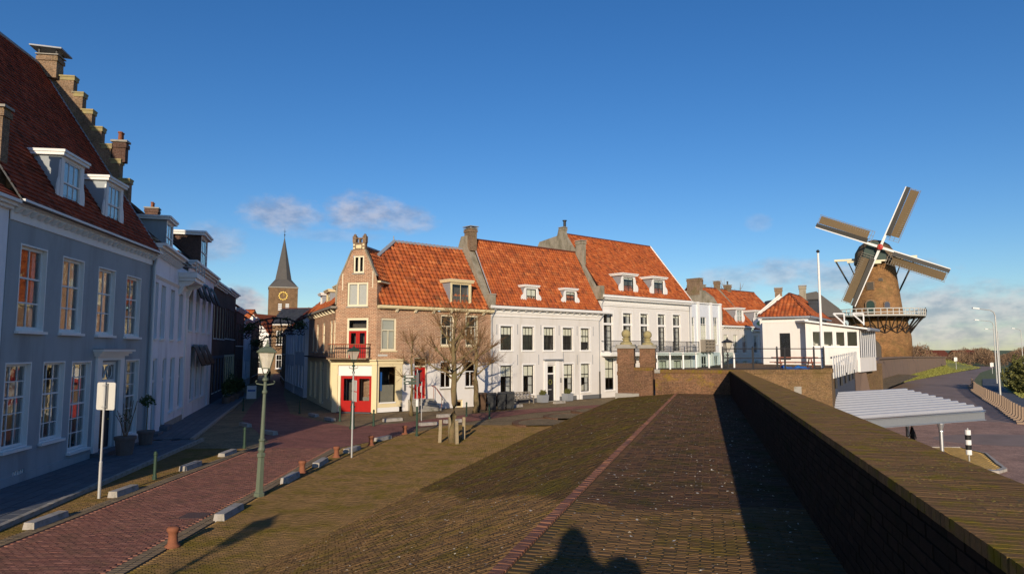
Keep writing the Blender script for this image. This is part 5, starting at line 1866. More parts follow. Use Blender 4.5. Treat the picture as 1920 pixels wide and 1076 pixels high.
# balcony
bk = MB()
bk.box(-3.28, -.30, -.95, 0, 3.701, 3.80)
bk.build('balcony_floor', 'brick_old', pv)
MB().tube([(-3.2, 0, 4.76), (-3.2, -.9, 4.76), (-.40, -.9, 4.76), (-.40, 0, 4.76)], .035, 6).build('balcony_rail', 'balcony_wood', pv)
bb = MB()
for i in range(18):
    x = -3.18 + 2.76 * i / 17
    bb.lathe([(.018, 0), (.018, .3), (.035, .4), (.018, .5), (.018, .92)], 6, (x, -.9, 3.81))
for yy in (-.6, -.3):
    for x in (-3.2, -.4):
        bb.lathe([(.018, 0), (.035, .4), (.018, .92)], 6, (x, yy, 3.81))
bb.build('baluster', 'iron', pv)
MB().tube([(-3.2, 0, 4.45), (-3.2, -.9, 4.45), (-.40, -.9, 4.45), (-.40, 0, 4.45)], .02, 6).build('balcony_lower_rail', 'iron', pv)

# street side of the corner house: frame from far to near
LCX, LCY = -12.577, 48.752
WD = (LCX + 14.0 * math.sin(rad(-24)), LCY + 14.0 * math.cos(rad(-24)))
PW = wmat(WD, 180 - 24)
WS = [(14 - 0.95, 14 - .05, 4.22, 6.55), (14 - 2.35, 14 - 1.45, 4.22, 6.55), (14 - 6.0, 14 - 4.95, 4.22, 6.5), (14 - 9.3, 14 - 8.3, 4.22, 6.5), (14 - 11.6, 14 - 10.6, 4.22, 6.45)]
WL = [(14 - 1.5, 14 - .35, .75, 3.45), (14 - 3.2, 14 - 1.9, .75, 3.45), (14 - 6.6, 14 - 4.6, .2, 3.45), (14 - 9.6, 14 - 8.4, .4, 3.4), (14 - 12.4, 14 - 11, .4, 3.4)]
m3 = facade(MB(), 0, 14, 3.75, 7.2, WS, 0, .25)
sw = m3.build('side_wall', 'brick_brown', bh)
sw.matrix_basis = wmat(RO, RA).inverted() @ PW
facade(MB(), 0, 14, 0, 3.75, WL, -.03, .2).build('shop_base', 'cream', sw)
for h in WS:
    w_ = window(sw, h, 1, 1, 1, .6, 'cream_pale', rec=.06, fw=.2, colsb=1, panes=False, sill='stone', blind=(.98, 'blind'))
for h in WL:
    w_ = window(sw, h, 2, 1, 1, .85, 'cream_pale', rec=.06, fw=.12, panes=False, sill=None, blind=(.98, 'slat_blind'))
g = MB()
g.box(-.1, 14.2, -.42, 0, 7.32, 7.48)
g.build('gutter', 'wood_grey', sw)
brackets(sw, .2, 14.1, 10, 7.02, 7.31, .36, .16, 'cream_pale')
box('shelf', 'brick_dark', sw, 0, 13.4, -.35, 0, 3.76, 3.86)
MB().quad((0, -.3, 7.45), (14.0, -.3, 7.45), (10.6, 2.9, 10.3), (0, 3.4, 10.9)).build('roof', 'tile_under', sw)
tile_field(sw, 'tile_field', 'tile_orange', (0, -.32, 7.48), (1, 0, 0), (0, 3.6, 3.3), lambda u, v: 0 <= u <= 13.7 - v * .78 and 0 <= v <= 4.2, .24, .3, umax=15, vmax=5)
MB().quad((0, 0, 0), (0, 6, 0), (0, 6, 9), (0, 3.2, 10.8), (0, 0, 7.4)).build('end_wall', 'brick_dark', sw)
ysf = yr(-.3, 7.45, 3.4, 10.9)
for (a, b, cm) in ((11.4, 13.3, 'cream'), (7.2, 9.0, 'cream'), (4.0, 5.2, 'white')):
    dormer(sw, a, b, 7.5, 8.9, .35, ysf, frame=cm, cheek='lead', cols=2, fw=.16, cap=.22, over=.16)


chimney(pv, -3.15, -2.5, 2.6, 3.3, 8.0, 10.3, 'brick_old', 'stone', 1, potm='iron')
# ------------------------------------------------------------------ far side of the street, church, windmill
def plain_house(name, label, loc, az, L, D, eave, ridge, wallm, roofm='tile_orange', nb=4, storeys=2, grp=None, gable_front=False, under='tile_under'):
    t = thing(name, label, 'house', (loc[0], loc[1], 0), rad(90 - az), grp)
    holes = []
    sh = (eave - .5) / storeys
    for i in range(nb):
        c = L * (i + .5) / nb
        w = min(1.2, L / nb * .55) / 2
        for s in range(storeys):
            holes.append((c - w, c + w, .9 + s * sh, .9 + s * sh + sh * .6))
    mb = facade(MB(), 0, L, 0, eave, holes, 0, .2)
    shell(mb, 0, L, D, 0, eave, 0, (eave - .1,))
    if gable_front:
        mb.quad((0, 0, eave), (L, 0, eave), (L / 2, 0, ridge))
    else:
        mb.quad((0, 0, eave), (0, D, eave), (0, D / 2, ridge)).quad((L, 0, eave), (L, D, eave), (L, D / 2, ridge))
    mb.build('wall', wallm, t)
    for h in holes:
        window(t, h, 2, 1, 1, .6, 'white', rec=.08, fw=.12)
    if gable_front:
        r = MB()
        r.hexa([(-.2, -.15, eave - .1), (-.2, D, eave - .1), (L / 2, D, ridge), (L / 2, -.15, ridge), (-.2, -.15, eave), (-.2, D, eave), (L / 2, D, ridge + .1), (L / 2, -.15, ridge + .1)])
        r.hexa([(L + .2, -.15, eave - .1), (L + .2, D, eave - .1), (L / 2, D, ridge), (L / 2, -.15, ridge), (L + .2, -.15, eave), (L + .2, D, eave), (L / 2, D, ridge + .1), (L / 2, -.15, ridge + .1)])
        r.build('roof', MATS['tile_orange'] if roofm == 'tile_orange' else roofm, t)
    else:
        gable_roof(t, 0, L, -.25, eave, D / 2, ridge, roofm, under, w=.4, l=.4, flat=True)
    cornice(t, -.02, L + .02, eave - .3, eave - .05, .2, 'white', 'gutter')
    return t


grp2 = 'houses on the right of the shaded street'
plain_house('townhouse', 'narrow whitewashed house right behind the corner house in the street', (-22.0, 69.6), 156, 7.2, 8, 7.2, 10.6, 'blue_white', 'tile_dark', 3, 2, grp2)
plain_house('townhouse', 'pale blue-grey house further along the right of the street', (-26.2, 79.4), 157, 10.4, 8, 6.6, 10.0, 'lilac_white', 'tile_dark', 4, 2, grp2)
plain_house('townhouse', 'brick house further along the right of the street', (-31.4, 93.5), 160, 14.6, 8, 6.4, 9.6, 'brick_old', 'tile_dark', 5, 2, grp2)
plain_house('townhouse', 'brown brick house closing the view below the church tower', (-38.0, 114), 160, 20, 8, 7.0, 9.6, 'brick_church', 'tile_dark', 6, 2, grp2)
plain_house('townhouse', 'small white gable-fronted house with orange roof at the street end', (-51.5, 128), 100, 6.5, 9, 7.2, 11.0, 'white_wall2', 'tile_orange', 2, 2, None, True)
plain_house('townhouse', 'brick house with bright orange roof at the street end', (-57.5, 131), 97, 6.0, 10, 7.4, 12.2, 'brick_old', 'tile_orange', 2, 2)
plain_house('townhouse', 'sunlit brown house at the street end under the church', (-44.6, 127), 98, 9.0, 8, 9.2, 12.2, 'brick_church', 'tile_slate', 3, 2, None, False, 'slate')

ch = thing('church_tower', 'square brick church tower with gilded clock and slender slate spire', 'church', (-57.9, 172.0, 0), rad(20))
h = 3.45
mb = MB()
mb.box(-h, h, -h, h, 0, 19.6)
mb.build('tower', 'brick_church', ch)
tk = MB()
tk.box(-h - .12, h + .12, -h - .12, h + .12, 19.601, 19.85)
tk.build('cornice', 'stone', ch)
sp = MB()
# square base drawn in to an octagon, then the tall needle
n = 8
ring0 = [(h * 1.0, -h), (h, h), (-h, h), (-h, -h)]
o8 = [(1.95 / math.cos(math.pi / 8) * math.cos(rad(22.5 + 45 * k)), 1.95 / math.cos(math.pi / 8) * math.sin(rad(22.5 + 45 * k))) for k in range(8)]
z0, z1, z2 = 19.86, 21.9, 33.0
for k in range(8):
    a, b = o8[k], o8[(k + 1) % 8]
    sp.quad((a[0], a[1], z1), (b[0], b[1], z1), (0, 0, z2))
c4 = [(h, h), (-h, h), (-h, -h), (h, -h)]
for k in range(4):
    c = c4[k]
    a, b = o8[(2 * k) % 8], o8[(2 * k + 1) % 8]
    sp.quad((c[0], c[1], z0), (b[0], b[1], z1), (a[0], a[1], z1))
    c2 = c4[(k + 1) % 4]
    d = o8[(2 * k + 2) % 8]
    sp.quad((c[0], c[1], z0), (c2[0], c2[1], z0), (d[0], d[1], z1), (b[0], b[1], z1))
sp.build('spire', 'slate_spire' if 'slate_spire' in MATS else 'lead_spire' if 'lead_spire' in MATS else plain('spire_slate', (.10, .094, .088), .75, .2, 1.5, .2), ch)
MB().tube([(0, 0, 32.8), (0, 0, 35.0)], [.09, .04], 6).tube([(-.35, 0, 34.3), (.35, 0, 34.3)], .04, 5).lathe([(.0, 33.2), (.22, 33.4), (.0, 33.6)], 8).build('weather_vane', 'iron', ch)
ck = MB()
for k in range(12):
    a = 2 * math.pi * k / 12
    ck.lathe([(.0, -.02), (.19, 0), (.0, .02)], 6, (0, 0, 0))
    nv = 12
    for i in range(len(ck.v) - 18, len(ck.v)):
        x, y, z = ck.v[i]
        ck.v[i] = (x + .95 * math.cos(a), -h - .12 + z, y + 17.6 + .95 * math.sin(a))
ck.build('clock_numeral', 'gold', ch)
MB().tube([(.95 * math.cos(a), -h - .08, 17.6 + .95 * math.sin(a)) for a in np.linspace(0, 2 * math.pi, 25)], .07, 5).build('clock_ring', 'gold', ch)
MB().tube([(0, -h - .15, 17.6), (.75, -h - .15, 18.0)], .07, 4).tube([(0, -h - .15, 17.6), (.2, -h - .15, 18.55)], .05, 4).build('clock_hand', 'gold', ch)
for x in (-1.0, .72):
    hb = MB().box(x - .15, x + .75, -h - .02, -h, 13.9, 15.7).build('belfry_opening', 'room', ch)
    lv = MB()
    for i in range(4):
        lv.hexa([(x - .12, -h - .25, 14.0 + i * .45), (x + .72, -h - .25, 14.0 + i * .45), (x + .72, -h - .03, 14.25 + i * .45), (x - .12, -h - .03, 14.25 + i * .45), (x - .12, -h - .25, 14.06 + i * .45), (x + .72, -h - .25, 14.06 + i * .45), (x + .72, -h - .03, 14.31 + i * .45), (x - .12, -h - .03, 14.31 + i * .45)])
    lv.build('louvre', 'white', ch)
nv = MB()
nv.prism([(3.46, 0), (3.46, 11.5), (9, 11.5), (9, 0)], 'y', -3, 6)
nv.prism([(3.46, 11.5), (6.2, 15.0), (9.2, 11.5)], 'y', -3.2, 6.2)
nv.build('nave', 'spire_slate', ch)

# ---- windmill
ml = thing('windmill', 'brick tower windmill with white railed stage and four sails', 'windmill', (81.3, 151.8, -1.41), rad(-28))
ml.scale = (1.32, 1.32, 1.32)
MBASE = 2.4
tw = MB()
tw.lathe([(4.9, MBASE - .3), (4.85, 6.5), (4.3, 9.6), (3.85, 10.2), (2.98, 18.6), (3.05, 18.8)], 28)
tw.build('tower', 'brick_mill', ml, smooth=True)
arch = [(-1.8, MBASE), (-1.8, 4.6)] + [(-1.8 * math.cos(a), 4.6 + 1.6 * math.sin(a)) for a in np.linspace(.2, math.pi - .2, 9)] + [(1.8, 4.6), (1.8, MBASE)]
ga = MB().prism([(x - 1.5, z) for x, z in arch], 'y', -5.75, -4.2).build('gateway', 'room', ml)
ar = MB()
for i in range(len(arch) - 1):
    (xa, za), (xb, zb) = arch[i], arch[i + 1]
    k = 1.14
    ar.hexa([(xa - 1.5, -5.80, za), (xb - 1.5, -5.80, zb), (xb - 1.5, -4.4, zb), (xa - 1.5, -4.4, za), (xa * k - 1.5, -5.80, za + .2 * (za > 4.6)), (xb * k - 1.5, -5.80, zb + .2 * (zb > 4.6)), (xb * k - 1.5, -4.4, zb + .2 * (zb > 4.6)), (xa * k - 1.5, -4.4, za + .2 * (za > 4.6))])
ar.build('gate_arch', 'brick_mill', ml)
# openings in the tower
def mill_open(ang, z, w, h, m, frame='white', arched=True):
    r = 3.85 - (z - 10.2) * .104
    a = rad(ang)
    t = Matrix.Rotation(a, 4, 'Z') @ Matrix.Translation((0, -r - .0, z))
    pl = [(-w / 2, 0), (w / 2, 0), (w / 2, h * .7)] + ([(w / 2 * math.cos(q), h * .7 + h * .3 * math.sin(q)) for q in np.linspace(.3, math.pi - .3, 5)] if arched else [(w / 2, h), (-w / 2, h)]) + [(-w / 2, h * .7)]
    f = MB().prism([(x * 1.25, zz * 1.12 - .03) for x, zz in pl], 'y', -.10, .5).build('opening_arch', 'brick_old', ml)
    f.matrix_basis = t
    d = MB().prism(pl, 'y', -.14, -.105).build('opening', m, ml)
    d.matrix_basis = t


mill_open(-14, 10.3, 1.25, 2.1, 'mill_green')
mill_open(22, 11.0, .8, 1.15, 'wall_blue')
mill_open(-14, 14.2, .95, 1.25, 'room', arched=False)
mill_open(12, 15.6, .6, .5, 'room')
# cap: boat-shaped, thatched, with green front board
cpm = MB()
secs = []
for (y, w, zt, zb) in ((-3.9, 1.75, 21.9, 18.9), (-2.6, 2.7, 22.5, 18.8), (-.6, 3.2, 22.9, 18.75), (1.6, 3.0, 22.3, 18.75), (3.4, 2.0, 21.0, 18.8), (4.3, .9, 19.8, 18.9)):
    ring = []
    for k in range(9):
        a = math.pi * k / 8
        ring.append((w * math.cos(a), y, zb + (zt - zb) * (math.sin(a) ** .8)))
    secs.append(ring)
for i in range(len(secs) - 1):
    for k in range(8):
        cpm.quad(secs[i][k], secs[i][k + 1], secs[i + 1][k + 1], secs[i + 1][k])
cpm.quad(*secs[0])
cpm.build('cap', 'thatch', ml)
fb = MB()
fb.prism([(1.7 * math.cos(a), 18.95 + 3.2 * (max(0, math.sin(a)) ** .8)) for a in np.linspace(0, math.pi, 13)], 'y', -4.15, -3.95)
fb.build('cap_front', 'mill_green', ml)
bm = MB()
bm.box(-6.2, 6.2, -.2, .15, 19.55, 19.9)
bm.box(-4.2, 4.2, -1.2, -.9, 19.1, 19.4)
bm.build('tail_beam', 'cream_pale', ml)
bm = MB()
for sx in (-1, 1):
    bm.tube([(sx * 6.0, .0, 19.6), (sx * 2.2, 7.2, 11.6)], .12, 6).tube([(sx * 4.0, -.9, 19.2), (sx * 1.0, 7.4, 11.4)], .10, 6)
    bm.tube([(sx * 5.9, 0, 19.5), (sx * 3.6, 2.6, 14.6)], .13, 5)
bm.tube([(0, 4.2, 19.3), (0, 7.4, 11.2)], .16, 6)
bm.build('tail_pole', 'sail_board', ml)
MB().box(-1.7, 1.7, -4.3, -4.16, 18.75, 19.0).box(-.9, .9, -4.34, -4.31, 18.4, 18.74).build('name_board', 'cream_pale', ml)
# sails: hub at the front, four in one plane that leans back a little
HUB = Vector((.85, -4.9, 20.95))
MB().tube([(.4, -3.6, 20.8), (HUB.x, HUB.y - .5, HUB.z + .12)], [.45, .42], 10).build('windshaft', 'rust', ml)
TILT = rad(4)
for k, ang in enumerate((66.5, 156.5, 246.5, 336.5)):
    M = Matrix.Translation(HUB + Vector((0, -.25 * (k % 2), 0))) @ Matrix.Rotation(TILT, 4, 'X') @ Matrix.Rotation(-rad(ang - 90), 4, 'Y')
    R0 = 10.35
    # local: z outward along the sail, +x the clockwise side
    sk = MB()
    sk.hexa([(-.20, -.18, 0), (.20, -.18, 0), (.20, .12, 0), (-.20, .12, 0), (-.17, -.16, 2.1), (.17, -.16, 2.1), (.17, .1, 2.1), (-.17, .1, 2.1)])
    sk.hexa([(-.17, -.16, 2.1), (.02, -.16, 2.1), (.02, .1, 2.1), (-.17, .1, 2.1), (-.12, -.1, R0), (.0, -.1, R0), (.0, .05, R0), (-.12, .05, R0)])
    s_ = sk.build('sail_stock', 'white', ml)
    s_.matrix_basis = M
    lb = MB()
    lb.hexa([(.03, -.14, 2.1), (.72, -.34, 2.1), (.72, -.30, 2.1), (.03, -.08, 2.1), (.01, -.1, R0), (.62, -.22, R0), (.62, -.18, R0), (.01, -.05, R0)])
    l_ = lb.build('leading_board', 'sail_board', ml)
    l_.matrix_basis = M
    cl = MB()
    def tw_(x, z):
        return -.20 + x * (.42 * (1 - z / 14) - .05)
    zz = np.linspace(2.3, R0 - .25, 11)
    for i in range(10):
        for (xa, xb) in ((.72, 1.3), (1.3, 2.0)):
            cl.quad((xa, tw_(xa, zz[i]), zz[i]), (xb, tw_(xb, zz[i]), zz[i]), (xb, tw_(xb, zz[i + 1]), zz[i + 1]), (xa, tw_(xa, zz[i + 1]), zz[i + 1]))
    c_ = cl.build('sail_cloth', 'sail_cloth', ml)
    c_.matrix_basis = M
    lt = MB()
    for z in np.arange(1.6, R0 + .05, .36):
        lt.box(.1, 2.2, tw_(1, z) + .12, tw_(1, z) + .17, z - .03, z + .03)
    for x in (.75, 1.4, 2.16):
        lt.tube([(x, tw_(x, 1.6) + .15, 1.6), (x, tw_(x, R0) + .15, R0)], .03, 4)
    l2 = lt.build('sail_lattice', 'wood_grey', ml)
    l2.matrix_basis = M
hb = MB().lathe([(.02, -.3), (.42, -.25), (.45, .2), (.02, .25)], 10).build('hub', 'red_paint', ml)
hb.matrix_basis = Matrix.Translation(HUB + Vector((0, -.35, 0))) @ Matrix.Rotation(rad(90), 4, 'X')
# stage with white railing and struts
NS = 16
SR = 7.0
sg = MB()
sg.lathe([(3.9, 9.75), (SR, 9.75), (SR, 9.95), (3.9, 9.95)], NS)
sg.build('stage', 'wood_grey', ml)
sgb = MB()
for k in range(NS):
    a0, a1 = 2 * math.pi * (k + .5) / NS, 2 * math.pi * (k + 1.5) / NS
    p0, p1 = Vector((SR * math.cos(a0), SR * math.sin(a0), 0)), Vector((SR * math.cos(a1), SR * math.sin(a1), 0))
    for z in (10.35, 10.95):
        sgb.tube([p0 + Vector((0, 0, z)), p1 + Vector((0, 0, z))], .075, 5)
    sgb.tube([p0 + Vector((0, 0, 9.86)), p1 + Vector((0, 0, 9.86))], .14, 4)
    for t in (0, .33, .67):
        q = p0.lerp(p1, t)
        sgb.tube([q + Vector((0, 0, 9.8)), q + Vector((0, 0, 11.0))], .07, 4)
sgb.build('stage_railing', 'sign_back', ml)
sb = MB()
for k in range(NS):
    a = 2 * math.pi * (k + .5) / NS
    u = Vector((math.cos(a), math.sin(a), 0))
    sb.tube([u * 4.6 + Vector((0, 0, 6.9)), u * 6.6 + Vector((0, 0, 9.7))], .10, 4)
    sb.tube([u * 4.2 + Vector((0, 0, 9.66)), u * 7.0 + Vector((0, 0, 9.66))], .11, 4)
    a2 = a + 2 * math.pi / NS
    u2 = Vector((math.cos(a2), math.sin(a2), 0))
    sb.tube([u * 4.7 + Vector((0, 0, 7.0)), u2 * 5.6 + Vector((0, 0, 8.4))], .09, 4)
    um = (u + u2).normalized()
    sb.tube([um * 4.6 + Vector((0, 0, 7.4)), um * 6.7 + Vector((0, 0, 9.7))], .10, 4)
    sb.tube([u2 * 4.7 + Vector((0, 0, 7.0)), u * 5.6 + Vector((0, 0, 8.4))], .09, 4)
    sb.tube([u * 5.8 + Vector((0, 0, 9.6)), u2 * 5.8 + Vector((0, 0, 9.6))], .12, 4)
sb.build('stage_strut', 'dark_sash', ml)

# ---- restaurant beyond the bastion
rs = thing('restaurant', 'low white restaurant with orange hipped roof behind the terrace railing', 'building', (21.25, 58.0, 0), rad(90 - 124))
EZ = 7.1
hl = [(1.35, 2.20, 3.55, 5.75)]
mb = facade(MB(), 0, 3.62, 2.6, EZ, hl, 0, .2)
shell(mb, 0, 3.62, 8.7, 2.6, EZ, 0, (EZ - .05,))
mb.build('wall', 'white_wall2', rs)
dm = MB()
dm.box(1.35, 2.2, .1, .16, 3.55, 5.75)
d = dm.build('door', 'black_paint', rs)
for i in range(2):
    for j in range(2):
        box('pane', 'glass', d, 1.42 + i * .38, 1.76 + i * .38, .08, .095, 4.6 + j * .55, 5.1 + j * .55)
rf = MB()
e = .3
A, B, Cc, Dd = (-e, -e, EZ), (3.62 + e, -e, EZ), (3.62 + e, 8.7 + e, EZ), (-e, 8.7 + e, EZ)
R1, R2 = (1.81, 2.1, 9.2), (1.81, 6.6, 9.2)
rf.quad(A, B, R1).quad(B, Cc, R2, R1).quad(Cc, Dd, R2).quad(Dd, A, R1, R2).quad(A, B, Cc, Dd)
rf.build('roof', 'tile_under', rs)
def face_tiles(parent, P, Q, T):
    """tiles on the face with eave P-Q and top edge points T (1 or 2), all local"""
    P, Q = Vector(P), Vector(Q)
    U = (Q - P)
    L = U.length
    U.normalize()
    T = [Vector(t) for t in T]
    t0 = T[0] - P
    up = t0 - U * t0.dot(U)
    H = up.length
    up.normalize()
    ua = (T[0] - P).dot(U)
    ub = (T[-1] - P).dot(U)
    tile_field(parent, 'tile_field', 'tile_orange', P + up * .02, U, up, lambda u, v: ua * v / H <= u <= L - (L - ub) * v / H and 0 <= v <= H, .3, .36, umax=L + .5, vmax=H + .3, amp=.05)
face_tiles(rs, A, B, [R1])
face_tiles(rs, B, Cc, [R1, R2])
MB().tube([A, R1], .1, 6).tube([B, R1], .1, 6).tube([R1, R2], .1, 6).tube([Cc, R2], .1, 6).build('hip_tiles', 'tile_under', rs)
g = MB()
g.box(-e - .05, 3.62 + e + .05, -e - .08, -e + .06, EZ - .12, EZ + .02).box(3.62 + e - .06, 3.62 + e + .08, -e - .08, 8.7 + e, EZ - .12, EZ + .02)
g.build('gutter', 'lead', rs)
box('frieze', 'white', rs, -.03, 3.65, -.03, 0, EZ - .45, EZ - .13)
chimney(rs, 2.9, 3.6, 4.6, 5.3, 7.6, 8.7, 'slate', 'iron', 0)
# glazed lean-to in front
cs = thing('glazed_extension', 'white glazed lean-to of the restaurant with big dark windows', 'building', (23.6, 55.0, 0), 0)
HC = [(.62, 1.45, 4.62, 5.88), (1.68, 2.66, 4.62, 5.88), (2.86, 3.78, 4.62, 5.85), (3.92, 5.0, 4.62, 5.88)]
HC = [(a * .84, b * .84, c, d) for a, b, c, d in HC]
mb = MB()
facade(mb, 0, 4.3, 2.6, 5.95, HC, 0, .12)
mb.quad((0, 0, 5.95), (4.3, 0, 5.95), (4.3, 0, 6.02), (0, 0, 6.62))
P2 = (4.3 + .642 * 5.4, .766 * 5.4)
mb.quad((4.3, 0, 2.6), (P2[0], P2[1], 2.6), (P2[0], P2[1], 6.0), (4.3, 0, 6.0))
mb.quad((0, 3, 2.6), (P2[0], P2[1], 2.6), (P2[0], P2[1], 6.0), (0, 3, 6.6))
mb.build('wall', 'white_wall2', cs)
for i, h in enumerate(HC):
    window(cs, h, 1, 0, 1, .5, 'white', rec=.02, fw=.06, sill='white', name='window', sillp=.04)
MB().hexa([(-.2, -.4, 6.62), (4.9, -.4, 5.98), (P2[0] + .3, P2[1] + .1, 5.98), (-.2, 3.2, 6.70), (-.2, -.4, 6.74), (4.9, -.4, 6.10), (P2[0] + .3, P2[1] + .1, 6.10), (-.2, 3.2, 6.82)]).build('roof', 'white', cs)
MB().tube([(4.85, -.45, 6.0), (P2[0] + .35, P2[1] + .05, 6.02)], .14, 8).build('gutter', 'lead', cs)
sl = MB()
for i in range(8):
    t = (i + .3) / 8
    x, y = 4.3 + .642 * 5.4 * t, .766 * 5.4 * t
    sl.hexa([(x + .03, y - .03, 3.7), (x + .25, y + .22, 3.7), (x + .22, y + .25, 3.7), (x, y, 3.7), (x + .03, y - .03, 5.95), (x + .25, y + .22, 5.95), (x + .22, y + .25, 5.95), (x, y, 5.95)])
sl.build('slat_screen', 'white', cs)
side = MB().quad((4.33, -.02, 3.75), (P2[0] + .03, P2[1] - .02, 3.75), (P2[0] + .03, P2[1] - .02, 5.9), (4.33, -.02, 5.9)).build('side_glass', 'wall_blue', cs)
sk = MB()
for (xa, xb) in ((3.0, 3.9), (4.6, 5.5)):
    sk.tube([(xa, 1.5, 7.35), (xb, 1.5, 6.5)], .06, 4).tube([(xb, 1.5, 7.35), (xb, 1.5, 6.4)], .06, 4).tube([(xa, 1.5, 7.35), (xb, 1.5, 7.35)], .06, 4)
sk.build('roof_bracket', 'white', cs)
# neighbour roofs behind
tt = thing('slate_roofed_house', 'dark slate mansard roof showing right of the orange hipped roof', 'house', (31.2, 80, 0))
MB().prism([(.3, 0), (.3, 8.2), (7.7, 8.2), (7.7, 0)], 'y', .3, 7.7).build('wall', 'brick_dark', tt)
MB().prism([(0, 8.2), (1.5, 10.6), (4.6, 11.2), (7.2, 9.2), (8.0, 8.2)], 'y', 0, 8).build('roof', 'spire_slate', tt)
tt = thing('chimney_house', 'white gable end with brick chimney behind the orange hipped roof', 'house', (24.9, 66, 0), rad(-22))
MB().prism([(-.9, 3), (-.9, 7.9), (1.0, 9.55), (4.2, 8.0), (4.2, 3)], 'y', 0, 6).build('wall', 'white_wall2', tt)
MB().hexa([(-1.1, -.1, 7.75), (1.0, -.1, 9.57), (1.0, 6, 9.57), (-1.1, 6, 7.75), (-1.1, -.1, 7.9), (1.0, -.1, 9.72), (1.0, 6, 9.72), (-1.1, 6, 7.9)]).build('roof', 'white', tt)
chimney(tt, .55, 1.2, .3, 1.0, 9.2, 10.3, 'brick_old', 'lead', 0)
chimney(tt, 2.75, 3.35, 1, 1.7, 7.0, 10.5, 'plaster_old', 'lead', 0)
# ------------------------------------------------------------------ street furniture
def lantern_glass():
    m = bpy.data.materials.new('lantern_glass')
    m.use_nodes = True
    nt = m.node_tree
    b = nt.nodes['Principled BSDF']
    b.inputs['Base Color'].default_value = (.72, .66, .52, 1)
    b.inputs['Roughness'].default_value = .25
    tr = nt.nodes.new('ShaderNodeBsdfTransparent')
    mx = nt.nodes.new('ShaderNodeMixShader')
    mx.inputs[0].default_value = .62
    nt.links.new(tr.outputs[0], mx.inputs[1])
    nt.links.new(b.outputs[0], mx.inputs[2])
    nt.links.new(mx.outputs[0], nt.nodes['Material Output'].inputs[0])
    MATS['lantern_glass'] = m


lantern_glass()


def street_lamp(label, loc, m='lamp_green', tilt=(0, 0), rz=.3, base=True):
    t = thing('street_lamp', label, 'street lamp', loc, rz, 'cast iron lantern street lamps')
    t.rotation_euler = (tilt[0], tilt[1], rz)
    t.scale = (.88, .88, 1.0)
    mb = MB()
    if base:
        mb.lathe([(.19, 0), (.19, .10), (.15, .13), (.135, .2), (.12, 1.15), (.15, 1.18), (.15, 1.26), (.10, 1.30)], 6)
    mb.lathe([(.085, 1.29 if base else 0), (.13, 1.38), (.10, 1.46), (.09, 1.62), (.12, 1.66), (.075, 1.72), (.055, 3.05), (.09, 3.08), (.09, 3.14), (.055, 3.18), (.05, 3.42), (.10, 3.46), (.10, 3.52), (.04, 3.56), (.04, 3.68)], 10)
    mb.build('post', m, t, smooth=False)
    ar = MB()
    ar.tube([(-.28, 0, 3.36), (-.1, 0, 3.33), (.1, 0, 3.33), (.28, 0, 3.36)], .02, 6)
    for s in (-1, 1):
        ar.tube([(s * .28, 0, 3.36), (s * .32, 0, 3.42), (s * .27, 0, 3.45)], .018, 6)
    ar.build('ladder_bar', m, t)
    cw_ = MB()
    for k in range(4):
        a = rad(45 + 90 * k)
        cw_.tube([(.03 * math.cos(a), .03 * math.sin(a), 3.62), (.13 * math.cos(a), .13 * math.sin(a), 3.70), (.17 * math.cos(a), .17 * math.sin(a), 3.84)], .014, 5)
    cw_.build('claw', m, t)
    b0, b1, z0, z1 = .135, .265, 3.84, 4.30
    gl = MB()
    for k in range(4):
        a0, a1 = rad(45 + 90 * k), rad(135 + 90 * k)
        r0, r1 = b0 * 1.414, b1 * 1.414
        gl.quad((r0 * math.cos(a0), r0 * math.sin(a0), z0), (r0 * math.cos(a1), r0 * math.sin(a1), z0), (r1 * math.cos(a1), r1 * math.sin(a1), z1), (r1 * math.cos(a0), r1 * math.sin(a0), z1))
    gl.build('lantern_pane', 'lantern_glass', t)
    fr = MB()
    for k in range(4):
        a0 = rad(45 + 90 * k)
        fr.tube([(b0 * 1.414 * math.cos(a0), b0 * 1.414 * math.sin(a0), z0), (b1 * 1.414 * math.cos(a0), b1 * 1.414 * math.sin(a0), z1)], .014, 5)
    fr.box(-b0 - .01, b0 + .01, -b0 - .01, b0 + .01, z0 - .03, z0)
    fr.build('lantern_frame', m, t)
    rf = MB()
    rr = [(.31, 4.30), (.33, 4.325), (.20, 4.44), (.10, 4.50), (.08, 4.56), (.03, 4.58), (.045, 4.63), (.01, 4.70)]
    rf.lathe([(r * 1.414 if i < 3 else r, z) for i, (r, z) in enumerate(rr)], 4)
    rf.build('lantern_roof', m, t)
    MB().lathe([(.03, 0), (.05, .08), (.03, .2)], 8, (0, 0, 3.9)).build('bulb', 'white', t)
    return t


street_lamp('green lantern lamp beside the road in the left foreground', (-7.62, 21.05, 0), 'lamp_green', (0, rad(1.2)))
street_lamp('darker green lantern lamp in front of the red shop doors', (-8.9, 38.6, 0), 'bollard_green', rz=.7)
street_lamp('lantern lamp beyond the brick cross wall by the white houses', (14.3, 45.5, .55), 'iron', rz=.2)
street_lamp('lantern lamp behind the photographer, outside the picture', (-7.75, 2.2, 0), 'lamp_green')
street_lamp('dark lantern lamp far down the shaded street near the parked car', (-29.5, 92, 0), 'iron')


def sign_pole(name, label, loc, h, r0=.045, r1=.03, split=1.1, m='galv_dull', rz=0.0):
    t = thing(name, label, 'sign', loc, rz)
    MB().lathe([(r0, 0), (r0, split - .04), (r1, split), (r1, h)], 10).build('pole', m, t)
    return t


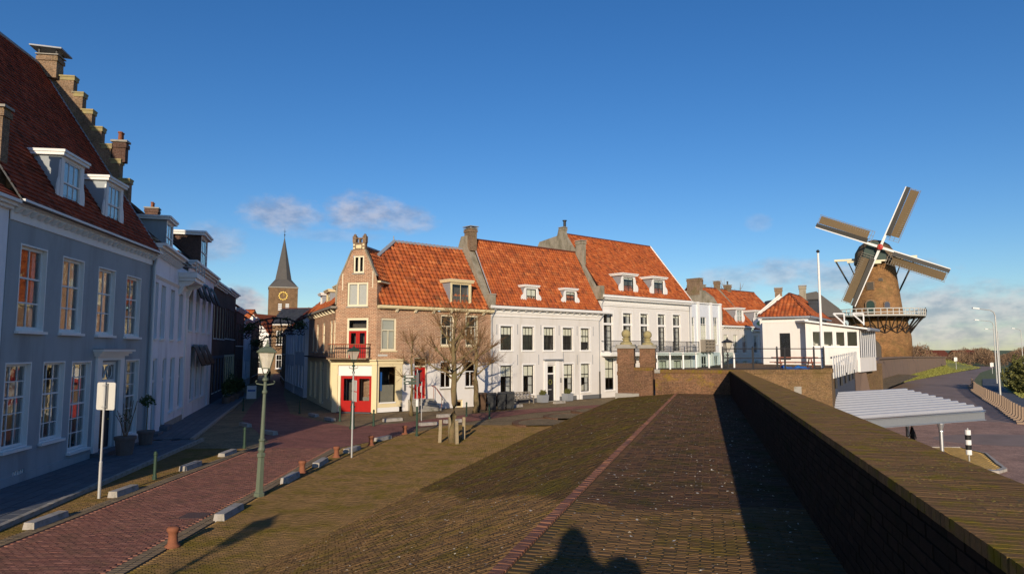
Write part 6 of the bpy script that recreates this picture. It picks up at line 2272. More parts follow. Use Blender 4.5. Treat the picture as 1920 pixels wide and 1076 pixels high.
t = sign_pole('road_sign', 'blank grey back of a road sign on a pole by the left kerb', (-12.26, 20.75, 0), 3.42, rz=rad(-14))
sgm = MB()
w_, h_ = .33, .41
pl = []
for (cx, cz, a0) in ((w_ - .05, h_ - .05, 0), (-w_ + .05, h_ - .05, 90), (-w_ + .05, -h_ + .05, 180), (w_ - .05, -h_ + .05, 270)):
    for a in (0, 30, 60, 90):
        pl.append((cx + .05 * math.cos(rad(a0 + a)), 3.0 + cz + .05 * math.sin(rad(a0 + a))))
sgm.prism(pl, 'y', .05, .075)
p = sgm.build('plate', 'sign_back', t)
MB().box(-.05, .05, -.045, .05, 3.30, 3.34).box(-.05, .05, -.045, .05, 2.66, 2.70).build('clamp', 'galv_dull', t)
MB().box(.04, .09, .030, .049, 2.62, 3.38).build('rib', 'plinth_grey', t)
t = sign_pole('parking_sign', 'slim pale pole with blue and white panels edge-on by the right kerb', (-6.55, 28.4, 0), 3.5, .035, .03, 1.4, rz=rad(-62))
MB().box(-.34, .34, .04, .06, 2.70, 3.14).build('plate', 'sign_back', t)
MB().box(-.33, .33, .061, .066, 2.72, 3.12).build('face', 'sign_blue', t)
MB().box(-.34, .34, .04, .06, 2.28, 2.66).build('lower_plate', 'sign_back', t)
t = sign_pole('finger_post', 'dark green three-bar direction sign on a grey pole beside the pollard tree', (-5.9, 42.9, 0), 3.15, .04, .035, 1.2)
for i in range(3):
    b = MB()
    z = 2.72 - i * .20
    b.box(-.86, -.02, -.03, .03, z - .085, z + .085)
    q = b.build('finger', 'sign_green', t)
    MB().box(-.72 + .0, -.72 + (.5, .32, .18)[i], -.036, -.031, z - .03, z + .035).build('lettering', 'white', q)
MB().box(-.06, .10, -.04, .04, 2.1, 2.95).build('bracket', 'plinth_grey', t)
t2 = thing('round_sign', 'small round traffic sign seen edge-on with a white panel below it', 'sign', (-5.62, 42.9, 0), rad(-70))
MB().lathe([(.03, 0), (.03, 2.9)], 8).build('pole', 'galv_dull', t2)
d = MB().lathe([(.0, -.01), (.30, -.01), (.30, .01), (.0, .01)], 20).build('disc', 'red_paint', t2)
d.matrix_basis = Matrix.Translation((0, -.05, 2.7)) @ Matrix.Rotation(rad(90), 4, 'X')
box('plate', 'white', t2, -.2, .2, -.06, -.04, 1.75, 2.15)

# rusty mooring posts, granite blocks, green bollards
RUSTY = [((-7.6, 15.75), 'rusty iron mooring post nearest the camera at the kerb'), ((-7.5, 24.9), 'rusty mooring post between two granite blocks behind the lamp'), ((-7.2, 28.5), 'rusty mooring post just left of the slim pale pole'), ((-6.5, 32.0), 'rusty mooring post at the bend of the kerb'), ((-5.6, 36.2), 'farthest rusty mooring post, near the green post')]
me = MB().lathe([(.26, 0), (.25, .05), (.17, .12), (.145, .35), (.16, .46), (.21, .52), (.21, .60), (.15, .64), (.02, .65)], 16).mesh('post', 'rust', True)
for (p, lb) in RUSTY:
    o = obj('mooring_post', me, None, (p[0], p[1], 0), (0, 0, random.uniform(0, 6)))
    o.scale = (.66, .66, .70)
    tag(o, lb, 'bollard', 'rusty mooring posts')
BLK = [((-11.85, 17.85), 0, 'granite kerb block at the lower left corner, nearest on the left verge'), ((-11.9, 21.4), 0, 'granite kerb block beside the blank road sign'), ((-11.95, 25.9), 0, 'granite kerb block half in shade, third on the left verge'), ((-11.95, 29.2), 0, 'granite kerb block in shade, fourth on the left verge'),
       ((-7.55, 18.7), 0, 'granite kerb block on the right verge between mooring post and lamp'), ((-7.5, 23.6), 0, 'granite kerb block just behind the green lamp'), ((-7.35, 26.7), 0, 'granite kerb block between two mooring posts'), ((-6.95, 30.2), -14, 'granite kerb block right behind the slim pale pole'), ((-6.3, 33.9), -22, 'granite kerb block at the bend of the kerb'),
       ((-15.4, 40.0), 40, 'granite block at the shaded street corner, left one'), ((-12.7, 36.3), 48, 'granite block lying in the shade of the crossing'), ((-11.4, 43.3), 35, 'granite block before the shop doors, right one'), ((-13.2, 46.0), 35, 'granite block before the shop doors, left one'), ((-4.9, 40.6), -52, 'granite block on the square left of the pollard tree'),
       ((-3.6, 42.0), -52, 'granite block behind the wooden tree posts'), ((-7.4, 42.9), -52, 'long granite block before the red house door'), ((-4.4, 45.4), -52, 'granite block between the two rear pollards'), ((.3, 53.2), -48, 'granite block before the wooden bench'), ((3.9, 56.9), -45, 'pale granite block before the black door')]
me = MB().hexa([(-.15, -.62, -.02), (.15, -.62, -.02), (.15, .62, -.02), (-.15, .62, -.02), (-.125, -.60, .17), (.125, -.60, .17), (.125, .60, .17), (-.125, .60, .17)]).mesh('block', 'granite')
for (p, r, lb) in BLK:
    o = obj('kerb_block', me, None, (p[0], p[1], 0), (random.gauss(0, .01), random.gauss(0, .015), rad(r)))
    o.scale = (1, random.uniform(.92, 1.08), random.uniform(.9, 1.1))
    tag(o, lb, 'kerb block', 'granite kerb blocks')


def green_bollard(p, lb, h=.95, white=False, m='bollard_green'):
    t = thing('bollard', lb, 'bollard', (p[0], p[1], 0), 0, 'slim green bollards')
    MB().lathe([(.075, 0), (.075, .12), (.055, .16), (.05, h - .14), (.065, h - .12), (.065, h - .08), (.05, h - .06), (.05, h - .02), (.02, h)], 10).build('post', m, t)
    if white:
        MB().lathe([(.072, h - .34), (.072, h - .02), (.02, h + .03)], 10).build('white_top', 'white', t)
    return t


for (p, lb, h, w) in (((-12.15, 23.7), 'slim dark bollard in shade on the left verge', .95, False), ((-11.95, 31.0), 'slim dark bollard at the shaded crossing left of the green lamp', .95, False), ((-10.6, 42.6), 'bollard before the left shop door', .95, False), ((-8.0, 40.0), 'green bollard below the cream shop window', .95, False), ((-4.85, 35.3), 'taller green post with white top left of the pollard tree', 1.85, True),
                      ((-3.0, 45.6), 'green bollard behind the pollard tree', .95, False), ((-1.45, 44.2), 'green bollard before the wheelie bins', .95, False), ((-19.3, 49.6), 'bollard in the shade before the awning house', .95, False), ((-14.6, 47.5), 'bollard in the shade beside the corner house', .95, False)):
    green_bollard(p, lb, h, w)

# wheelie bins, bench, planters
def wheelie(loc, rz, m, lb):
    t = thing('wheelie_bin', lb, 'bin', loc, rz, 'wheelie bins by the white house')
    MB().hexa([(-.24, -.28, .08), (.24, -.28, .08), (.22, .22, .08), (-.22, .22, .08), (-.29, -.34, 1.0), (.29, -.34, 1.0), (.29, .34, 1.0), (-.29, .34, 1.0)]).build('body', m, t)
    MB().hexa([(-.31, -.38, 1.001), (.31, -.38, 1.001), (.31, .37, 1.001), (-.31, .37, 1.001), (-.28, -.34, 1.07), (.28, -.34, 1.07), (.28, .34, 1.12), (-.28, .34, 1.12)]).build('lid', m, t)
    MB().tube([(-.25, .42, .98), (.25, .42, .98)], .025, 6).build('handle', m, t)
    for s in (-1, 1):
        wh = MB().lathe([(.02, -.03), (.11, -.03), (.11, .03), (.02, .03)], 12).build('wheel', 'tyre', t)
        wh.matrix_basis = Matrix.Translation((s * .22, .25, .11)) @ Matrix.Rotation(rad(90), 4, 'Y')
    return t


for (p, r, m, lb) in (((-2.15, 49.9), -50, 'bin_brown', 'brown wheelie bin at the left of the bin row'), ((-1.45, 49.9), -45, 'bin_plastic', 'dark grey wheelie bin, second from the left'), ((-.75, 50.5), -48, 'bin_plastic', 'dark grey wheelie bin, third from the left'), ((-.15, 51.3), -42, 'bin_plastic', 'dark grey wheelie bin nearest the bench')):
    o = wheelie((p[0], p[1], 0), rad(r + 45), m, lb)
    o.scale = (1.12, 1.12, 1.15)


def leafy(mb, c, rx, ry, rz_, n, size=.06, hollow=.55):
    """leaf-sized faces spread through an ellipsoid"""
    for _ in range(n):
        while True:
            v = Vector((random.uniform(-1, 1), random.uniform(-1, 1), random.uniform(-1, 1)))
            if v.length <= 1 and (v.length > hollow or random.random() < .25):
                break
        k = .85 + .3 * math.sin(v.x * 5.1 + v.z * 3.7 + c[0]) * math.sin(v.y * 4.3 + c[1])
        p = Vector((c[0] + v.x * rx * k, c[1] + v.y * ry * k, c[2] + v.z * rz_ * k))
        u = Vector((random.gauss(0, 1), random.gauss(0, 1), random.gauss(0, 1))).normalized()
        w = u.cross(Vector((random.gauss(0, 1), random.gauss(0, 1), random.gauss(0, 1)))).normalized()
        s = size * random.uniform(.6, 1.4)
        mb.quad(p - u * s, p + w * s * .45, p + u * s, p - w * s * .45)
    return mb


hd = thing('hedge', 'low brown winter hedge behind the wheelie bins', 'hedge', (-1.1, 52.0, 0), rad(40))
leafy(MB(), (0, 0, .55), 1.7, .3, .5, 2200, .07, .2).build('twigs', 'hedge_brown', hd)
leafy(MB(), (0, 0, .5), 1.4, .2, .4, 200, .05, .2).build('stems', 'twig', hd)

bn = thing('bench', 'weathered wooden bench with lattice back against the white house', 'bench', (0.9, 56.0, 0), rad(40))
for x in (-.9, .9):
    MB().box(x - .04, x + .04, -.32, -.24, 0, .62).box(x - .04, x + .04, .20, .28, 0, .95).box(x - .04, x + .04, -.34, .24, .62, .68).build('leg', 'wood_grey', bn)
for i in range(4):
    box('seat_slat', 'wood_grey', bn, -.95, .95, -.30 + i * .125, -.20 + i * .125, .41, .45)
MB().box(-.88, .88, .21, .27, .90, .97).box(-.88, .88, .21, .27, .52, .58).build('back_rail', 'wood_grey', bn)
lt = MB()
for i in range(5):
    x0, x1 = -.86 + i * .344, -.86 + (i + 1) * .344
    lt.tube([(x0 + .02, .24, .58), (x1 - .02, .24, .90)], .018, 4).tube([(x0 + .02, .24, .90), (x1 - .02, .24, .58)], .018, 4).box(x1 - .02, x1 + .02, .22, .26, .58, .90)
lt.build('back_lattice', 'wood_grey', bn)


def rw(s, n, z=0):
    a = rad(RA)
    return (RO[0] + math.sin(a) * s - math.cos(a) * n, RO[1] + math.cos(a) * s + math.sin(a) * n, z)


for (s, lb) in ((-.95, 'square lead planter with a clipped box ball left of the black door'), (1.95, 'square lead planter with a clipped box ball right of the black door')):
    t = thing('planter', lb, 'planter', rw(s, -.45), rad(40), 'box planters beside the black door')
    MB().hexa([(-.33, -.33, 0), (.33, -.33, 0), (.33, .33, 0), (-.33, .33, 0), (-.37, -.37, .62), (.37, -.37, .62), (.37, .37, .62), (-.37, .37, .62)]).build('tub', 'lead', t)
    leafy(MB(), (0, 0, .78), .32, .32, .28, 700, .05).build('box_ball', 'leaf_olive', t)

# ------------------------------------------------------------------ pollard trees
def rot_dir(d, ang, axis):
    return Quaternion(axis, ang) @ d


def pollard(label, loc, H, r0, arms, twl, ntw, seed, leader=True, tw_m='twig', spread=1.0):
    rnd = random.Random(seed)
    t = thing('pollard_tree', label, 'tree', loc, 0, 'bare pollarded trees on the square')
    tr = MB()
    pts, rs_ = [], []
    for i in range(9):
        f = i / 8
        pts.append((rnd.gauss(0, .03) * (i > 0), rnd.gauss(0, .03) * (i > 0), H * f))
        rs_.append(r0 * (1.35 if i == 0 else 1.0) * (1 - .5 * f))
    tr.tube(pts, rs_, 9)
    tr.build('trunk', 'bark', t, smooth=True)
    br, tw = MB(), MB()

    def twig(p, d, L, r, depth):
        q = [p]
        dd = d.copy()
        for k in range(3):
            dd = (dd + Vector((rnd.gauss(0, .10), rnd.gauss(0, .10), rnd.gauss(.05, .08)))).normalized()
            q.append(q[-1] + dd * (L / 3))
        tw.tube(q, [r, r * .75, r * .5, r * .3], 3)
        if depth > 0:
            for k in range(rnd.randint(2, 3)):
                b = q[rnd.randint(1, 2)]
                ax = Vector((rnd.gauss(0, 1), rnd.gauss(0, 1), rnd.gauss(0, 1))).normalized()
                twig(b, rot_dir(dd, rnd.uniform(.3, .7), ax), L * rnd.uniform(.4, .65), r * .6, depth - 1)

    for (z, az, el, L) in arms:
        p = Vector((0, 0, z))
        d = Vector((math.sin(rad(az)) * math.cos(rad(el)), math.cos(rad(az)) * math.cos(rad(el)), math.sin(rad(el))))
        q = [p]
        dd = d.copy()
        n = 4
        for k in range(n):
            dd = (dd + Vector((rnd.gauss(0, .14), rnd.gauss(0, .14), .10 + rnd.gauss(0, .08)))).normalized()
            q.append(q[-1] + dd * (L / n))
        br.tube(q, [r0 * .34, r0 * .27, r0 * .22, r0 * .19, r0 * .24], 6)
        e = q[-1]
        br.lathe([(.01, -.10), (r0 * .34, -.05), (r0 * .38, .03), (.02, .11)], 6, tuple(e))
        for k in range(ntw):
            b = e if k < ntw * .7 else q[rnd.randint(1, n - 1)]
            v = Vector((rnd.gauss(0, .75) * spread, rnd.gauss(0, .75) * spread, rnd.gauss(.45, .5))) + dd * .8
            twig(b, v.normalized(), twl * rnd.uniform(.5, 1.15), .014, 1 if rnd.random() < .6 else 0)
    br.build('branches', 'bark', t, smooth=True)
    tw.build('crown', tw_m, t)
    return t


pollard('bare pollard tree between wooden posts in the middle of the square', (-2.8, 33.0, 0), 4.9, .19,
        [(2.7, 60, 35, 1.1), (3.1, 110, 10, 1.2), (3.2, -80, 8, 1.3), (3.3, 200, 15, 1.0), (3.35, 20, 12, 1.2), (3.7, -120, 20, 1.2), (3.8, 75, 28, 1.3), (4.0, -50, 35, 1.1), (4.2, 140, 40, 1.1), (4.4, 0, 45, 1.1), (4.6, -95, 42, 1.2), (4.75, 95, 50, 1.2), (4.85, 200, 70, 1.0), (4.9, 40, 75, 1.2), (3.0, -40, 5, 1.0)], 1.5, 16, 3)
pollard('bare pollard tree before the red house door', (-6.75, 46.3, 0), 4.3, .12, [(3.4, -70, 15, .8), (3.9, 80, 15, .8), (4.2, 160, 40, .8), (4.3, 20, 50, .7), (4.3, -40, 55, .7), (3.0, 100, 0, .6), (2.3, -100, 15, .7)], .95, 18, 5)
pollard('bare pollard tree with reddish twig heads beside the wheelie bins', (-2.55, 48.6, 0), 4.3, .22, [(2.6, 80, 20, 1.3), (3.4, -80, 15, 1.1), (3.9, 95, 20, 1.3), (4.2, 180, 40, 1.0), (4.3, 20, 50, .9), (4.3, -60, 45, 1.1), (3.2, 60, 10, 1.5)], 1.25, 34, 8)
for (p, lb) in (((-3.42, 32.9), 'wooden tree post left of the middle pollard'), ((-2.38, 34.15), 'wooden tree post right of the middle pollard'), ((-3.05, 34.2), 'wooden tree post hidden close behind the trunk'), ((-2.58, 32.45), 'wooden tree post in front of the trunk')):
    o = MB().hexa([(-.075, -.075, 0), (.075, -.075, 0), (.075, .075, 0), (-.075, .075, 0), (-.07, -.07, 1.08), (.07, -.07, 1.08), (.07, .07, 1.08), (-.07, .07, 1.08)]).build('tree_post', 'wood_post', None, loc=(p[0], p[1], 0))
    o.rotation_euler = (random.gauss(0, .02), random.gauss(0, .02), random.random())
    tag(o, lb, 'post', 'wooden tree posts')

# potted plants by the slate-grey house
def gpt(s, n):
    a = rad(GA)
    return (GO[0] + math.sin(a) * s - math.cos(a) * n, GO[1] + math.cos(a) * s + math.sin(a) * n, .12)


t = thing('potted_tree', 'small standard tree in a terracotta pot right of the grey house door', 'plant', gpt(5.1, -.75))
MB().lathe([(.26, 0), (.33, .5), (.37, .52), (.37, .62), (.31, .62)], 14).build('pot', 'terracotta', t)
MB().tube([(0, 0, .6), (.02, 0, 1.2), (0, .02, 1.75)], .02, 6).build('stem', 'bark', t)
leafy(MB(), (0, 0, 1.95), .38, .38, .28, 260, .07, .3).build('crown', 'leaf', t)
t = thing('potted_plant', 'large plant pot with bare stems left of the grey house door', 'plant', gpt(2.0, -1.05))
MB().lathe([(.30, 0), (.38, .6), (.42, .62), (.42, .74), (.36, .74)], 14).build('pot', 'terracotta', t)
st_ = MB()
for k in range(9):
    a = k * .7
    st_.tube([(.05 * math.cos(a), .05 * math.sin(a), .7), (.2 * math.cos(a), .2 * math.sin(a), 1.3), (.38 * math.cos(a), .38 * math.sin(a), 1.9 + .3 * math.sin(k))], .012, 4)
st_.build('stems', 'twig', t)
leafy(MB(), (0, 0, 1.5), .3, .3, .4, 60, .05, .2).build('leaves', 'leaf', t)


def hpt(s, n, z=0.0):
    a = rad(HA)
    return (HO[0] + math.sin(a) * s - math.cos(a) * n, HO[1] + math.cos(a) * s + math.sin(a) * n, z)


SHR = ['dark shrub in a tub nearest the awning house', 'tall dark shrub in a tub before the brick houses', 'round dark shrub in a tub further down the shaded footway', 'small dark shrub in a tub beside the advertising board']
for i, (s, n, hh) in enumerate(((22.5, -1.2, 1.5), (24.6, -1.3, 2.0), (27.5, -1.4, 1.5), (31.0, -1.5, 1.3))):
    t = thing('tub_shrub', SHR[i], 'plant', hpt(s, n), 0, 'shrubs in tubs along the shaded footway')
    MB().lathe([(.28, 0), (.36, .55), (.38, .6), (.3, .6)], 12).build('tub', 'terracotta', t)
    leafy(MB(), (0, 0, .55 + hh * .5), .5, .5, hh * .5, 700, .08, .3).build('foliage', 'leaf', t)
t = thing('sidewalk_board', 'white advertising board with a blue panel standing on the shaded footway', 'sign', hpt(29.2, -2.6), rad(15))
MB().hexa([(-.4, -.25, 0), (.4, -.25, 0), (.4, -.2, 0), (-.4, -.2, 0), (-.4, -.03, 1.15), (.4, -.03, 1.15), (.4, .02, 1.15), (-.4, .02, 1.15)]).build('panel', 'white', t)
MB().hexa([(-.4, .25, 0), (.4, .25, 0), (.4, .2, 0), (-.4, .2, 0), (-.4, .03, 1.15), (.4, .03, 1.15), (.4, .025, 1.15), (-.4, .025, 1.15)]).build('rear_panel', 'white', t)
MB().quad((-.32, -.165, .42), (.32, -.165, .42), (.32, -.10, .80), (-.32, -.10, .80)).build('blue_field', 'sign_blue', t)

# parked car down the street
def car(label, loc, rz):
    t = thing('parked_car', label, 'car', loc, rz)
    prof = [(-2.1, .35), (-2.1, .75), (-1.95, .92), (-1.1, 1.0), (-.55, 1.42), (.9, 1.45), (1.75, 1.02), (2.05, .92), (2.1, .35)]
    MB().prism(prof, 'y', -.85, .85).build('body', 'car_paint', t)
    MB().prism([(-1.02, 1.0), (-.55, 1.36), (.85, 1.38), (1.6, 1.02)], 'y', -.862, .862).build('side_glass', 'black_paint', t)
    MB().hexa([(1.66, -.72, 1.06), (1.66, .72, 1.06), (1.7, .72, 1.06), (1.7, -.72, 1.06), (.98, -.66, 1.42), (.98, .66, 1.42), (1.02, .66, 1.44), (1.02, -.66, 1.44)]).build('rear_window', 'black_paint', t)
    for s in (-1, 1):
        for x in (-1.3, 1.3):
            w = MB().lathe([(.05, -.1), (.31, -.1), (.31, .1), (.05, .1)], 16).build('wheel', 'tyre', t)
            w.matrix_basis = Matrix.Translation((x, s * .78, .31)) @ Matrix.Rotation(rad(90), 4, 'X')
        box('tail_light', 'red_paint', t, 2.085, 2.115, s * .6 - .15, s * .6 + .15, .72, .88)
    box('number_plate', 'cream', t, 2.1, 2.12, -.26, .26, .55, .66)
    box('bumper', 'plinth_grey', t, 2.0, 2.16, -.84, .84, .35, .5)


car('small dark grey car parked down the shaded street', (-32.4, 99, 0), rad(-72))

# winter garlands over the street
def garland(label, a, b, sag, seed, n=9):
    rnd = random.Random(seed)
    a, b = Vector(a), Vector(b)
    t = thing('street_garland', label, 'decoration', tuple((a + b) / 2), 0, 'garlands over the shaded street')
    c = (a + b) / 2
    arc = []
    for i in range(21):
        f = i / 20
        p = a.lerp(b, f) - c
        p.z += sag * (1 - (2 * f - 1) ** 2)
        arc.append(p)
    mb = MB().tube(arc, .07, 6)
    mb.build('bow', 'iron', t)
    tw = MB()
    for i in range(n):
        f = (i + .5) / n
        p = arc[int(f * 20)]
        q = [p]
        sx = (f - .5) * 1.6
        for k in range(4):
            q.append(q[-1] + Vector((sx * .12 + rnd.gauss(0, .10), rnd.gauss(0, .05), -.40 * (1 - abs(f - .5) * .8))))
            s = rnd.choice((-1, 1))
            for sgn in (-1, 1):
                tw.tube([q[-1], q[-1] + Vector((sgn * .22, 0, -.12)), q[-1] + Vector((sgn * .36, 0, .02))], .045, 4)
        tw.tube(q, [.075, .065, .06, .05, .04], 5)
    tw.build('branch', 'iron', t)
    for e in (arc[1], arc[-2]):
        leafy(MB(), (e.x, e.y, e.z - .15), .8, .4, .55, 170, .13, .1).build('greenery', 'leaf', t)
    for k in range(5):
        p = arc[2 + k * 4]
        leafy(MB(), (p.x, p.y, p.z), .5, .2, .16, 60, .09, .1).build('sprig', 'leaf', t)


garland('arched winter garland of dark branches hanging over the street, nearer one', (-24.2, 62, 6.35), (-18.9, 62, 6.6), .75, 1)
garland('arched winter garland of dark branches hanging over the street, farther one', (-32.6, 86, 5.2), (-26.6, 86, 5.3), .8, 2)

# ------------------------------------------------------------------ terrace behind the bastion
rl_ = thing('terrace_railing', 'dark iron railing along the top of the bastion before the restaurant', 'railing', (0, 0, 0))
RP = [(11.5, 37.4), (13.2, 37.6), (14.6, 37.8), (15.05, 37.85), (16.7, 37.95), (17.4, 38.3)]
for (x, y) in RP:
    MB().tube([(x, y, 3.16), (x, y, 4.50)], .05, 6).lathe([(.0, 0), (.06, .03), (.0, .08)], 6, (x, y, 4.50)).build('post', 'iron', rl_)
for z in (4.44, 3.92, 3.36):
    MB().tube([(x, y, z) for x, y in RP], .028, 6).build('rail', 'iron', rl_)
fl = MB()
for i in range(14):
    f = i / 13
    x, y = 11.5 + 5.5 * f, 37.4 + .7 * f
fpole = thing('flagpole', 'tall white flagpole standing before the restaurant', 'flagpole', (17.45, 38.6, 3.16))
MB().tube([(0, 0, 0), (0, 0, 6.7)], [.085, .055], 10).build('pole', 'white', fpole)
MB().lathe([(.0, -.1), (.09, -.04), (.1, 0), (.06, .08), (.0, .1)], 10, (0, 0, 6.8)).build('knob', 'iron', fpole)
tp = thing('tarpaulin_roll', 'rolled bright blue tarpaulin lying behind the terrace railing', 'tarpaulin', (15.9, 38.5, 3.16), rad(5))
n = 12
pts = [(-.8 + 1.6 * i / n, .04 * math.sin(i * 1.7), .17 + .05 * math.sin(i * .9 + 1)) for i in range(n + 1)]
MB().tube(pts, [.12 + .04 * math.sin(i * 2.1) for i in range(n + 1)], 10).build('roll', 'tarp', tp, smooth=True)
sf = thing('slat_fence', 'white slatted fence on the outer edge of the bastion', 'fence', (0, 0, 0))
p, q = Vector((17.3, 37.4)), Vector((28.3, 56.4))
dd = (q - p).normalized()
nn = Vector((dd.y, -dd.x))
k = int((q - p).length / 1.5)
for i in range(k):
    a = p + dd * (i * 1.5 + .2) + nn * .12
    b = a + dd * .66
    zt = 4.02 + .25 * i / k
    zb = 2.82 - .2 * i / k
    c, e = a + nn * .035, b + nn * .035
    MB().hexa([(*a, zb), (*b, zb), (*e, zb), (*c, zb), (*a, zt), (*b, zt), (*e, zt), (*c, zt)]).build('slat', 'white', sf)
MB().hexa([(*(p + nn * .04), 3.9), (*(q + nn * .04), 4.15), (*(q + nn * .11), 4.15), (*(p + nn * .11), 3.9), (*(p + nn * .04), 4.0), (*(q + nn * .04), 4.25), (*(q + nn * .11), 4.25), (*(p + nn * .11), 4.0)]).hexa([(*(p + nn * .04), 2.95), (*(q + nn * .04), 2.75), (*(q + nn * .11), 2.75), (*(p + nn * .11), 2.95), (*(p + nn * .04), 3.05), (*(q + nn * .04), 2.85), (*(q + nn * .11), 2.85), (*(p + nn * .11), 3.05)]).build('fence_rail', 'wall_blue', sf)
br_ = MB()
for i in range(5):
    a = p + dd * (2 + i * 3.6) + nn * .1
    br_.box(a.x - .06, a.x + .06, a.y - .06, a.y + .06, 2.2, 2.9)
br_.build('fence_bracket', 'iron', sf)
ws = thing('glass_windbreak', 'row of glass wind screens with white posts on the hotel terrace', 'screen', (0, 0, 0))
A_, B_ = Vector((8.6, 45.0)), Vector((15.2, 47.0))
k = 7
for i in range(k + 1):
    c = A_.lerp(B_, i / k)
    MB().box(c.x - .05, c.x + .05, c.y - .05, c.y + .05, 2.0, 4.05).build('post', 'white', ws)
    if i < k:
        d = A_.lerp(B_, (i + 1) / k)
        MB().hexa([(c.x + .06, c.y, 3.0), (d.x - .06, d.y, 3.0), (d.x - .06, d.y + .012, 3.0), (c.x + .06, c.y + .012, 3.0), (c.x + .06, c.y, 4.2), (d.x - .06, d.y, 4.2), (d.x - .06, d.y + .012, 4.2), (c.x + .06, c.y + .012, 4.2)]).build('pane', 'screen_glass', ws)
tw_ = thing('terrace_wall', 'low red brick wall carrying the glass wind screens', 'wall', (0, 0, 0))
MB().prism([(8.2, 44.6), (15.6, 46.8), (20.8, 52), (19, 56), (8, 50)], 'z', -.1, 3.0).build('body', 'brick_pillar', tw_)
tb = thing('terrace_benches', 'dark red picnic bench on the terrace by the flagpole', 'bench', (17.6, 42.0, 3.16), rad(-10))
MB().box(-1.6, 1.0, -.3, .3, .72, .78).build('table_top', 'balcony_wood', tb)
for yy in (-.75, .75):
    MB().box(-1.6, 1.0, yy - .13, yy + .13, .43, .48).build('seat', 'balcony_wood', tb)
for x in (-1.2, .6):
    MB().tube([(x, -.8, 0), (x, -.2, .72)], .04, 4).tube([(x, .8, 0), (x, .2, .72)], .04, 4).box(x - .03, x + .03, -.8, .8, .38, .43).build('leg', 'balcony_wood', tb)

# ------------------------------------------------------------------ outside the wall
cp_ = thing('carport', 'galvanised shelter with ribbed sheet roof below the town wall', 'shelter', (0, 0, 0))
P00, P10, P11, P01 = Vector((17.2, 36.0, .72)), Vector((25.7, 37.4, 1.12)), Vector((23.8, 41.8, 1.95)), Vector((15.4, 40.4, 1.62))
N_ = 11
pr = [(0, 0), (.42, 0), (.56, .13), (.80, .13), (.94, 0), (1, 0)]
rows = []
for i in range(N_):
    for (f, z) in pr[:-1]:
        rows.append(((i + f) / N_, z))
rows.append((1.0, 0))
mb = MB()
for i in range(len(rows) - 1):
    (f0, z0), (f1, z1) = rows[i], rows[i + 1]
    k0, k1 = Vector((0, 0, z0)), Vector((0, 0, z1))
    mb.quad(P00.lerp(P01, f0) + k0, P10.lerp(P11, f0) + k0, P10.lerp(P11, f1) + k1, P00.lerp(P01, f1) + k1)
mb.build('roof_sheet', 'sheet_metal', cp_)
bm = MB()
a, b = P00 + Vector((0, .05, -.06)), P10 + Vector((-.1, .05, -.06))
bm.hexa([a + Vector((0, 0, -.42)), b + Vector((0, 0, -.42)), b + Vector((0, .04, -.42)), a + Vector((0, .04, -.42)), a, b, b + Vector((0, .04, 0)), a + Vector((0, .04, 0))])
for zz in (-.46, -.02):
    bm.hexa([a + Vector((0, -.12, zz)), b + Vector((0, -.12, zz)), b + Vector((0, .16, zz)), a + Vector((0, .16, zz)), a + Vector((0, -.12, zz + .03)), b + Vector((0, -.12, zz + .03)), b + Vector((0, .16, zz + .03)), a + Vector((0, .16, zz + .03))])
bm.build('edge_beam', 'galvanised', cp_)
for (x, y, zt) in ((22.75, 36.75, .48), (23.35, 40.9, 1.5), (17.5, 36.2, .25)):
    MB().lathe([(.10, -1.54), (.10, zt - .42), (.125, zt - .40), (.12, zt - .36), (.10, zt - .34), (.17, zt), (.17, zt + .02)], 10, (x, y, 0)).build('column', 'galvanised', cp_)
ip2 = thing('hazard_post', 'black and white banded post on the yellow traffic island', 'post', (23.9, 36.35, -1.43))
MB().lathe([(.035, 0), (.035, 1.72), (.01, 1.74)], 8).build('pole', 'galv_dull', ip2)
for i in range(5):
    MB().lathe([(.14, .36 + i * .255), (.14, .36 + i * .255 + .253)], 12).build('band', 'white' if i % 2 == 0 else 'band_black', ip2)
fr = thing('frame_rack', 'low white framed panel beside the shelter column', 'rack', (21.6, 37.4, -1.53), rad(-8))
MB().tube([(-.9, 0, 0), (-.9, 0, .62), (.3, 0, .62), (.3, 0, 0)], .03, 6).build('frame', 'white', fr)
box('panel', 'concrete', fr, -.86, .26, -.01, .01, .1, .58)

# L-shaped concrete elements along the road
BL = [(41.0, 55.2), (45.3, 62.7), (49.6, 69.8), (53.2, 76.1), (56.7, 82.4), (60.5, 89), (64.4, 95.7), (70.3, 105), (76.2, 114.2)]
me = MB().prism([(-.62, 0), (.10, 0), (.10, 1.25), (-.06, 1.25), (-.10, .30), (-.22, .16), (-.62, .12)], 'y', -.24, .24).mesh('element', 'concrete')
cnt = 0
for i in range(len(BL) - 1):
    p, q = Vector(BL[i]), Vector(BL[i + 1])
    d = (q - p)
    n = max(1, int(d.length / 1.5))
    for j in range(n):
        c = p.lerp(q, j / n)
        o = obj('barrier_element', me, None, (c.x, c.y, -1.53), (0, 0, -math.atan2(d.x, d.y)))
        tag(o, 'brown concrete L-shaped element in the row along the outer road', 'barrier', 'concrete elements along the outer road')


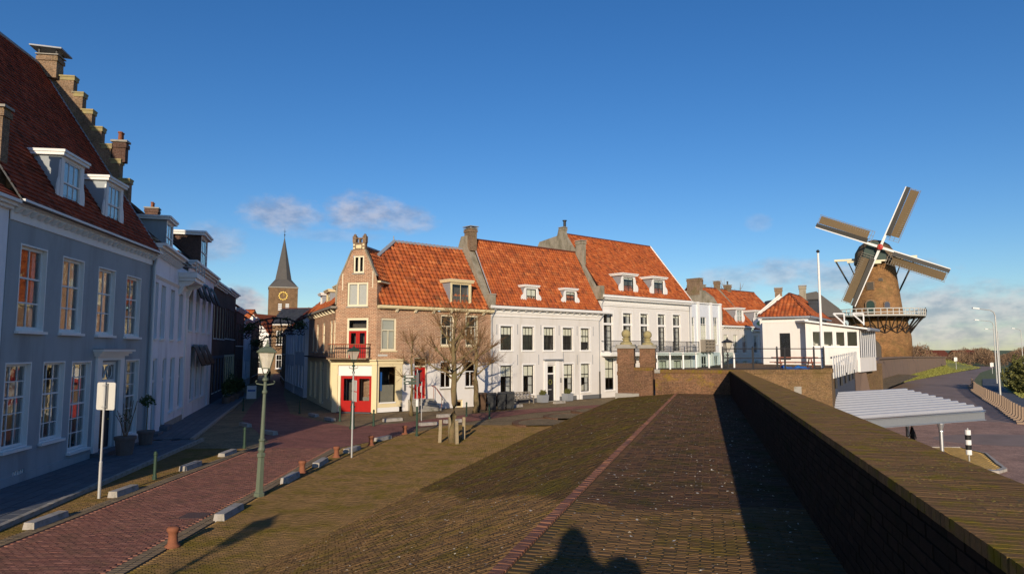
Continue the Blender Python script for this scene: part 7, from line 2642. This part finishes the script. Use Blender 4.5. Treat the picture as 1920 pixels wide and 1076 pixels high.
def tall_lamp(label, loc, h, arm, rz):
    t = thing('road_lamp', label, 'street lamp', loc, rz, 'tall grey road lamps')
    MB().tube([(0, 0, 0), (0, 0, h - .8), (-.15, 0, h - .3), (-.6, 0, h - .05), (-arm, 0, h + .12)], [.11, .075, .065, .055, .045], 8).build('mast', 'galv_dull', t)
    MB().hexa([(-arm - .75, -.13, h + .13), (-arm + .1, -.09, h + .06), (-arm + .1, .09, h + .06), (-arm - .75, .13, h + .13), (-arm - .7, -.1, h + .30), (-arm + .1, -.06, h + .22), (-arm + .1, .06, h + .22), (-arm - .7, .1, h + .30)]).build('head', 'white', t)


for (p, h, ar, r, lb) in (((58.7, 82.9, -1.5), 10.7, 2.0, 0, 'tall road lamp nearest on the right of the outer road'), ((84.9, 120.5, -1.5), 10.9, 2.6, 0, 'second tall road lamp on the right of the outer road'), ((125, 176, -1.5), 11, 2.6, 0, 'third tall road lamp on the right, with a low head'), ((128, 172, -1.5), 11, 1.6, 0, 'tall dark road lamp beyond the bush at the right edge'), ((122, 222, 2.0), 11, 2.6, 0, 'distant road lamp right of the windmill')):
    tall_lamp(lb, p, h, ar, r)
for (p, lb, hh, m) in (((112.5, 174, -.6), 'white route sign panels beside the far road bend', 2.2, 'white'), ((116, 166, -1.4), 'slim black and white road marker at the far bend', 1.8, 'white')):
    t = sign_pole('route_sign', lb, p, hh + 1.0, .06, .06, 1.0)
    MB().box(-.45, -.05, -.03, .03, hh - .2, hh + .8).box(.05, .35, -.03, .03, hh - .1, hh + .8).build('panel', m, t)

bu = thing('evergreen_bush', 'large olive-green bush at the right edge beside the footpath', 'bush', (70.5, 93.5, -1.5))
lf = MB()
for (c, r, n) in (((0, 0, 2.6), (3.4, 3.0, 2.6), 4200), ((4, 2, 3.2), (3.6, 3.0, 3.0), 3600), ((-1.2, -1, 1.4), (2.2, 2.0, 1.3), 1500)):
    leafy(lf, c, r[0], r[1], r[2], n, .2, .6)
lf.build('foliage', 'leaf_olive', bu)
tk = MB()
for k in range(7):
    a = k * .9
    tk.tube([(.4 * math.cos(a), .4 * math.sin(a), 0), (1.2 * math.cos(a), 1.2 * math.sin(a), 1.6), (2.2 * math.cos(a), 2.2 * math.sin(a), 3.2)], [.12, .08, .04], 5)
tk.build('trunk', 'bark', bu)


# far winter wood: crowns of fine twig faces that read as one mass
def far_wood():
    V, Fq, R_ = [], [], []
    rng = np.random.default_rng(4)
    spots = []
    for i in range(420):
        f = rng.random()
        d = 230 + 260 * rng.random()
        az = 28.3 + 13 * f + rng.normal(0, .3)
        spots.append((d * math.tan(rad(az)), d, (3.6 + 4.2 * rng.random()) * (.75 + .25 * math.sin(az * 1.9))))
    for i in range(60):
        d = 420 + 300 * rng.random()
        az = -2 + 30 * rng.random()
        spots.append((d * math.tan(rad(az)), d, 6 + 5 * rng.random()))
    for (x, y, h) in spots:
        n = 320
        w = h * .55
        c = rng.normal(0, 1, (n, 3))
        c /= np.linalg.norm(c, axis=1)[:, None]
        c *= (rng.random(n) ** .4)[:, None]
        P = np.stack([x + c[:, 0] * w, y + c[:, 1] * w, -1.5 + h * .55 + c[:, 2] * h * .5], 1)
        u = rng.normal(0, 1, (n, 3))
        u[:, 2] = np.abs(u[:, 2]) * 1.6
        u /= np.linalg.norm(u, axis=1)[:, None]
        v = np.cross(u, rng.normal(0, 1, (n, 3)))
        v /= np.linalg.norm(v, axis=1)[:, None]
        L = (h * .13 * rng.uniform(.5, 1.3, n))[:, None]
        wd_ = L * .13
        b = len(V) * 4
        V.append(np.stack([P - u * L, P + v * wd_, P + u * L, P - v * wd_], 1))
    V = np.concatenate(V).reshape(-1, 3)
    n = len(V) // 4
    Fq = np.arange(n * 4).reshape(-1, 4)
    o = obj('woodland', np_mesh('woodland', V, Fq, 'wood_far'))
    o['label'] = 'bare brown winter wood along the horizon right of the windmill'
    struct(o, 'stuff')


far_wood()
for (x, y, w, lb) in ((178, 300, 16, 'low far house with red roof right of the windmill base'), (215, 330, 12, 'second low far house with red roof among the trees')):
    t = thing('far_house', lb, 'house', (x, y, -1.5), rad(10))
    box('wall', 'brick_old', t, 0, w, 0, 8, 0, 2.6)
    MB().prism([(-.3, 2.6), (4, 5.6), (8.3, 2.6)], 'x', -.3, w + .3).build('roof', 'tile_under', t)

# bare tree tops rising behind the tall white house
t = thing('bare_tree', 'bare tree top showing behind the right end of the tall orange roof', 'tree', (27.5, 88, 0))
rnd = random.Random(11)
tr, tw = MB(), MB()
tr.tube([(0, 0, 0), (.1, 0, 6), (0, .1, 10)], [.3, .22, .12], 7)
for k in range(26):
    a = rnd.uniform(0, 6.28)
    z = rnd.uniform(6, 10)
    q = [Vector((0, 0, z))]
    dd = Vector((math.cos(a) * .7, math.sin(a) * .7, .8)).normalized()
    for j in range(4):
        q.append(q[-1] + dd * .8)
        dd = (dd + Vector((rnd.gauss(0, .2), rnd.gauss(0, .2), .12))).normalized()
        for m_ in range(3):
            e = (dd + Vector((rnd.gauss(0, .6), rnd.gauss(0, .6), rnd.gauss(0, .4)))).normalized()
            tw.tube([q[-1], q[-1] + e * .5, q[-1] + e * .9 + Vector((0, 0, .15))], [.03, .02, .01], 3)
    tr.tube(q, [.08, .06, .05, .035, .02], 4)
tr.build('trunk', 'bark', t)
tw.build('crown', 'twig', t)

# fallen leaves, lichen flakes and small stones lying on the bricks
def litter():
    rng = np.random.default_rng(21)
    V = []
    n = 1100
    y = 3.0 + 30 * rng.random(n) ** 1.3
    x = np.where(rng.random(n) < .5, rng.uniform(-1.5, .9, n), rng.uniform(-8.0, -1.7, n))
    z = np.where(x > -1.69, zw(y) + .004, bank_z(x, y) - .006)
    a = rng.uniform(0, 6.28, n)
    s_ = rng.uniform(.008, .026, n)
    k = rng.uniform(.4, .8, n)
    tz = rng.normal(0, .006, (n, 4))
    for c, (ux, uy) in enumerate(((1, 0), (0, 1), (-1, 0), (0, -1))):
        px = s_ * (ux * np.cos(a) - uy * k * np.sin(a))
        py = s_ * (ux * np.sin(a) + uy * k * np.cos(a))
        V.append(np.stack([x + px, y + py, z + np.abs(tz[:, c])], 1))
    V = np.stack(V, 1).reshape(-1, 3)
    me = np_mesh('leaf_litter', V, np.arange(n * 4).reshape(-1, 4), pieces('litter', [(.50, .46, .40), (.30, .24, .16), (.58, .55, .50), (.22, .16, .09)], .8, bump=0), np.repeat(rng.random(n), 4))
    o = obj('leaf_litter', me)
    o.rotation_euler = (0, 0, rad(-16))
    o['label'] = 'pale leaf and lichen flakes scattered over the brick walkway and bank'
    struct(o, 'stuff')


litter()


def moss():
    # cushions of moss on the coping of the parapet
    rng = np.random.default_rng(9)
    n = 9000
    y = -.6 + 24 * rng.random(n) ** 1.6
    x = rng.uniform(WX0 + .01, WX1 - .01, n)
    k = np.sin(x * 9 + y * 2.3) + np.sin(y * 5.1 - x * 4) + np.sin(y * 1.3 + 1) + rng.normal(0, .7, n)
    x, y = x[k > .5], y[k > .5]
    n = len(x)
    r = rng.uniform(.004, .013, n)
    h = r * rng.uniform(.16, .34, n)
    a = rng.uniform(0, 6.28, n)
    z = wt(y) - .001
    V = np.empty((n, 8, 3))
    for c in range(4):
        t = a + c * math.pi / 2
        q = r * rng.uniform(.7, 1.2, n)
        V[:, c] = np.stack([x + q * np.cos(t), y + q * np.sin(t), z], 1)
        V[:, c + 4] = np.stack([x + q * .55 * np.cos(t), y + q * .55 * np.sin(t), z + h], 1)
    Fq = (BQ[None] + (np.arange(n) * 8)[:, None, None]).reshape(-1, 4)
    m = pieces('moss', [(.15, .12, .024), (.13, .095, .035), (.18, .145, .028), (.14, .095, .05)], .95, bump=.4, grain=90)
    struct(obj('moss_cushions', np_mesh('moss_cushions', V.reshape(-1, 3), Fq, m, np.repeat(rng.random(n), 8)), wall), 'stuff')


moss()


def blades():
    rng = np.random.default_rng(5)
    V = []
    for (P, n) in (([L1[0], L1[1], L2[1], L2[0]], 1000), ([L1[1], L1[2], L2[2], L2[1]], 6000), ([L1[2], L1[3], L2[3], L2[2]], 7000), ([L1[3], L1[4], L2[4], L2[3]], 5000), ([(62, 84, -1.5), (69.5, 95.7, -1.5), (90, 95.7, -1.5), (90, 84, -1.5)], 2500), ([(69.5, 95.7, -1.5), (81.5, 114.2, -1.5), (100, 114, -1.5), (90, 95.7, -1.5)], 2500)):
        P = np.array(P, float)
        a, b = rng.random(n)[:, None], rng.random(n)[:, None]
        c = (P[0] * (1 - a) + P[1] * a) * (1 - b) + (P[3] * (1 - a) + P[2] * a) * b
        t = rng.uniform(0, 6.28, n)
        w = rng.uniform(.05, .14, n)
        h = rng.uniform(.08, .26, n)
        dx, dy = np.cos(t) * w, np.sin(t) * w
        lean = rng.normal(0, .06, (n, 2))
        V.append(np.stack([c + np.stack([-dx, -dy, 0 * w - .02], 1), c + np.stack([dx, dy, 0 * w - .02], 1), c + np.stack([dx * .5 + lean[:, 0], dy * .5 + lean[:, 1], h], 1), c + np.stack([-dx * .5 + lean[:, 0], -dy * .5 + lean[:, 1], h], 1)], 1))
    V = np.concatenate(V).reshape(-1, 3)
    o = obj('grass', np_mesh('grass', V, np.arange(len(V)).reshape(-1, 4), 'grass_ground'))
    o['label'] = 'short yellow-green grass on the bank and lawn beside the outer road'
    struct(o, 'stuff')


blades()

# ------------------------------------------------------------------ people
def person(name, label, loc, rz, bones, cloth='cloth_dark', neck_z=1.47, scale=1.0, group=None):
    """bones: list of chains of (x, y, z, radius); first chain starts at the pelvis"""
    verts, edges, rads = [], [], []
    key = {}

    def vid(p):
        k = (round(p[0], 3), round(p[1], 3), round(p[2], 3))
        if k not in key:
            key[k] = len(verts)
            verts.append(p[:3])
            rads.append(p[3])
        return key[k]
    for ch in bones:
        for a, b in zip(ch[:-1], ch[1:]):
            edges.append((vid(a), vid(b)))
    me = bpy.data.meshes.new(name)
    me.from_pydata(verts, edges, [])
    o = bpy.data.objects.new('tmp', me)
    COL.objects.link(o)
    md = o.modifiers.new('s', 'SKIN')
    sv = me.skin_vertices[0].data
    for i, r in enumerate(rads):
        sv[i].radius = (r, r * .85)
        sv[i].use_root = (i == 0)
    md.use_smooth_shade = True
    ss = o.modifiers.new('u', 'SUBSURF')
    ss.levels = 2
    ss.render_levels = 2
    dg = bpy.context.evaluated_depsgraph_get()
    me2 = bpy.data.meshes.new_from_object(o.evaluated_get(dg))
    bpy.data.objects.remove(o)
    me2.materials.clear()
    me2.materials.append(mt(cloth))
    me2.materials.append(mt('skin'))
    for p in me2.polygons:
        p.material_index = 1 if p.center.z > neck_z else 0
        p.use_smooth = True
    t = thing(name, label, 'person', loc, rz, group)
    t.scale = (scale,) * 3
    obj('body', me2, t)
    hr = MB().lathe([(.01, .12), (.075, .10), (.105, .04), (.112, -.03), (.10, -.08)], 12, (0, -.018, neck_z + .16)).build('hair', 'cloth_dark', t, smooth=True)
    return t


def standing(stride=0.0, arms='down', bulk=1.0):
    L = []
    hip = (0, 0, .95, .15 * bulk)
    L.append([hip, (0, .01, 1.15, .155 * bulk), (0, .0, 1.34, .165 * bulk), (0, .0, 1.45, .075), (0, .01, 1.53, .06), (0, .02, 1.63, .095), (0, .01, 1.72, .075)])
    for s in (-1, 1):
        k = stride * s
        L.append([hip, (s * .10, 0, .88, .12), (s * .11, k * .25, .50, .075), (s * .11, k * .5 - .05, .10, .05), (s * .12, k * .5 + .12, .05, .045)])
        if arms == 'down':
            L.append([(0, .0, 1.34, .165 * bulk), (s * .19, 0, 1.36, .075), (s * .25, -.02 - k * .2, 1.10, .055), (s * .26, .05 - k * .45, .86, .042), (s * .26, .08 - k * .5, .76, .035)])
        else:
            L.append([(0, .0, 1.34, .165 * bulk), (s * .21, .02, 1.36, .085), (s * .46, .10, 1.32, .085), (s * .2, .16, 1.52, .055), (s * .09, .18, 1.58, .04)])
    return L


ph = person('person', 'photographer in a dark coat whose shadow falls on the walkway', (-.05, -.32, 2.76), rad(-6), standing(0, 'up', 1.5), scale=1.0)
hd_ = MB().lathe([(.40, .75), (.36, 1.15), (.28, 1.36), (.20, 1.50), (.17, 1.62), (.13, 1.80), (.05, 1.90)], 14).build('hooded_coat', 'cloth_dark', ph)
MB().lathe([(.03, -.22), (.14, -.14), (.165, .0), (.13, .12), (.03, .17)], 10, (.40, -.02, 1.50)).build('shadow_lump', 'cloth_dark', ph)  # unseen lump added at the shoulder to give the cast shadow its bulge
person('person', 'person in a dark coat walking under the metal shelter', (23.1, 40.0, -1.53), rad(60), standing(.5), cloth='cloth_dark')
person('person', 'dark figure walking down the shaded street, left one', (-33.6, 95, 0), rad(20), standing(.4), group='people down the shaded street')
person('person', 'dark figure walking down the shaded street, right one', (-32.6, 97.5, 0), rad(10), standing(-.4), group='people down the shaded street')
person('person', 'tiny dark figure leaning on the railing of the windmill stage', (89.8, 148.1, 11.74), rad(0), standing(0))


# ------------------------------------------------------------------ keep thing > part > sub-part
def flatten():
    def depth(o):
        d = 0
        while o.parent:
            o = o.parent
            d += 1
        return d
    while True:
        deep = [o for o in COL.objects if depth(o) > 2]
        if not deep:
            break
        for o in deep:
            p = o.parent
            if depth(p) == 2:
                M = p.matrix_basis @ o.matrix_basis
                o.parent = p.parent
                o.matrix_basis = M


flatten()
